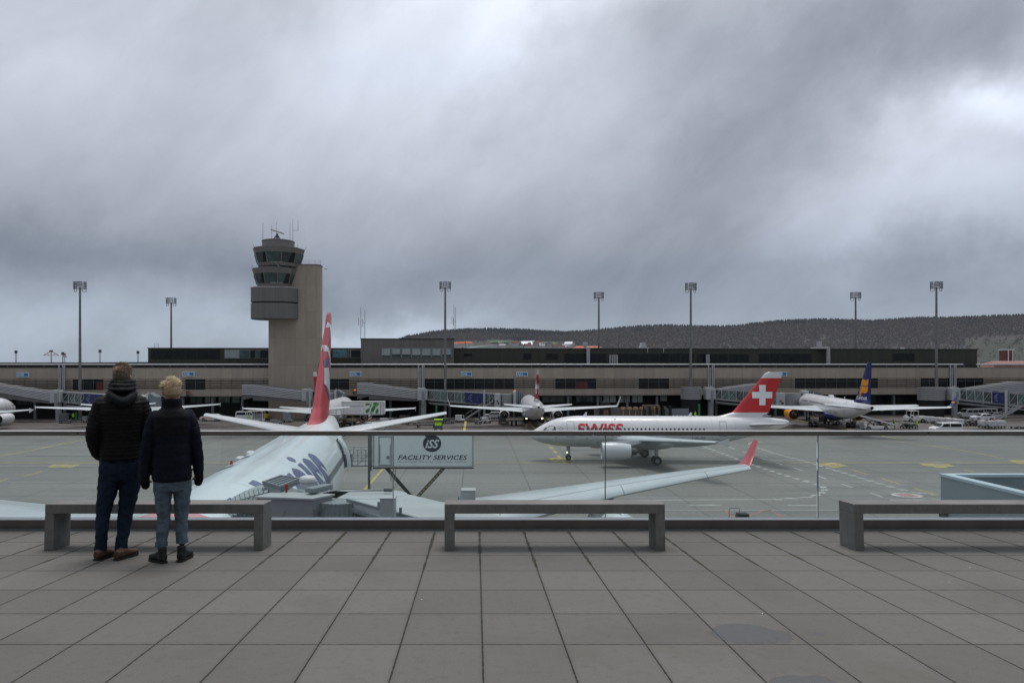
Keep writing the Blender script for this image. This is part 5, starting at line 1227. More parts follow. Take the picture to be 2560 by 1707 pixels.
# ================================================================ HILLS, FOREST, VILLAGE
prof=[(820,852),(900,848),(990,842),(1030,838),(1070,830),(1110,825),(1170,822),(1240,821),(1300,823),(1360,827),(1420,829),(1470,826),(1520,821),(1570,817),(1620,813),(1680,812),(1740,814),(1800,815),(1850,812),(1900,806),(1950,801),(2000,799),(2060,797),(2120,799),(2180,801),(2240,797),(2300,793),(2360,793),(2420,791),(2480,788),(2540,786),(2620,784),(2800,780),(3100,790)]
def ridge(px):
    for a,b in zip(prof,prof[1:]):
        if a[0]<=px<=b[0]: t=(px-a[0])/(b[0]-a[0]); return a[1]+(b[1]-a[1])*t
    return prof[0][1] if px<prof[0][0] else prof[-1][1]
YR_=1900.0; YF=760.0
def hill_z(x,y):
    """terrain height at ground point"""
    pxr=CX+F*x/y
    top=zat(ridge(pxr)+14,YR_)
    lateral=max(0,min(1,(pxr-760)/260))
    t=max(0,min(1,(y-YF)/(YR_-YF)))
    s=t*t*(3-2*t)*.55+t*.45
    n_=noise.noise(Vector((x*.004,y*.004,0)))*9*t*(1-t)*2.2
    return -2+(top+2)*s*lateral+n_*lateral
m=MB(); nx,ny=110,26
for j in range(ny+1):
    for i in range(nx+1):
        y=YF+(YR_+500-YF)*j/ny; px=700+(3200-700)*i/nx; x=(px-CX)*y/F
        z=hill_z(x,min(y,YR_)); m.v.append(Vector((x,y,z-(max(0,y-YR_)*.1))))
for j in range(ny):
    for i in range(nx):
        q=j*(nx+1)+i; m.f.append([q,q+1,q+nx+2,q+nx+1]); m.m.append(0)
g=G('hillside'); co=g.coord(); 
gcol=g.mix(g.mapr(g.noise(co,.006,5),.42,.58),(.070,.053,.045),(.058,.054,.036)); g.out(gcol); g.b.inputs['Roughness'].default_value=1
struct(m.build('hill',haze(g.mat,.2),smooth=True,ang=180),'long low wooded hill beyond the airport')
# haze range far left
m=MB(); pts=[(-2600,3),(-1700,8),(-1500,14),(-1250,20),(-1000,30),(-800,26),(-600,12),(-300,6),(300,2)]
m.add([(x*2.4,6000,-5) for x,h in pts]+[(x*2.4,6000,12.2+h*.9) for x,h in pts],[(i,i+1,len(pts)+i+1,len(pts)+i) for i in range(len(pts)-1)])
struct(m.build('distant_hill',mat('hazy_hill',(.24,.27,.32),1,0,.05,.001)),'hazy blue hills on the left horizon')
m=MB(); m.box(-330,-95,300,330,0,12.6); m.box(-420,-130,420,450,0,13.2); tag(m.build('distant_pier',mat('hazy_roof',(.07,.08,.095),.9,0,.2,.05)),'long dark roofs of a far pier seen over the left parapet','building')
# forest : thousands of small crowns in one mesh per kind
def forest(name,label,mt,kind,N,seed,cond,hmin,hmax):
    rnd=random.Random(seed); V=[];Fc=[];MI=[]
    c=0; tries=0
    while c<N and tries<N*30:
        tries+=1
        px=rnd.uniform(800,2700); t=rnd.random()**.7; y=YF+140+(YR_-YF-140)*t
        x=(px-CX)*y/F
        if not cond(px,t,x,y,rnd): continue
        z=hill_z(x,y)-1; h=rnd.uniform(hmin,hmax)*(.8+.35*t); c+=1
        b=len(V)
        if kind=='c':
            w=h*rnd.uniform(.17,.24); tiers=3
            for k in range(tiers):
                zz=z+h*(.12+.27*k); r=w*(1-.26*k); n=6; ph=rnd.random()*6
                q=len(V)
                for i in range(n): V.append((x+r*math.cos(ph+2*PI*i/n)*rnd.uniform(.75,1.2),y+r*math.sin(ph+2*PI*i/n),zz+rnd.uniform(-.4,.4)))
                V.append((x,y,min(z+h,zz+h*.45)))
                for i in range(n): Fc.append((q+i,q+(i+1)%n,q+n)); MI.append(rnd.randrange(3))
        else:
            w=h*rnd.uniform(.30,.42); mi=rnd.randrange(3)
            for k in range(13):
                a=rnd.random()*2*PI; r=w*rnd.random()**.5; zz=z+h*rnd.uniform(.3,1.0); s=w*rnd.uniform(.28,.5)
                fall=1-abs((zz-z)/h-.6)*.9
                cx_,cy_=x+r*math.cos(a)*fall,y+r*math.sin(a)*fall; q=len(V)
                for i in range(4): V.append((cx_+rnd.uniform(-s,s),cy_+rnd.uniform(-s,s),zz+rnd.uniform(-s,s)*1.1))
                Fc+= [(q,q+1,q+2),(q,q+2,q+3),(q,q+1,q+3)]; MI+=[mi]*3
    me=bpy.data.meshes.new(name); me.from_pydata(V,[],Fc)
    for mm in mt: me.materials.append(mm)
    me.polygons.foreach_set('material_index',MI); o=bpy.data.objects.new(name,me); col.objects.link(o); tag(o,label,'forest',kind='stuff'); return o
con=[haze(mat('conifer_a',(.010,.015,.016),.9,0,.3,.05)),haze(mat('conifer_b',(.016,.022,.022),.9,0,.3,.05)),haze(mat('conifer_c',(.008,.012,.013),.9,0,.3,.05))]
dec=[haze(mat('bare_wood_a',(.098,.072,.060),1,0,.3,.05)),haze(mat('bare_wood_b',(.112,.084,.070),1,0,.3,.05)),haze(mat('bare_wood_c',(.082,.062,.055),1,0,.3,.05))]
def village_gap(px,t): return (1215<px<1440 and t<.60) or (1100<px<=1215 and t<.5) or (px>2410 and t<.42) or (px<990)
def cc_(px,t,x,y,r):
    if village_gap(px,t): return False
    if t>.9: return r.random()<.8
    nn=noise.noise(Vector((x*.0045,y*.0045,3)))
    return t>.93 or (px<1420 and t>.80) or nn>.28+(.2 if t<.7 else 0)
def dc_(px,t,x,y,r):
    if village_gap(px,t): return r.random()<(.10 if px>2400 else .012) and px>1090
    return t<.975
forest('conifer_forest','dark conifers along the hill crest',con,'c',6500,3,cc_,11,18)
forest('bare_forest','purple brown leafless woodland covering the hillside',dec,'d',17000,5,dc_,8,13)
# green fields
def field(pxa,pxb,ta,tb,label,c):
    m=MB(); n=14
    for j in range(5):
        for i in range(n+1):
            t=ta+(tb-ta)*j/4; y=YF+(YR_-YF)*t; px=pxa+(pxb-pxa)*i/n; x=(px-CX)*y/F; m.v.append(Vector((x,y,hill_z(x,y)+.6+2*(0<i<n))))
    for j in range(4):
        for i in range(n): q=j*(n+1)+i; m.f.append([q,q+1,q+n+2,q+n+1]); m.m.append(0)
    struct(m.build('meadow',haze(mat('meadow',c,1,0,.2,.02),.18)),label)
field(1225,1345,.53,.59,'green meadow left above the village',(.07,.13,.04)); field(1350,1430,.55,.63,'green meadow right above the village',(.075,.14,.04)); field(2450,2700,.16,.44,'dull green orchard slope at the right edge',(.035,.042,.022))
# village houses
rnd=random.Random(11)
def house(px,t,w,h,label,roof,shared=True):
    y=YF+(YR_-YF)*t; x=(px-CX)*y/F; z=hill_z(x,y)
    r=thing('house',label,'house',(x,y,z-2),rnd.uniform(-.5,.5),'houses of the distant village')
    m=MB(); m.box(-w/2,w/2,-w*.35,w*.35,0,h+2); m.build('wall',M['houses'],r)
    m=MB(); m.loft([[(-w/2-.4,-w*.4,h+2),(-w/2-.4,w*.4,h+2),(-w/2-.4,0,h+2+w*.32)],[(w/2+.4,-w*.4,h+2),(w/2+.4,w*.4,h+2),(w/2+.4,0,h+2+w*.32)]]); m.build('roof',roof,r)
for px,t,w,h,lab in((1145,.465,13,8,'white gabled village house, leftmost of three with red roofs'),(1158,.465,13,8,'white gabled village house, middle of three with red roofs'),(1171,.465,13,8,'white gabled village house, rightmost of three with red roofs')): house(px,t,w,h,lab,M['brick'])
for i in range(44): house(rnd.uniform(1245,1425),rnd.uniform(.44,.54),rnd.uniform(7,12),rnd.uniform(4,6),'small distant house scattered in the village under the green meadows',[M['roof'],M['brickt'],M['dgrey'],M['grey']][rnd.randrange(4)])
house(1317,.47,20,5,'long white low building in the middle of the village',M['signwhite']); house(1422,.50,15,7,'bright white house standing alone at the right end of the village',M['signwhite'])
y=YF+(YR_-YF)*.44; x=xat(1205,y)
m=MB(); m.loft([[(x-34,y,hill_z(x,y)),(x+30,y,hill_z(x,y)),(x+30,y+12,hill_z(x,y)),(x-34,y+12,hill_z(x,y))],[(x-20,y+3,hill_z(x,y)+5),(x+26,y+3,hill_z(x,y)+9),(x+26,y+9,hill_z(x,y)+9),(x-20,y+9,hill_z(x,y)+5)]]); tag(m.build('greenhouse',mat('greenhouse_pale',(.30,.34,.34),.6)),'long pale greenhouse right of the three red roofed houses','greenhouse')
Y=330; m=MB(); m.box(xat(1440,Y),xat(1503,Y),Y,Y+10,0,zat(869,Y)); m.loft([[(xat(1437,Y),Y-1,zat(871,Y)),(xat(1506,Y),Y-1,zat(869,Y)),(xat(1506,Y),Y+11,zat(869,Y)),(xat(1437,Y),Y+11,zat(871,Y))],[(xat(1445,Y),Y+5,zat(864,Y)),(xat(1500,Y),Y+5,zat(864,Y)),(xat(1500,Y),Y+6,zat(864,Y)),(xat(1445,Y),Y+6,zat(864,Y))]]); tag(m.build('barn',M['brick']),'long orange tiled roof just behind the dark storey','building')
Y=420; bt=thing('brick_tower','small brick tower with two white pilasters at the right edge','tower',(xat(2524,Y),Y,0))
m=MB(); m.box(-2.6,2.6,0,5,0,zat(876,Y)); m.build('wall',M['brickt'],bt); m=MB(); 
for a in(-1.1,1.6): m.box(a,a+.5,-.2,-.003,10,zat(876,Y)+.3)
m.box(-2.9,2.9,-.25,5.2,zat(876,Y)+.301,zat(874,Y)+.3); m.build('pilaster',M['signwhite'],bt)
m=MB(); Y=400; m.loft([[(xat(2485,Y),Y,9),(xat(2600,Y),Y,9),(xat(2600,Y),Y+12,9),(xat(2485,Y),Y+12,9)],[(xat(2492,Y),Y,zat(908,Y)),(xat(2600,Y),Y,zat(908,Y)),(xat(2600,Y),Y+12,zat(908,Y)),(xat(2492,Y),Y+12,zat(908,Y))],[(xat(2500,Y),Y+5,zat(902,Y)),(xat(2590,Y),Y+5,zat(902,Y)),(xat(2590,Y),Y+6,zat(902,Y)),(xat(2500,Y),Y+6,zat(902,Y))]]); tag(m.build('farm_roof',M['pinkroof']),'faded red hipped roof in front of the small brick tower','building')
# ================================================================ OTHER JETS
swiss_jet('airliner','white twin jet with red fin and white cross taxiing past behind the railing',6.9,87.0,3.10,.955,33.84)
swiss_jet('airliner','white twin jet seen from straight behind at the gate with its red fin upright',11.5,152.2,1.5486,.948,37.57,detail=False,sharklet=True)
swiss_jet('airliner','white twin jet mostly hidden behind the tall red fin of the near jet',-27.3,146.0,1.59,.93,37.57,detail=False)
e_=swiss_jet('airliner','white twin jet behind the two people',-73.0,152.0,1.88,.95,37.57,detail=False)
swiss_jet('airliner','white twin jet cut by the left edge, engine and wing tip showing',-95.0,140.5,1.60,.95,37.57,detail=False,title=False)
IT=[(0,3.75,.03,.03),(.5,3.75,.55,.55),(1.5,3.85,1.05,1.05),(3,4.05,1.5,1.55),(5,4.28,1.8,1.9),(7,4.35,1.88,2.0),(31,4.35,1.88,2.0),(35,4.5,1.72,1.85),(39,4.85,1.38,1.5),(43,5.2,.9,1.05),(46,5.42,.48,.6),(47.3,5.5,.2,.28)]
ij=Jet('airliner','white twin jet with dark blue fin and orange engine parked at the right hand gate',73.3,153.6,1.365,.92,IT)
ij.fuselage([M['fus'],M['navy']],split=2.75)
mb=MB(); rings=[]
for x,ry,zc,rz in((15,.3,2.9,.3),(16.5,1.6,2.7,.8),(19,2.2,2.65,1.1),(26,2.2,2.65,1.1),(29,1.4,2.8,.8),(31,.3,2.9,.3)): rings.append([(x,ry*math.cos(2*PI*i/20),zc+rz*math.sin(2*PI*i/20)) for i in range(20)])
mb.loft(rings); ij.fin_build(mb,'belly_fairing',M['navy'],smooth=True,ang=70)
for sd in(1,-1):
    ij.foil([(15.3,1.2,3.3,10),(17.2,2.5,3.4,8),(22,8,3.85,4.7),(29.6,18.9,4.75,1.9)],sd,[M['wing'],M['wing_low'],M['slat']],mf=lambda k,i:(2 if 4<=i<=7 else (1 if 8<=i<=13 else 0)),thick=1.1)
    mb=MB(); rr=[]
    for xl,y,z,c in((29.6,18.9,4.77,1.9),(29.9,19.3,4.95,1.7)): rr.append([(xl+c*a,sd*(y-b*c*.5),z+b*c*.5) for a,b in Jet.AF])
    mb.loft(rr); ij.fin_build(mb,'wing_tip',M['signwhite'],smooth=True)
    mb=MB(); rr=[]
    for xl,y,z,c in((29.92,19.32,4.98,1.68),(30.4,19.65,5.7,1.2),(30.6,19.75,6.0,1.1),(31.6,20.2,7.4,.6)): rr.append([(xl+c*a,sd*(y-b*c*.5),z+b*c*.4) for a,b in Jet.AF])
    mb.loft(rr,mf=lambda k,i:(1 if k==1 else 0)); ij.fin_build(mb,'winglet',[M['navy'],M['orange']],smooth=True)
    ij.foil([(41.2,.4,5.25,4.8),(45.3,7.6,5.95,1.7)],sd,name='tailplane',mats=[M['wing'],M['wing_low']],mf=lambda k,i:(1 if i>=8 else 0),thick=1.0)
    ij.engine(16.3,sd*6.5,2.35,4.0,1.28,[M['orange']],zw=3.75,pyl=3)
    ij.gear(23.9,sd*3.65,3.2,[(-.6,-.45),(-.6,.45),(.6,-.45),(.6,.45)],.52,.4)
    for fy,fx in((4.5,23.3),(9.5,24.4),(14,26.5)):
        zz=3.0+fy*.09; mb=MB(); mb.loft([[(fx-2.0,sd*fy+a*.03,zz+.1+b*.02) for a,b in((1,1),(-1,1),(-1,-1),(1,-1))],[(fx-.3,sd*fy+a*.2,zz+.0+b*.28) for a,b in((1,1),(-1,1),(-1,-1),(1,-1))],[(fx+2.0,sd*fy+a*.02,zz+.1+b*.02) for a,b in((1,1),(-1,1),(-1,-1),(1,-1))]]); ij.fin_build(mb,'flap_fairing',M['belly'],smooth=True)
ij.gear(5.6,0,2.6,[(0,-.3),(0,.3)],.42,.3,'nose_gear')
ifs=[(37.6,0,6.1,8.6),(39.2,0,6.6,7.3),(41.8,0,9.6,5.0),(44.6,0,13.1,2.5),(45.1,0,13.56,1.9)]
ij.foil(ifs,1,[M['navy']],name='tail_fin',vertical=True,thick=.9)
f1=[(42.0,9.9),(43.0,10.05),(44.3,9.85),(45.2,10.1),(45.0,9.0),(44.7,8.95),(43.6,8.8),(42.7,9.0),(41.9,8.8)]
f1=[(43.2,10.4),(43.9,10.55),(45.0,10.35),(46.0,10.6),(45.8,9.5),(44.8,9.25),(43.7,9.45),(42.9,9.3)]
f2=[(42.8,9.15),(43.7,9.3),(44.8,9.1),(45.75,9.3),(45.6,8.3),(44.6,7.95),(43.6,8.1),(43.3,8.05),(43.0,7.3),(42.3,7.3),(42.4,8.4)]
for sd in(1,-1):
    fin_decal(ij,ifs,[f1,f2],M['orange'],'tail_emblem',.9,sd)
    vs,fs=text_poly('ICELANDAIR',bold=.02); mb=MB(); pts=[]
    for u,v in vs:
        xx=(40.4+u*5.0) if sd>0 else (45.4-u*5.0); z=6.75+v*.62; 
        z2=max(z,6.12); pts.append((xx,sd*(fin_half(ifs,xx,z2)*.9+.03),z))
    mb.add(pts,fs); ij.fin_build(mb,'tail_lettering',M['signwhite'])
    ij.windows([7.5+.55*i for i in range(52) if i not in(10,11,33)],4.9,sd,.24,.36); ij.door(36.8,4.1,.9,1.9,sd); ij.text('TF-FIP',31.5,1.8,3.5,.35,sd,M['line'],name='registration')
mb=MB(); rings=[[(23.5+1.2*r*math.cos(2*PI*k/16),.5*r*math.sin(2*PI*k/16),6.3+h) for k in range(16)] for r,h in((1,0),(1,.25),(.8,.42),(.3,.47))]; mb.loft(rings); ij.fin_build(mb,'satcom_dome',M['fus'],smooth=True,ang=60)
mb=MB(); mb.tube((47.2,0,5.5),(47.36,0,5.5),.3,.26,14); ij.fin_build(mb,'apu_outlet',M['black'])
for ax in(10,32): mb=MB(); mb.loft([[(ax,-.03,6.33),(ax+.5,-.03,6.33),(ax+.5,.03,6.33),(ax,.03,6.33)],[(ax+.3,-.01,6.9),(ax+.5,-.01,6.9),(ax+.5,.01,6.9),(ax+.3,.01,6.9)]]); ij.fin_build(mb,'antenna',M['fus'])
# ================================================================ FAR PASSENGER BRIDGES
def far_bridge(label,rp,ramp,tun,cab=None,stairs=None,curved=None,ad=(.55,.85),green=True):
    """rp=(px,Y) rotunda ; ramp=[(px,Y,ytop,ybot)...] ; tun=(px,Y,ytop0,ybot0,ytop1,ybot1)"""
    X0=xat(*rp); Y0=rp[1]; r=thing('far_passenger_bridge',label,'passenger bridge',(X0,Y0,0),0,'boarding bridges along the pier')
    L=lambda px,Y,py: Vector((xat(px,Y)-X0,Y-Y0,zat(py,Y)))
    for (a,b) in zip(ramp,ramp[1:]):
        A=(L(a[0],a[1],a[2]),L(a[0],a[1],a[3])); B=(L(b[0],b[1],b[2]),L(b[0],b[1],b[3]))
        m=MB(); dpt=Vector((0,2.4,0))
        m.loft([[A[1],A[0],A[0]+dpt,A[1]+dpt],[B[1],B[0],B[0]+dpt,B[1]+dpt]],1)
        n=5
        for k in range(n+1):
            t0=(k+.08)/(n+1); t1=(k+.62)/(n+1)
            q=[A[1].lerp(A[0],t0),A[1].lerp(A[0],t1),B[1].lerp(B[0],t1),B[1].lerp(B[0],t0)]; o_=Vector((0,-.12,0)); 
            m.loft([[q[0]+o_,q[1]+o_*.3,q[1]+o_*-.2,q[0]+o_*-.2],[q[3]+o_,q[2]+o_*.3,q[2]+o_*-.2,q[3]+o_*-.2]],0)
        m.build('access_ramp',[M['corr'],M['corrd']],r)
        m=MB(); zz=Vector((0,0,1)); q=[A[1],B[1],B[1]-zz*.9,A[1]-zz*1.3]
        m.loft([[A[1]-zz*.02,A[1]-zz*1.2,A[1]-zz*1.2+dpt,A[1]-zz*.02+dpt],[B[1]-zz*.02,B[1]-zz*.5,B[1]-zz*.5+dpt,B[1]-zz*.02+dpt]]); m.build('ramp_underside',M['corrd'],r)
    if curved:
        c0,c1,yt,ybb,Yc=curved; xc=(xat(c0,Yc)+xat(c1,Yc))/2-X0; R_=(xat(c1,Yc)-xat(c0,Yc))/2*1.02; m=MB()
        z1,z0=zat(yt,Yc),zat(ybb,Yc); n=6
        for k in range(n+1):
            za=z0+(z1-z0)*(k+.1)/(n+1); zb_=z0+(z1-z0)*(k+.62)/(n+1)
            m.prism([(xc+(R_+.12)*math.cos(a*PI/14+PI),Yc-Y0+3+(R_+.12)*math.sin(a*PI/14+PI)) for a in range(15)],za,zb_,0)
        m.prism([(xc+R_*math.cos(a*PI/14+PI),Yc-Y0+3+R_*math.sin(a*PI/14+PI)) for a in range(15)],z0,z1,1); m.build('curved_stair_wall',[M['corr'],M['corrd']],r)
        m=MB(); m.prism([(xc+(R_-.1)*math.cos(a*PI/14+PI),Yc-Y0+3+(R_-.1)*math.sin(a*PI/14+PI)) for a in range(15)],0,z0-.01); m.build('stair_base',M['void'],r)
    # rotunda + column
    zt,zb_=zat(tun[2]-1,Y0),zat(tun[3]-1,Y0)
    m=MB(); m.box(-1.15,.55,-1.0,1.0,zb_,zt+.25); m.box(.56,1.0,-.8,.8,zb_+.1,zt); m.build('rotunda',M['ltgrey'],r,bevel=.05)
    m=MB(); m.tube((.15,0,0),(.15,0,zb_),.62,n=16); m.tube((.15,-.9,zb_-.8),(.15,-.9,zb_+2),.32,n=10); m.tube((.15,0,zt+.25),(.15,0,zt+.6),.3,n=10); m.build('support_column',M['grey'],r,smooth=True)
    # glazed tunnel
    A=(Vector((1.0,0,zat(tun[2],Y0))),Vector((1.0,0,zat(tun[3],Y0)))); B=(L(tun[0],tun[1],tun[4]),L(tun[0],tun[1],tun[5]))
    W=Vector((0,1.7,0))
    m=MB(); m.loft([[A[1],A[1]+Vector((0,0,.45)),A[1]+Vector((0,0,.45))+W,A[1]+W],[B[1],B[1]+Vector((0,0,.45)),B[1]+Vector((0,0,.45))+W,B[1]+W]])
    m.loft([[A[0]-Vector((0,0,.3)),A[0],A[0]+W,A[0]-Vector((0,0,.3))+W],[B[0]-Vector((0,0,.3)),B[0],B[0]+W,B[0]-Vector((0,0,.3))+W]]); m.build('tunnel_frame',M['grey'],r)
    m=MB(); n=max(3,int((B[0]-A[0]).length/1.5)); 
    for k in range(n+1):
        t=k/n; m.beam(A[0].lerp(B[0],t)-Vector((0,.03,.1)),A[1].lerp(B[1],t)-Vector((0,.03,-.1)),.11)
        if k<n: m.beam(A[1].lerp(B[1],t)+Vector((0,0,.4)),A[0].lerp(B[0],(k+.8)/n)-Vector((0,0,.3)),.07)
    m.build('tunnel_brace',M['ltgrey'],r)
    for k in range(n):
        t,u=(k+.05)/n,(k+.95)/n; m=MB(); m.add([A[1].lerp(B[1],t)+Vector((0,.12,.45)),A[1].lerp(B[1],u)+Vector((0,.12,.45)),A[0].lerp(B[0],u)+Vector((0,.12,-.3)),A[0].lerp(B[0],t)+Vector((0,.12,-.3))],[(0,1,2,3)]); m.build('tunnel_window',M['jglassg'] if (k%3) else M['jglass'],r)
    m=MB(); m.beam(A[1]+Vector((.3,.2,-.5)),B[1]+Vector((-1,.2,-.45)),.2,.25); m.beam(A[1]+Vector((.6,.6,-.75)),A[1].lerp(B[1],.5)+Vector((0,.6,-.7)),.3,.3); m.build('under_beam',M['grey'],r)
    if ad:
        a,b=ad; m=MB(); o_=Vector((0,-.13,0)); q=[A[1].lerp(B[1],a)+Vector((0,0,.3)),A[1].lerp(B[1],b)+Vector((0,0,.3)),A[0].lerp(B[0],b)-Vector((0,0,.12)),A[0].lerp(B[0],a)-Vector((0,0,.12))]
        m.loft([[p+o_ for p in q],[p+o_*.5 for p in q]]); adp=m.build('advert_panel',M['adblue'],r)
        c=(q[0]+q[2])/2; cc=q[0].lerp(q[1],.3)*.5+q[3].lerp(q[2],.3)*.5+o_*1.15; m=MB(); s=.78
        for p,q2 in(((0,s),(s*.8,0)),((s*.8,0),(0,-s)),((0,-s),(-s*.8,0)),((-s*.8,0),(0,s))): m.beam(cc+Vector((p[0],0,p[1])),cc+Vector((q2[0],0,q2[1])),.07)
        flat_text('JKB',.75,.42,lambda u,v:cc+Vector((-.37+u,-.02,-.21+v)),m)
        tt=q[0].lerp(q[1],.60)*.5+q[3].lerp(q[2],.60)*.5+o_*1.15
        flat_text('Private',1.1,.30,lambda u,v:tt+Vector((u,0,.05+v)),m); flat_text('Banking',1.1,.30,lambda u,v:tt+Vector((u,0,-.38+v)),m); m.build('advert_lettering',mat('advert_pale',(.30,.36,.55),.5),adp)
    if cab:
        (p0,p1,y0_,y1_)=cab; Yc=tun[1]; xl,xr=xat(p0,Yc)-X0,xat(p1,Yc)-X0; zt2,zb2=zat(y0_,Yc),zat(y1_,Yc); yy=Yc-Y0; w=xr-xl
        m=MB(); m.box(xl,xl+w*.2,yy-.2,yy+2,zb2,zt2); m.build('cab_link',M['ltgrey'],r,bevel=.04); m=MB(); m.box(xl+w*.62,xl+w*.72,yy-.35,yy+2.3,zb2-.1,zt2+.5); m.build('cab',M['ltgrey'],r,bevel=.04)
        m=MB(); m.prism([(xl+w*.41+w*.21*math.cos(k*PI/10),yy+1+1.15*math.sin(k*PI/10)) for k in range(20)],zb2,zt2-.1); m.build('cab_rotunda',M['grey'],r,smooth=True)
        m=MB(); m.box(xl+w*.07,xl+w*.12,yy-.25,yy-.2,zb2+1.2,zb2+1.5); m.box(xl+w*.11,xl+w*.16,yy-.25,yy-.2,zb2+.7,zb2+1.1); m.build('cab_vent',M['black'],r)
        m=MB()
        for k in range(5):
            x=xl+w*(.74+.06*k); m.loft([[(x,yy-.2,zb2),(x,yy-.2,zt2+.7-.18*k),(x,yy+2.2,zt2+.7-.18*k),(x,yy+2.2,zb2)],[(x+w*.045,yy-.1,zb2),(x+w*.045,yy-.1,zt2+.55-.18*k),(x+w*.045,yy+2.1,zt2+.55-.18*k),(x+w*.045,yy+2.1,zb2)]])
        m.build('bellows',M['hood'],r)
        m=MB(); m.tube((xl+w*.68,yy+.3,zt2+.5),(xl+w*.68,yy+.3,zt2+.9),.12,n=8); m.build('beacon',M['amber'] if 1200<p0<1500 else M['corr'],r)
        m=MB(); xd=xl-2.2; m.tube((xd,yy,.9),(xd,yy,zt2+.8),.24,n=12); m.box(xd-.9,xd+.9,yy-.5,yy+.5,.5,.9); m.build('drive_column',M['ltgrey'],r,smooth=True)
        for a in(-.7,.7): m=MB(); m.tube((xd+a,yy-.3,.5),(xd+a,yy+.1,.5),.5,n=16); m.build('wheel',M['rubber'],r,smooth=True)
    if stairs:
        (sx0,sy0,sx1,sy1)=stairs; Yc=tun[1]-1.2; a=L(sx0,Yc,sy0); b=L(sx1,Yc,sy1); m=MB()
        m.beam(a,b,.12,.3); m.beam(a+Vector((0,.9,0)),b+Vector((0,.9,0)),.12,.3); m.beam(a+Vector((0,0,1)),b+Vector((0,0,1)),.06); m.beam(a+Vector((0,.9,1)),b+Vector((0,.9,1)),.06)
        for k in range(14): m.cbox(a.lerp(b,k/13)+Vector((0,.45,.05)),(.3,.8,.05))
        for k in range(6): p=a.lerp(b,k/5); m.beam(p,p+Vector((0,0,1)),.05)
        m.build('stairs',M['grey'],r)
far_bridge('boarding bridge leading right to the gated jet below the A46 and A02 signs',(1057,152),[(893,150,957,984),(922,150,957.5,985),(1050,151.5,974,997)],(1242,147.5,974,1001,984,1016),(1236,1312,984,1018),(1232,1003,1165,1046))
far_bridge('boarding bridge partly hidden behind the tall red fin',(770,148),[(605,147,960,986),(632,147,960,987),(760,147.5,976,999)],(812,146.5,976,1003,981,1008),(800,858,982,1012),None,ad=None)
far_bridge('boarding bridge at the left, its tunnel ending behind the man',(145,145),[(-60,144,950,970),(0,144,961,981),(136,144.5,980,1004)],(330,141,979,1007,990,1022),(325,390,990,1024),None,ad=(.32,.58))
far_bridge('boarding bridge reaching the jet with the dark blue fin',(1775,154),[(1795,156,971,986),(1890,156,958,975),(1925,156,957,977)],(1950,151,972,999,981,1015),(1940,2052,982,1018),None,curved=(1713,1762,968,999,152),ad=None)
far_bridge('boarding bridge sloping down to the right edge with a flight of stairs',(2384,154),[(2412,156,972,988),(2540,156,954,982),(2640,156,954,982)],(2700,146,972,1001,993,1032),None,(2555,1016,2492,1051),curved=(2316,2378,968,1001,153),ad=(.29,.42))
# drive column of right bridge
x=xat(2511,148); m=MB(); m.tube((x,147.5,1.2),(x,147.5,zat(975,148)),.25,n=12); m.build('bridge_leg',M['ltgrey'],[o for o in bpy.data.objects if o.get('label','').startswith('boarding bridge sloping')][0],smooth=True).location=(-xat(2384,154),-154,0)
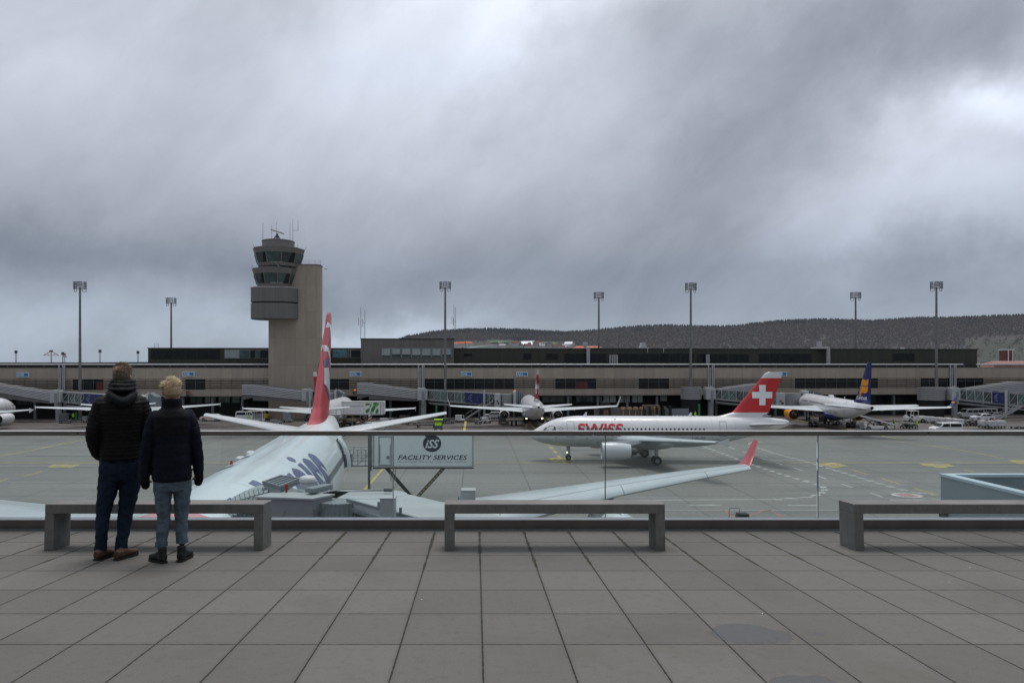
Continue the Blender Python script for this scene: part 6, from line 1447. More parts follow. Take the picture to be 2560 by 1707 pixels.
# ================================================================ VEHICLES
def wheels(r,pts,rad,w=.22,nm='wheel'):
    for x,y in pts:
        m=MB(); n=16; m.tube((x,y-w/2,rad),(x,y+w/2,rad),rad,n=n,mi=0); m.tube((x,y-w/2-.01,rad),(x,y-w/2,rad),rad*.55,n=n,mi=1); m.tube((x,y+w/2,rad),(x,y+w/2+.01,rad),rad*.55,n=n,mi=1); m.build(nm,[M['rubber'],M['hub']],r,smooth=True)
def profile(r,name,pts,w,m_,y0=None,bevel=.05,taper=None):
    m=MB(); y0=-w/2 if y0 is None else y0
    m.loft([[(x,y0,z) for x,z in pts],[(x,y0+w,z) for x,z in pts]]); return m.build(name,m_,r,bevel=bevel)
def car(px,py,label,body='white',rz=0,kind='car',group=None,stripe=None,Y=None):
    if Y is None: x,Y=gz(px,py)
    else: x=xat(px,Y)
    r=thing({'car':'parked_car','van':'van','minibus':'minibus'}[kind],label,{'car':'car','van':'van','minibus':'minibus'}[kind],(x,Y,0),rz,group)
    if kind=='car':
        profile(r,'body',[(-2.15,.3),(2.1,.3),(2.15,.75),(1.95,.95),(.95,1.05),(.35,1.48),(-1.3,1.5),(-2.0,1.1),(-2.2,.8)],1.75,M[body])
        for yy in(-.885,.878): profile(r,'side_window',[(.85,1.06),(.3,1.40),(-1.2,1.42),(-1.75,1.08)],.007,M['darkwin'],yy,0)
        for xx in(-.35,): profile(r,'window_pillar',[(xx,1.05),(xx+.08,1.05),(xx+.08,1.43),(xx,1.43)],1.79,M[body],None,0)
        Lh=2.13
    elif kind=='van':
        profile(r,'body',[(-2.4,.35),(2.4,.35),(2.45,.9),(2.2,1.15),(1.5,1.3),(.95,1.95),(-2.3,2.0),(-2.45,1.2)],1.9,M[body])
        for yy in(-.96,.953): profile(r,'side_window',[(1.35,1.3),(.9,1.8),(-.1,1.82),(-.1,1.28)],.007,M['darkwin'],yy,0); profile(r,'rear_side_window',[(-.25,1.28),(-.25,1.82),(-2.1,1.82),(-2.2,1.28)],.007,M['darkwin'],yy,0)
        Lh=2.4
    else:
        profile(r,'body',[(-2.6,.35),(2.5,.35),(2.55,.95),(2.2,1.2),(1.6,1.35),(1.1,2.1),(-2.55,2.15),(-2.65,1.2)],1.95,M[body])
        for yy in(-.985,.978):
            for a,b in((.1,.95),(-1.1,-.05),(-2.3,-1.25)): profile(r,'side_window',[(b+(.35 if b>.5 else 0),1.35),(b,1.9),(a,1.9),(a,1.35)],.007,M['darkwin'],yy,0)
        Lh=2.5
    m=MB(); 
    if kind=='car': m.add([(.98,-.75,1.07),(.98,.75,1.07),(.42,.68,1.44),(.42,-.68,1.44)],[(0,1,2,3)])
    elif kind=='van': m.add([(1.53,-.82,1.32),(1.53,.82,1.32),(1.02,.78,1.88),(1.02,-.78,1.88)],[(0,1,2,3)])
    else: m.add([(1.64,-.85,1.38),(1.64,.85,1.38),(1.17,.8,2.0),(1.17,-.8,2.0)],[(0,1,2,3)])
    m.v=[v+Vector((.02,0,.02)) for v in m.v]; m.build('windscreen',M['darkwin'],r)
    for yy in(-.6,.6): m=MB(); m.box(Lh-.05,Lh+.03,yy-.16,yy+.16,.66,.82); m.build('headlight',M['hub'],r)
    if stripe: 
        for yy in(-.893,.886): profile(r,'side_stripe',[(-1.9,.62),(1.9,.66),(1.9,.8),(-1.9,.78)],.008,M[stripe],yy-(0 if kind=='car' else .07*(1 if yy<0 else -1)),0)
    wheels(r,[(-1.35,-.8),(1.35,-.8),(-1.35,.8),(1.35,.8)],.33)
    return r
def tug(px,py,label,rz=0,m_='whited',sc=1,lit=False):
    x,Y=gz(px,py); r=thing('baggage_tractor',label,'baggage tractor',(x,Y,0),rz,None,0,sc)
    profile(r,'body',[(-1.5,.3),(1.5,.3),(1.55,.85),(.3,.95),(.3,.8),(-.9,.8),(-.9,1.0),(-1.5,1.0)],1.3,M[m_]); 
    m=MB()
    for a,b in((.35,-.6),(.35,.6),(-.95,-.6),(-.95,.6)): m.beam((a,b,.8),(a*.9,b,1.95),.08)
    m.box(-1.0,.45,-.68,.68,1.95,2.03); m.build('canopy',M[m_],r); m=MB(); m.box(-.8,-.3,-.3,.3,.8,1.0); m.box(-.9,-.8,-.3,.3,.8,1.4); m.build('seat',M['black'],r)
    wheels(r,[(-1.0,-.6),(1.0,-.6),(-1.0,.6),(1.0,.6)],.34)
    if lit:
        for yy in(-.5,.5): m=MB(); m.box(1.54,1.6,yy-.09,yy+.09,.62,.78); m.build('headlight',M['lamp'],r)
    return r
def dolly(px,py,label,load='box',rz=0,group='baggage dollies on the apron',Y=None,sc=.72):
    x,Y=gz(px,py); r=thing('baggage_dolly',label,'baggage cart',(x,Y,0),rz,group,0,sc)
    m=MB(); m.box(-1.2,1.2,-.75,.75,.42,.52); m.beam((1.2,0,.45),(2.0,0,.35),.06); m.build('bed',M['dgrey'],r); wheels(r,[(-.8,-.6),(.8,-.6),(-.8,.6),(.8,.6)],.2,.12)
    if load=='box':
        profile(r,'container',[(-.75,.54),(1.05,.54),(1.05,1.95),(-1.15,1.95),(-1.15,1.1)],1.4,M['whited'],None,.03); m=MB()
        for k in(-.2,.35): m.box(k,k+.04,-.72,-.703,.56,1.93)
        m.build('container_door',M['grey'],r)
    elif load=='cage':
        m=MB()
        for a in(-1.15,0,1.15):
            for b in(-.72,.72): m.beam((a,b,.5),(a,b,1.5),.05)
        for z in(.9,1.2,1.5):
            for b in(-.72,.72): m.beam((-1.15,b,z),(1.15,b,z),.04)
        m.box(-1.2,1.2,-.75,.75,1.5,1.56); m.build('cage',M['grey'],r)
        m=MB(); rr=random.Random(px)
        for k in range(7): m.cbox((rr.uniform(-.8,.8),rr.uniform(-.4,.4),.75+.2*(k%2)),(.6,.35,.4),0,rr.uniform(0,3))
        m.build('bags',M['dgrey'],r)
    elif load=='bags':
        m=MB(); rr=random.Random(px)
        for k in range(12): m.cbox((rr.uniform(-.9,.9),rr.uniform(-.45,.45),.7+.22*(k%3)),(.6,.35,.35),k%3,rr.uniform(0,3))
        m.build('bags',[M['black'],M['navy'],mat('bag_red',(.3,.06,.03))],r,bevel=.04)
    return r
def belt(px,py,label,rz=0):
    x,Y=gz(px,py); r=thing('belt_loader',label,'belt loader',(x,Y,0),rz,'belt loaders')
    profile(r,'chassis',[(-2.4,.3),(2.2,.3),(2.3,.75),(-2.4,.85)],1.7,M['white']); m=MB(); m.box(-2.5,-1.9,-.8,.8,.85,1.55); m.build('driver_stand',M['white'],r,bevel=.05)
    m=MB(); m.beam((3.4,0,.95),(-3.8,0,2.9),.9,.18,0); m.build('belt',M['rubber'],r); m=MB()
    for s in(-.5,.5): m.beam((3.5,s,1.0),(-3.9,s,2.95),.08,.26)
    m.build('belt_frame',M['white'],r); m=MB(); m.beam((0,0,.7),(-2.2,0,2.4),.12); m.beam((-1.5,0,.8),(-.5,0,2.0),.12); m.build('lift_arm',M['darkmetal'],r); wheels(r,[(-1.7,-.8),(1.5,-.8),(-1.7,.8),(1.5,.8)],.42)
    return r
# small worker figure, skinned so that limbs join
def worker(px,py,label,vest='hivis',rz=0,bend=0,pants='black'):
    x,Y=gz(px,py); r=thing('person',label,'person',(x,Y,0),rz,None)
    J_=[((0,0,.95),.15),((0,.02,1.2),.15),((0,bend*.15,1.42),.16),((0,bend*.22,1.55),.06),((0,bend*.28,1.68),.105),
        ((-.2,bend*.15,1.40),.07),((-.27,bend*.2+.05,1.15),.05),((-.25,.2,.95),.04),((.2,bend*.15,1.40),.07),((.27,bend*.2+.05,1.15),.05),((.25,.2,.95),.04),
        ((-.1,0,.88),.095),((-.12,.04,.5),.065),((-.12,-.02,.1),.05),((-.12,.12,.04),.045),((.1,0,.88),.095),((.14,-.02,.5),.065),((.15,-.08,.1),.05),((.15,.06,.04),.045)]
    E_=[(0,1),(1,2),(2,3),(3,4),(2,5),(5,6),(6,7),(2,8),(8,9),(9,10),(0,11),(11,12),(12,13),(13,14),(0,15),(15,16),(16,17),(17,18)]
    me=bpy.data.meshes.new('body'); me.from_pydata([j[0] for j in J_],E_,[]); o=bpy.data.objects.new('body',me); col.objects.link(o); o.parent=r
    s=o.modifiers.new('skin','SKIN'); 
    for i,v in enumerate(me.skin_vertices[0].data): v.radius=(J_[i][1],J_[i][1]*.85); v.use_root=(i==0)
    o.modifiers.new('sub','SUBSURF').levels=1; me.materials.append(M[pants])
    m=MB(); rings=[[(a*math.cos(2*PI*k/14),b*math.sin(2*PI*k/14)+c,z) for k in range(14)] for a,b,c,z in((.2,.15,.01,.85),(.2,.15,.02,1.1),(.23,.16,bend*.12,1.35),(.2,.12,bend*.15,1.46),(.08,.08,bend*.2,1.52))]; m.loft(rings); m.build('vest',M[vest],r,smooth=True)
    m=MB(); rings=[[(a*math.cos(2*PI*k/12),a*math.sin(2*PI*k/12)+bend*.28,z) for k in range(12)] for a,z in((.04,1.58),(.10,1.64),(.115,1.70),(.09,1.78),(.03,1.82))]; m.loft(rings); m.build('head',M['skin'],r,smooth=True)
    return r
worker(622,1057,'worker in yellow vest beside the white loading cart left of the fin','hivis',0)
worker(183,1052,'tiny worker in yellow vest under the left boarding bridge','hivis',0)
worker(1500,1043,'worker in orange vest behind the taxiing jet nose','hivor',.4); worker(1506,1045,'worker in yellow vest next to the orange vested one','hivis',0)
worker(1366,1062,'worker in yellow trousers standing by the engine of the jet seen from behind','hivis',.6)
worker(2237,1072,'worker in bright yellow jacket bending behind the blue tailed jet','hivis',1.2,.9); worker(2292,1073,'worker in dark yellow striped vest right of the luggage carts','hivis',0,0)
worker(1738,1048,'tiny worker in yellow vest by the right hand bridge column','hivis')
worker(2483,1067,'worker in red jacket between two white containers','beacon')
# people near cars
car(528,1052,'white car with a yellow stripe parked right of the boy','white',R(180),'car',None,'orange'); car(620,1051,'white van parked beyond the left tailplane of the near jet','white',0,'van',None); car(645,1048,'yellow van behind the white van','yellowcar',0,'van')
car(1232,1046,'white estate car parked left of the jet seen from behind','white',R(182)); 
car(1573,1042,'white van facing the camera behind the taxiing jet','white',R(-90),'van')
car(2425,1045,'grey minibus parked beside the bridge column','ltgrey',R(180),'minibus',None); car(2458,1043,'white minibus with long windows under the right bridge','white',R(180),'minibus'); car(2455,1051,'white estate car in front of the white minibus','white',R(180)); car(2485,1047,'pale car behind the white estate car','ltgrey',R(180))
car(2364,1084,'white van with orange pillar just above the handrail','white',R(180),'van',None,None)
tug(2285,1056,'white baggage tractor with open cab heading the container train',R(0),'whited',1.25)
for i,(px,py) in enumerate(((2274,1054),(2302,1056),(2324,1058),(2344,1060),(2362,1061.5),(2379,1063),(2397,1065))):
    dolly(px,py,['first','second','third','fourth','fifth','sixth','last'][i]+' white container in the train behind the open cab tractor','box',R(-8),'white containers on dollies')
dolly(2459,1069,'white container left of another one beside the worker in red','box',R(4),'white containers on dollies')
dolly(2476,1069.5,'white container touching its twin left of the worker in red','box',R(4),'white containers on dollies'); dolly(2500,1069,'rightmost white container below the stairs','box',R(180),'white containers on dollies')
for i,px in enumerate((2405,2422,2439,2452)): dolly(px,1063+i*.4,['empty flat dolly nearest the container train','second empty flat dolly in the row','third empty flat dolly in the row','last empty flat dolly before the white containers'][i],'cage',R(4))
for i,px in enumerate((2540,2556)): dolly(px,1071,['empty flat dolly at the right edge','empty flat dolly cut by the right edge'][i],'none',R(4))
dolly(2262,1070,'grey luggage cart left of the striped worker','cage',R(3)); dolly(2278,1071,'grey luggage cart touching the striped worker','cage',R(3))
dolly(2195,1062,'open cart heaped with bags behind the belt loader','bags',R(10)); dolly(2212,1063,'second open cart heaped with bags','bags',R(10))
belt(2188,1075,'white belt loader raised to the rear hold of the blue tailed jet',R(0)); belt(2110,1061,'white belt loader behind the main wheels of the blue tailed jet',R(0))
# far truck with leaves
Y=118; tr=thing('far_catering_truck','white high lift truck with green leaf picture by the hidden jet','truck',(xat(853,Y),Y,0),0)
L=xat(959,Y)-xat(853,Y); z0=zat(1036,Y); z1=zat(1004,Y)
m=MB(); m.box(0,L,0,2.4,z0,z1); m.build('cargo_box',M['white'],tr,bevel=.04)
m=MB(); m.box(0,L,-.03,-.004,z1-.1,z1+.02); m.box(L-.55,L-.45,-.03,-.004,z0,z1-.101); m.box(L-.08,L,-.03,-.004,z0,z1-.101); m.box(0,L,-.03,-.004,z0-.1,z0+.06); m.box(.35,.39,-.02,-.004,z0+.1,z1-.3); m.box(1.0,1.04,-.02,-.004,z0+.1,z1-.3); m.build('box_frame',M['grey'],tr)
def leafp(cx,cz,l,w,a,mm,nm='leaf_picture'):
    m=MB(); pts=[]
    for k in range(18):
        t=2*PI*k/18; u=math.cos(t)*l/2; v=math.sin(t)*w/2*(1-.35*math.cos(t)); pts.append((cx+u*math.cos(a)-v*math.sin(a),-.02-.002*len(KIDS),cz+u*math.sin(a)+v*math.cos(a)))
    KIDS[len(KIDS)]=1; m.add(pts,[tuple(range(18))]); m.build(nm,mm,tr)
zc=(z0+z1)/2
for cx,cz,l,w,a,mm in((4.6,.65,.9,.35,.1,'leaf'),(5.1,.5,.7,.28,1.2,'ltleaf'),(4.6,-.4,1.0,.5,.9,'leaf'),(5.6,.0,1.6,.55,1.1,'leaf'),(6.2,.55,.9,.4,.7,'ltleaf'),(6.2,-.5,.9,.45,1.3,'leaf'),(5.3,-.7,.7,.25,.4,'ltleaf'),(5.9,.8,.9,.3,.1,'leaf')): leafp(cx,zc+cz,l,w,a,M[mm])
m=MB(); flat_text('gategourmet',2.4,.36,lambda u,v:(1.4+u,-.012,zc+.15+v),m); flat_text('A passion for catering',1.7,.12,lambda u,v:(1.7+u,-.012,zc-.55+v),m); m.build('lettering',M['grey'],tr)
m=MB(); m.beam((1.2,.5,.9),(5.6,.5,z0),.16,.22); m.beam((1.2,.7,z0),(5.6,.7,.9),.16,.22); m.build('scissor_arm',M['wood'],tr); m=MB(); m.box(-.2,L,.2,2.2,.55,.9); m.build('chassis',M['dgrey'],tr); m=MB(); m.box(L-1.6,L,.1,2.3,.9,2.1); m.build('driver_cab',M['whited'],tr,bevel=.1); wheels(tr,[(.8,.2),(L-.9,.2),(.8,2.2),(L-.9,2.2)],.45)
m=MB(); m.box(-2.6,-.05,.2,2.2,z0-.1,z0); 
for a in(-2.6,-1.7,-.9,-.1): m.beam((a,.25,z0),(a,.25,z0+1.1),.06)
m.beam((-2.6,.25,z0+1.1),(-.1,.25,z0+1.1),.06); m.build('platform',M['ltgrey'],tr)
# timber pallets / dollies heap below the truck
x,Y=gz(900,1065); cr=thing('pallet_dolly','brown rusty empty dolly frames stacked below the leaf truck','dolly',(x,Y,0)); m=MB(); rr=random.Random(4)
for k in range(15): m.beam((rr.uniform(-4,3.5),rr.uniform(-1,1),rr.uniform(.2,1.6)),(rr.uniform(-4,3.5),rr.uniform(-1,1),rr.uniform(.2,1.7)),.14)
m.box(-4,3.6,-1,1,.5,.62); m.box(-3.2,3,-1,1,1.2,1.3); m.build('frame',M['wood'],cr); wheels(cr,[(-3,-.9),(0,-.9),(3,-.9)],.25)
# striped equipment cart on the apron and dark tow bar dolly
x,Y=gz(1096,1076); q=thing('equipment_cart','small dark cart with bright yellow panel standing alone on the wet apron','cart',(x,Y,0)); m=MB(); m.box(-.75,.75,-.5,.5,.35,2.0); m.build('body',M['dgrey'],q,bevel=.05); m=MB(); m.box(-.6,.6,-.53,-.503,.95,1.55); m.box(-.78,.78,-.55,.55,1.9,2.1); m.build('yellow_panel',M['hivis'],q); wheels(q,[(-.55,-.4),(.55,-.4),(-.55,.4),(.55,.4)],.22)
x,Y=gz(1067,1068); q=thing('tow_bar_trolley','dark low trolley frame left of the yellow panel cart','trolley',(x,Y,0)); m=MB(); m.beam((-2.4,0,.5),(2.2,0,.5),.14); m.beam((-2.3,-.7,.5),(2,-.7,.45),.1); 
for k in range(6): m.beam((-2.2+k*.85,-.8,.5),(-2.0+k*.85,.6,.8),.1)
m.build('frame',M['darkmetal'],q); wheels(q,[(-1.6,-.6),(1.5,-.6)],.3)
# ground power / white low platform
x,Y=gz(930,1067); q=thing('low_loader','white low platform vehicle half hidden by the tailplane','loader',(x,Y,0)); profile(q,'body',[(-3,.5),(3,.5),(3,.9),(-3,1.0)],2,M['white']); m=MB(); m.box(-3,3,-1,-.95,1.3,1.36); 
for k in range(7): m.beam((-3+k,-.97,.9),(-3+k,-.97,1.35),.05)
m.build('rail',M['white'],q); wheels(q,[(-2,-.9),(2,-.9)],.35)
# airstair box with worker left of fin
x,Y=gz(636,1058); q=thing('loading_cart','white framed high loader beside the left engine of the hidden jet','loader',(x,Y,0)); m=MB(); m.box(-1.2,1.9,-.8,.8,.5,.9); 
for a in(-1.2,.2,1.9):
    for b in(-.8,.8): m.beam((a,b,.8),(a,b,2.5),.1)
m.box(-1.2,1.9,-.8,.8,2.5,2.62); m.build('frame',M['whited'],q); m=MB(); m.box(-.2,1.7,-.5,.5,.9,2.1); m.build('load',M['grey'],q); wheels(q,[(-.9,-.8),(1.5,-.8)],.4)
# pushback tug under the tail with lights
pt=thing('pushback_tug','dark pushback tug with two lit headlamps under the jet seen from behind','tug',(gz(1334,1056)[0],gz(1334,1056)[1],0),0); m=MB(); m.box(-2.1,2.1,-1.6,1.6,.35,1.25); m.box(-2.1,-1.1,-.6,.8,1.25,2.3); m.build('body',M['black'],pt,bevel=.08); wheels(pt,[(-1.7,-1.2),(1.7,-1.2)],.5)
for a in(-1.6,1.65): m=MB(); m.tube((a,-1.62,1.0),(a,-1.66,1.0),.15,n=12); m.build('headlamp',M['lamp'],pt)
# dark clutter under the pier and behind the jets: carts and engines stands
rr=random.Random(5); k=0
LAB={}
for px in(165,215,395,420,455,690,720,965,985,1010,1030,1120,1150,1195,1215,1260,1870,1890,2060,2090,2120):
    Yq=140+rr.uniform(-3,4); x=xat(px,Yq); q=thing('service_cart',f'dark service cart in the shade under the pier','cart',(x,Yq,0),rr.uniform(-.5,.5),'dark service carts parked in the shade under the pier')
    m=MB(); h=rr.uniform(1.0,2.2); w=rr.uniform(1.2,2.4); m.box(-w/2,w/2,-.7,.7,.4,.6); m.box(-w/2,w/2*.3,-.6,.6,.6,h); m.beam((w/2,-.6,.6),(w/2,-.6,h),.08); m.beam((w/2,-.6,h),(-w/2,-.6,h),.08); m.build('body',[M['dgrey'],M['grey'],M['darkmetal'],M['whited']][rr.randrange(4)],q,bevel=.04); wheels(q,[(-w*.35,-.65),(w*.35,-.65)],.28)
# road opening under the pier, barriers, grey hoarding, kiosk
m=MB(); a,b=xat(1485,151),xat(1650,151); m.box(a,b,150.6,151.0,.02,2.6); 
tag(m.build('road_ramp',mat('service_road_pale',(.16,.15,.145),.8,0,.2,.3)),'pale service ramp seen under the pier','road',kind='structure')
for i,px in enumerate((1558,1574,1589,1604,1637,1645)):
    q=thing('road_barrier',['orange and white barrier block, leftmost in the row under the pier','second barrier block in the row under the pier','third barrier block in the row under the pier','fourth barrier block in the row under the pier','barrier block left of the grey hoarding','barrier block touching the grey hoarding'][i],'barrier',(xat(px,150),150,0),0,'barrier blocks under the pier'); m=MB(); z=zat(1021,150) if i<4 else zat(1021,150); m.box(-.42,.42,-.2,.2,z-.2,z+.35); m.box(-.1,.1,-.05,.05,0,z-.201); m.build('block',mat('barrier_pale',(.45,.28,.14)),q)
x0,x1=xat(1656,149),xat(1722,149); q=thing('hoarding','grey corrugated hoarding between the kiosk and the stair wall','fence',((x0+x1)/2,149,0)); m=MB(); w=(x1-x0)/2
for k in range(14): m.box(-w+k*2*w/14,-w+(k+.8)*2*w/14,-.06,.06,0,zat(1021,149))
m.box(-w,w,0,.05,0,zat(1022,149)); m.build('panel',M['jetgrey'],q)
q=thing('loading_gantry','brown gantry of four posts behind the taxiing jet','gantry',(xat(1636,148),148,0)); m=MB()
for a in(-2.4,-1.2,.3,1.8,3.2): m.box(a,a+.45,-.3,.3,0,zat(1015,148)); 
m.build('post',M['black'],q); m=MB(); m.box(-2.6,1.0,-.4,.4,zat(1016,148)+.001,zat(1012,148)); 
for a in(-2.3,-.9,.6,2.0): m.box(a,a+.6,-.42,-.301,zat(1022,148),zat(1016,148))
m.build('beam',mat('gantry_tan',(.15,.115,.085)),q)
for px,lab in((1748,'slim green marker post beside the right hand bridge'),(1091,'slim green marker post under the middle bridge'),(190,'slim green marker post under the left bridge')):
    Yq=146; q=thing('marker_post',lab,'post',(xat(px,Yq),Yq,0),0,'green marker posts'); m=MB(); m.box(-.17,.17,-.1,.1,0,zat(1010 if px!=190 else 1030,Yq)); m.build('post',mat('marker_green',(.02,.22,.08)),q)
m=MB(); Yq=150; x=xat(1513,Yq); q=thing('silo','dark vertical tank behind the wing tip of the jet seen from behind','tank',(x,Yq,0)); m.tube((0,0,0),(0,0,zat(1004,Yq)),1.3,1.1,20); m.build('tank',M['black'],q,smooth=True); m=MB(); m.box(-.6,.4,-1.5,-1.35,.3,2.2); m.build('chute',M['wood'],q)
tug(1533,1046,'white small tractor right of the vertical tank',R(90),'whited')
x,Y=gz(1700,1048); q=thing('ladder_dolly','white stacked ladder dollies right of the grey hoarding','ladder',(xat(1712,140),140,0)); m=MB()
for k in range(7): m.beam((-3+k*.8,-.5,.9+.15*(k%2)),(-2.2+k*.8,.4,1.6),.12)
m.box(-3.2,3.2,-.5,.5,.8,.95); m.build('frame',M['white'],q); wheels(q,[(-2.4,-.5),(2.4,-.5)],.35)
# dark trolley with hoop on the near apron
x,Y=gz(1846,1300); q=thing('hoop_trolley','small black trolley with thin hoop handle on the near apron','trolley',(x,Y,0)); m=MB()
pts=[(-.72,0,0),(-.72,0,.85),(-.62,0,.95),(.05,0,.95),(.08,0,.85),(.08,0,.55)]
for a,b in zip(pts,pts[1:]): m.tube(a,b,.022,n=6)
m.tube((-.72,0,.45),(-.05,0,.45),.018,n=6); m.build('hoop_handle',M['dgrey'],q); m=MB(); m.prism([(-.15,-.3),(.75,-.3),(.85,0),(.75,.3),(-.15,.3)],.25,.42); m.prism([(-.1,-.34),(.72,-.34),(.72,.34),(-.1,.34)],.44,.56); m.build('deck',M['black'],q,bevel=.03); wheels(q,[(0,-.28),(.6,-.28),(0,.28),(.6,.28)],.13,.08)
# amber lamps on facade
for px,py,lab in((887,976,'lit amber lamp on the pier wall left of the middle ramp'),(471,982,'small red lamp box on the pier wall above the boy')):
    Yq=fY(px)-1.2; q=thing('wall_lamp',lab,'lamp',(xat(px,Yq),Yq,0)); z=zat(py,Yq); m=MB(); m.box(-.35,.35,-.2,.3,z-.45,z-.05); m.box(-.4,-.34,-.3,1.3,z-.8,z+.4); m.build('bracket',M['dgrey'],q); m=MB(); m.tube((0,0,z-.05),(0,0,z+.3),.26,.2,12); m.build('lens',M['amber'] if px==887 else M['beacon'],q,smooth=True)
# ================================================================ PEOPLE ON THE TERRACE
def m_cloth(name,c,rough=.75,var=.25,weave=900,streak=0,sheen=0):
    g=G(name); co=g.coord(); a=g.mapr(g.noise(co,9,5,.65),.3,.7)
    base=g.mix(a,tuple(x*(1-var) for x in c),tuple(x*(1+var) for x in c))
    if streak: base=g.mix(g.mapr(g.noise(g.coord(scale=(1,1,.35)),7,4),.5,.72,0,streak),base,tuple(min(1,x*2.2) for x in c))
    w=g.noise(co,weave,2,.6); base=g.mix(g.mapr(w,.3,.7,0,.25),base,tuple(x*.6 for x in c))
    wr=g.noise(g.coord(scale=(1,1,1.8)),22,4,.6,.4); h=g.math('ADD',g.math('MULTIPLY',wr,3.0),g.math('MULTIPLY',w,.25))
    g.bump(h,.35,.004); g.b.inputs['Sheen Weight'].default_value=sheen; g.b.inputs['Specular IOR Level'].default_value=.2
    return g.out(base,g.mapr(a,0,1,rough-.1,rough+.08))
M['puffer']=m_cloth('black_nylon_puffer',(.009,.0085,.009),.7,.3,1200)
M['hoodc']=m_cloth('charcoal_hood_nylon',(.016,.017,.020),.7,.3,1200)
M['boyjacket']=m_cloth('navy_puffer_shell',(.006,.0075,.018),.75,.3,1200)
M['boyyoke']=m_cloth('black_yoke_shell',(.007,.0072,.010),.75,.3,1200)
M['cuff']=m_cloth('black_knit_cuff',(.008,.008,.009),.9,.3,400)
M['jeans']=m_cloth('dark_indigo_denim',(.012,.022,.045),.85,.35,1500,.35)
M['jeanslt']=m_cloth('washed_blue_denim',(.10,.14,.18),.85,.25,1500,.5)
M['shoe']=mat('brown_leather_shoe',(.10,.048,.032),.5,0,.3,12,bump=.1,bs=60)
M['boot']=mat('black_leather_boot',(.012,.012,.013),.5,0,.3,12)
M['sole']=mat('dark_rubber_sole',(.02,.018,.017),.8,0,.2,8)
def m_hair(name,c,c2):
    m=mat(name,c,.5,0,.35,60,spec=.4); m.node_tree.nodes['Principled BSDF']; return m
M['hairm']=m_hair('sandy_brown_hair',(.215,.165,.115),None); M['hairb']=m_hair('ash_blond_hair',(.85,.68,.45),None); M['hairbd']=m_hair('darker_blond_hair',(.42,.31,.20),None); M['hairmd']=m_hair('short_cropped_brown_hair',(.12,.093,.068),None)
def ringz(z,w,d,yo=0,xo=0,n=40,e=2.3):
    out=[]
    for i in range(n):
        a=2*PI*i/n; c,s=math.cos(a),math.sin(a); out.append((xo+math.copysign(abs(c)**(2/e),c)*w,yo+math.copysign(abs(s)**(2/e),s)*d,z))
    return out
def torso(mb,tab,step=.006,per=None,amp=0,z0p=0):
    z=tab[0][0]; rings=[]
    while z<=tab[-1][0]+1e-6:
        w,d,yo,xo=interp(tab,z); k=1+ (amp*(abs(math.sin(PI*(z-z0p)/per))**.55-.5) if per else 0)
        rings.append(ringz(z,w*k,d*k,yo,xo)); z+=step
    mb.loft(rings)
def chain(mb,pts,n=20,per=None,amp=0,cap=True,sub=10,mi=0,flat=1.0):
    """tapered tube through (x,y,z,r) points, rounded ends, optional quilting rings"""
    P=bez([tuple(p) for p in pts],sub); rings=[]; s=0; prev=None
    for i,p in enumerate(P):
        v=Vector(p[:3]); a=Vector(P[max(i-1,0)][:3]); b=Vector(P[min(i+1,len(P)-1)][:3]); d=(b-a).normalized()
        if prev is not None: s+=(v-prev).length
        prev=v
        x=d.cross(Vector((0,1,0)));
        if x.length<.1: x=d.cross(Vector((1,0,0)))
        x.normalize(); y=d.cross(x).normalized()
        r=p[3]*(1+(amp*(abs(math.sin(PI*s/per))**.55-.5) if per else 0))
        rings.append([v+x*r*math.cos(2*PI*k/n)+y*r*flat*math.sin(2*PI*k/n) for k in range(n)])
    if cap:
        def capr(v,d,r0,ring): return [[v+(q-v)*math.cos(t)+d*r0*math.sin(t) for q in ring] for t in(.5,1.0,1.4)]
        v0=Vector(P[0][:3]); d0=(v0-Vector(P[1][:3])).normalized(); rings=capr(v0,d0,P[0][3],rings[0])[::-1]+rings
        v1=Vector(P[-1][:3]); d1=(v1-Vector(P[-2][:3])).normalized(); rings=rings+capr(v1,d1,P[-1][3],rings[-1])
    mb.loft(rings,mi)
def soft(o,vox=.007,it=2,disp=0,dsize=.08):
    r=o.modifiers.new('remesh','REMESH'); r.mode='VOXEL'; r.voxel_size=vox; r.use_smooth_shade=True
    if it: s=o.modifiers.new('smooth','SMOOTH'); s.factor=.5; s.iterations=it
    if disp:
        t=bpy.data.textures.new('folds','CLOUDS'); t.noise_scale=dsize; t.noise_depth=2
        d=o.modifiers.new('folds','DISPLACE'); d.texture=t; d.strength=disp; d.mid_level=.5; d.texture_coords='LOCAL'
    return o
def ellipsoid(mb,c,r,n=16,mi=0,rot=None):
    rings=[]
    for j in range(1,n):
        t=PI*j/n-PI/2; rings.append([Vector((r[0]*math.cos(t)*math.cos(2*PI*k/n),r[1]*math.cos(t)*math.sin(2*PI*k/n),r[2]*math.sin(t))) for k in range(n)])
    M4=Matrix.Translation(c)@(rot or Matrix.Identity(4)); mb.loft(rings,mi,(True,True),M4)
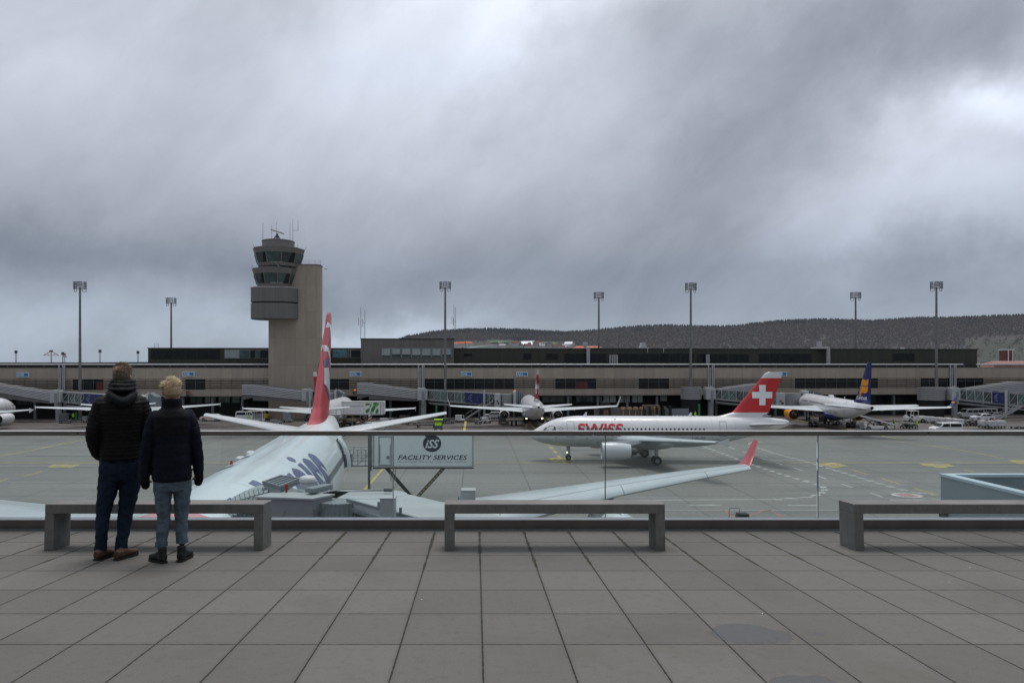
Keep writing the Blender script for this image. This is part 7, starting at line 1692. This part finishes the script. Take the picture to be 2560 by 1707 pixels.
def head_mesh(mb,T,s=1.0):
    """head in local frame: origin at the chin-neck level centre, facing +y ; T places it"""
    tab=[(-.02,.050,.055,-.005),(.0,.055,.068,.008),(.02,.062,.082,.012),(.05,.069,.092,.010),(.09,.0735,.096,.004),(.12,.0755,.097,-.001),(.15,.0765,.098,-.004),(.18,.074,.094,-.007),(.205,.064,.082,-.008),(.22,.050,.064,-.008),(.231,.030,.038,-.008),(.235,.008,.01,-.008)]
    rings=[[ (p[0]*s,p[1]*s,p[2]*s) for p in ringz(z,w,d,yo,0,32,2.15)] for z,w,d,yo in tab]
    mb.loft(rings,0,(True,True),T)
    for sd in(-1,1):
        ellipsoid(mb,T@Vector((sd*.078*s,-.006*s,.105*s)),(.010*s,.018*s,.030*s),12,0,T.to_3x3().to_4x4()@Matrix.Rotation(sd*.35,4,'Z')@Matrix.Rotation(-.15,4,'X'))
        ellipsoid(mb,T@Vector((sd*.03*s,.088*s,.125*s)),(.024*s,.014*s,.009*s),10,0,T.to_3x3().to_4x4())
        ellipsoid(mb,T@Vector((sd*.038*s,.075*s,.075*s)),(.022*s,.02*s,.02*s),10,0,T.to_3x3().to_4x4())
    mb.loft([[(-.010*s,.095*s,.125*s),(.010*s,.095*s,.125*s),(.008*s,.102*s,.12*s),(-.008*s,.102*s,.12*s)],[(-.017*s,.09*s,.082*s),(.017*s,.09*s,.082*s),(.012*s,.122*s,.084*s),(-.012*s,.122*s,.084*s)],[(-.014*s,.085*s,.074*s),(.014*s,.085*s,.074*s),(.008*s,.11*s,.076*s),(-.008*s,.11*s,.076*s)]],0,(True,True),T)
    ellipsoid(mb,T@Vector((0,.097*s,.047*s)),(.024*s,.010*s,.007*s),10,0,T.to_3x3().to_4x4()); ellipsoid(mb,T@Vector((0,.098*s,.037*s)),(.020*s,.010*s,.007*s),10,0,T.to_3x3().to_4x4()); ellipsoid(mb,T@Vector((0,.085*s,.012*s)),(.024*s,.018*s,.016*s),10,0,T.to_3x3().to_4x4())
def hand(mb,T,s=1.0,side=1,curl=.6):
    """relaxed hand: wrist at origin, fingers along -z, palm faces -x*side, thumb forward (+y)"""
    rings=[]
    for z,w,d in((.02,.020,.028),(-.0,.019,.030),(-.03,.017,.038),(-.06,.015,.042),(-.09,.013,.042),(-.1,.009,.038)): rings.append([(a*s,b*s,c*s) for a,b,c in ringz(z,w,d,0,0,20,2.4)])
    mb.loft(rings,0,(True,True),T)
    for k,(yy,L,r) in enumerate(((.030,.072,.0088),(.011,.080,.0092),(-.010,.074,.0088),(-.029,.058,.0078))):
        p=[]; x,z=0,-.085; ang=.12
        p.append((x,yy,z,r))
        for j,f in enumerate((.45,.32,.23)):
            ang+=curl*(.55+.12*k); x+=-side*math.sin(ang)*L*f; z+=-math.cos(ang)*L*f; p.append((x,yy*(1-.06*j),z,r*(.95-.08*j)))
        q=MB(); chain(q,[tuple(c*s for c in t) for t in p],n=10,sub=4); mb.add([T@v for v in q.v],q.f)
    q=MB(); chain(q,[tuple(c*s for c in t) for t in((-side*.004,.028,-.025,.012),(-side*.014,.048,-.05,.0105),(-side*.022,.055,-.078,.0095),(-side*.028,.052,-.098,.0085))],n=10,sub=4); mb.add([T@v for v in q.v],q.f)
def hair(root,T,s,mats,N,style,seed):
    rnd=random.Random(seed); mb=MB()
    C=Vector((0,-.006,.125)); Rr=Vector((.0785,.101,.110))
    def inside(d):   # hair region on the skull
        if d.z>.45: return d.y<.80
        if d.y>.55: return False
        if style=='man': return d.z>-.78 if d.y<-.15 else d.z>-.05 or (abs(d.x)>.5 and d.z>-.15 and d.y<.35)
        return d.z>-.70 if d.y<-.15 else d.z>-.02
    cnt=0
    while cnt<N:
        d=Vector((rnd.gauss(0,1),rnd.gauss(0,1),rnd.gauss(0,1))).normalized()
        if not inside(d): continue
        if abs(d.x)>.86 and d.z<.0 and abs(d.y)<.3: continue
        cnt+=1
        p=Vector((C.x+d.x*Rr.x,C.y+d.y*Rr.y,C.z+d.z*Rr.z)); nrm=Vector((d.x/Rr.x,d.y/Rr.y,d.z/Rr.z)).normalized()
        top=max(0,min(1,(d.z-.15)/.5))
        if style=='man':
            L=.012+.034*top*rnd.uniform(.5,1.2); comb=Vector((.45,.5,.15)) if top>.2 else Vector((0,.0,-.9)); lift=.42 if top>.2 else .22
        else:
            L=.012+.040*top*rnd.uniform(.5,1.3); ph=noise.noise(Vector((p.x*22,p.y*22,p.z*22+seed))); whorl=Vector((ph*1.6,.35+.5*noise.noise(Vector((p.x*20,p.y*20,4))),.1)); comb=whorl if top>.15 else Vector((0,-.05,-.8)); lift=.40 if top>.15 else .2
            if d.x<-.45 and d.z>.25: comb=Vector((-1.0,0,.1)); L*=1.25
        tg=(comb-nrm*comb.dot(nrm)); tg=tg.normalized() if tg.length>.05 else Vector((0,1,0)); dirv=(nrm*lift*.8+tg*.9+Vector((rnd.gauss(0,.2),rnd.gauss(0,.2),rnd.gauss(0,.13)))).normalized()
        side=dirv.cross(Vector((rnd.uniform(-1,1),rnd.uniform(-1,1),rnd.uniform(-1,1)))).normalized()
        w=.0016 if top<.3 else .0019; droop=Vector((0,0,-.35)) if style!='man' else Vector((0,0,-.2))
        q=[p-nrm*.003]; dd=dirv.copy()
        for k in range(3): q.append(q[-1]+dd*L/3); dd=(dd+droop*.25+tg*.10).normalized()
        vs=[]
        for k,pt in enumerate(q):
            ww=w*(1-.8*(k/3)); vs+= [T@((pt+side*ww)*s),T@((pt-side*ww)*s)]
        mi=1 if (top<.12 and rnd.random()<.85) or rnd.random()<.18 else 0
        mb.add(vs,[(2*k,2*k+1,2*k+3,2*k+2) for k in range(3)],mi)
    # scalp layer following the skull so no skin shows through
    rings=[]
    n=36
    for j in range(0,15):
        t=PI/2-j*.118*PI/1.55/1.0*.62; rr=[]
        for k in range(n):
            a=2*PI*k/n; ca=math.sin(a)  # sin(a)=y
            tt=t; lim=(-.42 if style=='man' else -.38) if ca<-.1 else (.15 if ca<.5 else .62)
            tt=max(t,lim if ca<=-.1 else lim)
            rr.append(T@(Vector((C.x+1.025*Rr.x*math.cos(tt)*math.cos(a),C.y+1.02*Rr.y*math.cos(tt)*math.sin(a),C.z+1.0*Rr.z*math.sin(tt)))*s))
        rings.append(rr)
    mb.loft(rings,1,(True,False))
    return mb.build('hair',mats,root)
def shoe(root,name,loc,yaw,L,mats,boot=False,pitch=0):
    T=Matrix.Translation(loc)@Matrix.Rotation(yaw,4,'Z')
    mb=MB(); W=.048*L/.29
    tab=[(-.09,.030,.028,.066),(-.075,.036,.03,.078),(-.03,.036,.025,.088 if not boot else .09),(.02,.040,.022,.082),(.07,.047,.020,.060),(.12,.049,.018,.046),(.165,.040,.018,.038),(.19,.022,.018,.028)]
    k=L/.29
    rings=[]
    for y,w,zb,h in tab:
        r=[]
        for i in range(20):
            a=2*PI*i/20; z=max(0.022,.022+ (h)*max(0,.5+.55*math.sin(a)) ); r.append((w*k*math.cos(a),y*k,z))
        rings.append(r)
    mb.loft(rings,0,(True,True),T)
    if boot:
        mb2=MB(); chain(mb2,[(0,-.045*k,.03,.040),(0,-.045*k,.09,.037),(0,-.04*k,.145,.038)],n=18,sub=5,cap=False); mb.add([T@v for v in mb2.v],mb2.f)
    else:
        mb2=MB(); chain(mb2,[(0,-.045*k,.04,.040),(0,-.045*k,.085,.040)],n=18,sub=5,cap=False); mb.add([T@v for v in mb2.v],mb2.f)
    o=mb.build(name,mats[0],root,smooth=True); soft(o,.005,2)
    s=MB(); out=[]
    pr=[(-.10,.0),(-.092,.032),(-.03,.037),(.03,.040),(.08,.049),(.13,.050),(.17,.040),(.198,.016)]
    poly=[(x*k,y*k) for y,x in pr]+[(-x*k,y*k) for y,x in pr[::-1]][:-1]
    s.prism(poly,0,.024,0,T)
    if boot: s.prism([(a*.9,b) for a,b in poly if b<-.02],.0,.001,0,T)
    s.build('sole',M['sole'],o,bevel=.004); return o
def standing(label,X,Y,yaw,P):
    z0=DZ-SLOPE*Y; r=thing('person',label,'person',(X,Y,z0),yaw); s=P['hs']
    HT=Matrix.Translation(P['head'])@Matrix.Rotation(P.get('hyaw',0),4,'Z')@Matrix.Rotation(P.get('hpitch',0),4,'X')
    b=MB(); head_mesh(b,HT,s); hx,hy,hz=P['head']
    chain(b,[(hx,hy-.02,hz+.06,.058),(hx*.7,hy-.03,hz-.03,.056),(0,-.01,P['sh']-.02,.065)],n=20)
    torso(b,[(P['cr']+.05,.09,.06,0,0),(P['cr']+.15,.11,.075,0,0),(P['cr']+.35,.12,.08,0,0),(P['sh']-.1,.155,.10,0,0),(P['sh'],.10,.07,0,0)],.02)
    for A in P['arms']: chain(b,[(x,y,z,rr*.62) for x,y,z,rr in A],n=16)
    for A in P['legs']: chain(b,[(x,y,z,rr*.62) for x,y,z,rr in A],n=18)
    for (loc,rot,side) in P['hands']: hand(b,Matrix.Translation(loc)@Matrix.Rotation(rot,4,'X'),P.get('hands_s',1),side)
    o=b.build('body',M['skin'],r,smooth=True); soft(o,.0055,1)
    for sd in(-1,1):
        e=MB(); ellipsoid(e,HT@Vector((sd*.031*s,.083*s,.113*s)),(.0115*s,)*3,10); e.build('eye',M['signwhite'],r,smooth=True)
    # jacket
    j=MB(); torso(j,P['jtab'],.0045,P['per'],P['amp'],P['jtab'][0][0])
    for A in P['arms']: chain(j,A,n=26,per=P['aper'],amp=P['aamp'],sub=26)
    jo=j.build('jacket',P['jm'],r,smooth=True); soft(jo,.0052,1,P['fold'],.07)
    # trousers
    t=MB(); torso(t,P['ttab'],.012)
    for A in P['legs']: chain(t,A,n=26,sub=12)
    to=t.build('jeans',P['tm'],r,smooth=True); soft(to,.006,1,.024,.06)
    return r,HT
# --- man
Xm=(303-CX)*6.47/F; Ym=6.47; th=math.atan(887/F)
man=dict(hs=.985,head=(0.012,.03,1.595),hyaw=-.42,hpitch=.02,sh=1.52,cr=.70,
 arms=[[(-.165,.0,1.455,.072),(-.214,-.02,1.31,.062),(-.236,-.03,1.17,.057),(-.215,.05,1.03,.053),(-.185,.12,.955,.045)],[(.165,.0,1.455,.072),(.214,-.02,1.31,.062),(.236,-.03,1.17,.057),(.215,.05,1.03,.053),(.185,.12,.955,.045)]],
 legs=[[(-.075,0,.90,.105),(-.105,.01,.70,.092),(-.145,.03,.45,.067),(-.160,.0,.28,.056),(-.170,.0,.10,.052)],[(.075,0,.90,.105),(.075,.0,.70,.092),(.045,.015,.45,.069),(.022,-.02,.28,.057),(-.002,-.06,.09,.053)]],
 hands=[((-.175,.13,.94),.3,-1),((.175,.13,.94),.3,1)],
 jtab=[(.935,.168,.125,0,0),(.97,.178,.132,0,0),(1.10,.176,.128,0,0),(1.25,.188,.130,-.005,0),(1.38,.200,.130,-.012,0),(1.46,.188,.118,-.015,0),(1.51,.145,.098,-.01,0),(1.545,.098,.085,-.003,0),(1.60,.086,.085,.0,0)],
 per=.034,amp=.042,aper=.036,aamp=.11,fold=.012,jm=M['puffer'],ttab=[(.74,.15,.115,0,0),(.80,.158,.125,0,0),(.95,.150,.112,0,0),(.99,.145,.105,0,0)],tm=M['jeans'])
mr,HT=standing('man in black quilted puffer jacket and dark jeans looking over the railing',Xm,Ym,th,man)
hb=MB()   # hood bunched round the neck
for k,(z,w,d,yo) in enumerate(((1.525,.125,.10,-.035),(1.56,.115,.105,-.045),(1.60,.105,.105,-.035),(1.635,.100,.10,-.02),(1.665,.094,.092,-.005))):
    ring=[tuple(p) for p in ringz(z,w,d,yo,.008*k*.5,28,2.1)]
    ring=[(a,b2,c+ (-.045 if k<2 else -.012)*max(0,-(b2)/.12)+.0*a) for a,b2,c in ring]
    chain(hb,[(a,b2,c,.019+.003*(k==1)) for a,b2,c in ring+[ring[0]]],n=10,sub=2,cap=False)
chain(hb,[(-.09,-.10,1.54,.035),(-.04,-.135,1.50,.045),(.02,-.145,1.475,.048),(.07,-.12,1.51,.042),(.10,-.08,1.55,.03)],n=16)
soft(hb.build('hood',M['hoodc'],mr,smooth=True),.006,3,.016,.05)
hair(mr,HT,.985,[M['hairm'],M['hairmd']],8000,'man',3)
gl=MB()
for sd in(-1,1):
    c=Vector((sd*.034,.104,.115)); pts=[c+Vector((.026*math.cos(2*PI*k/20),-.002,.021*math.sin(2*PI*k/20))) for k in range(20)]
    for a,b2 in zip(pts,pts[1:]+pts[:1]): gl.tube(HT@(a*1.04),HT@(b2*1.04),.0016,n=6)
    gl.tube(HT@Vector((sd*.064,.102,.124)),HT@Vector((sd*.086,.0,.122)),.0018,n=6)
gl.tube(HT@Vector((-.01,.108,.122)),HT@Vector((.01,.108,.122)),.0016,n=6); gl.build('glasses',M['darkmetal'],mr)
sb=MB()
for sx_ in(-.085,.075):   # back pockets and belt loops
    sb.box(sx_-.05,sx_+.05,-.131,-.122,.80,.90)
soft(sb.build('back_pocket',M['jeans'],mr,smooth=True),.004,1)
hem=MB(); chain(hem,[(p[0],p[1],.945,.010) for p in ringz(.945,.172,.128,0,0,30)]+[(.172,0,.945,.010)],n=10,sub=2,cap=False); hem.build('hem',M['puffer'],mr,smooth=True)
shoe(mr,'shoe',(-.155,.0,0),-.7,.275,[M['shoe']]); shoe(mr,'shoe',(.012,-.085,0),-.72,.28,[M['shoe']])
# --- boy
Xb=(430-CX)*6.305/F; Yb=6.305; thb=math.atan(760/F)
boy=dict(hs=.96,head=(.0,.012,1.455),hyaw=.05,hpitch=.0,sh=1.42,cr=.66,hands_s=.92,
 arms=[[(-.135,.0,1.335,.066),(-.180,-.015,1.21,.058),(-.203,-.01,1.08,.054),(-.218,.01,.93,.050),(-.224,.02,.80,.044)],[(.135,.0,1.335,.066),(.180,-.015,1.21,.058),(.203,-.01,1.08,.054),(.220,.01,.93,.050),(.228,.02,.80,.044)]],
 legs=[[(-.070,0,.85,.090),(-.078,.0,.68,.080),(-.072,.012,.42,.058),(-.080,.0,.28,.053),(-.088,-.01,.175,.048)],[(.070,0,.85,.090),(.086,.0,.68,.080),(.080,.012,.42,.058),(.082,.0,.28,.053),(.086,-.01,.19,.048)]],
 hands=[((-.222,.02,.86),.05,-1),((.226,.02,.86),.05,1)],
 jtab=[(.745,.158,.118,0,0),(.77,.168,.127,0,0),(.95,.166,.128,0,0),(1.10,.160,.125,0,0),(1.25,.170,.122,-.008,0),(1.34,.160,.112,-.012,0),(1.39,.120,.095,-.008,0),(1.42,.082,.078,0,0),(1.495,.077,.077,.0,0)],
 per=.115,amp=.038,aper=.11,aamp=.08,fold=.014,jm=M['boyjacket'],ttab=[(.66,.14,.105,0,0),(.72,.145,.112,0,0),(.90,.130,.10,0,0)],tm=M['jeanslt'])
br,HB=standing('blond boy in navy puffer jacket and light blue jeans beside the man',Xb,Yb,thb,boy)
yk=MB(); torso(yk,[(1.165,.166,.128,-.004,0),(1.25,.175,.127,-.008,0),(1.34,.166,.117,-.012,0),(1.39,.126,.100,-.008,0),(1.42,.088,.084,0,0),(1.502,.083,.083,0,0)],.006,.12,.02,1.165); soft(yk.build('jacket_yoke',M['boyyoke'],br,smooth=True),.006,2,.010,.07)
hair(br,HB,.96,[M['hairb'],M['hairbd']],9000,'boy',9)
for sx_,sd in((-.225,-1),(.230,1)):
    cu=MB(); chain(cu,[(sx_-.001*sd,.02,.83,.046),(sx_,.022,.79,.041),(sx_,.022,.745,.042),(sx_-.004*sd,.026,.71,.038)],n=18); soft(cu.build('cuff',M['cuff'],br,smooth=True),.006,2)
for (x,y,z) in((-.088,-.01,.172),(.086,-.01,.187)):
    cu=MB(); chain(cu,[(x,y,z-.022,.053),(x,y,z+.018,.054)],n=24,cap=False,sub=3); o=cu.build('turned_up_cuff',M['jeanslt'],br,smooth=True); sm=o.modifiers.new('solid','SOLIDIFY'); sm.thickness=.006
shoe(br,'boot',(-.098,-.01,0),.5,.255,[M['boot']],True); shoe(br,'boot',(.095,-.015,0),-.42,.255,[M['boot']],True)

sc.render.filter_size=1.05
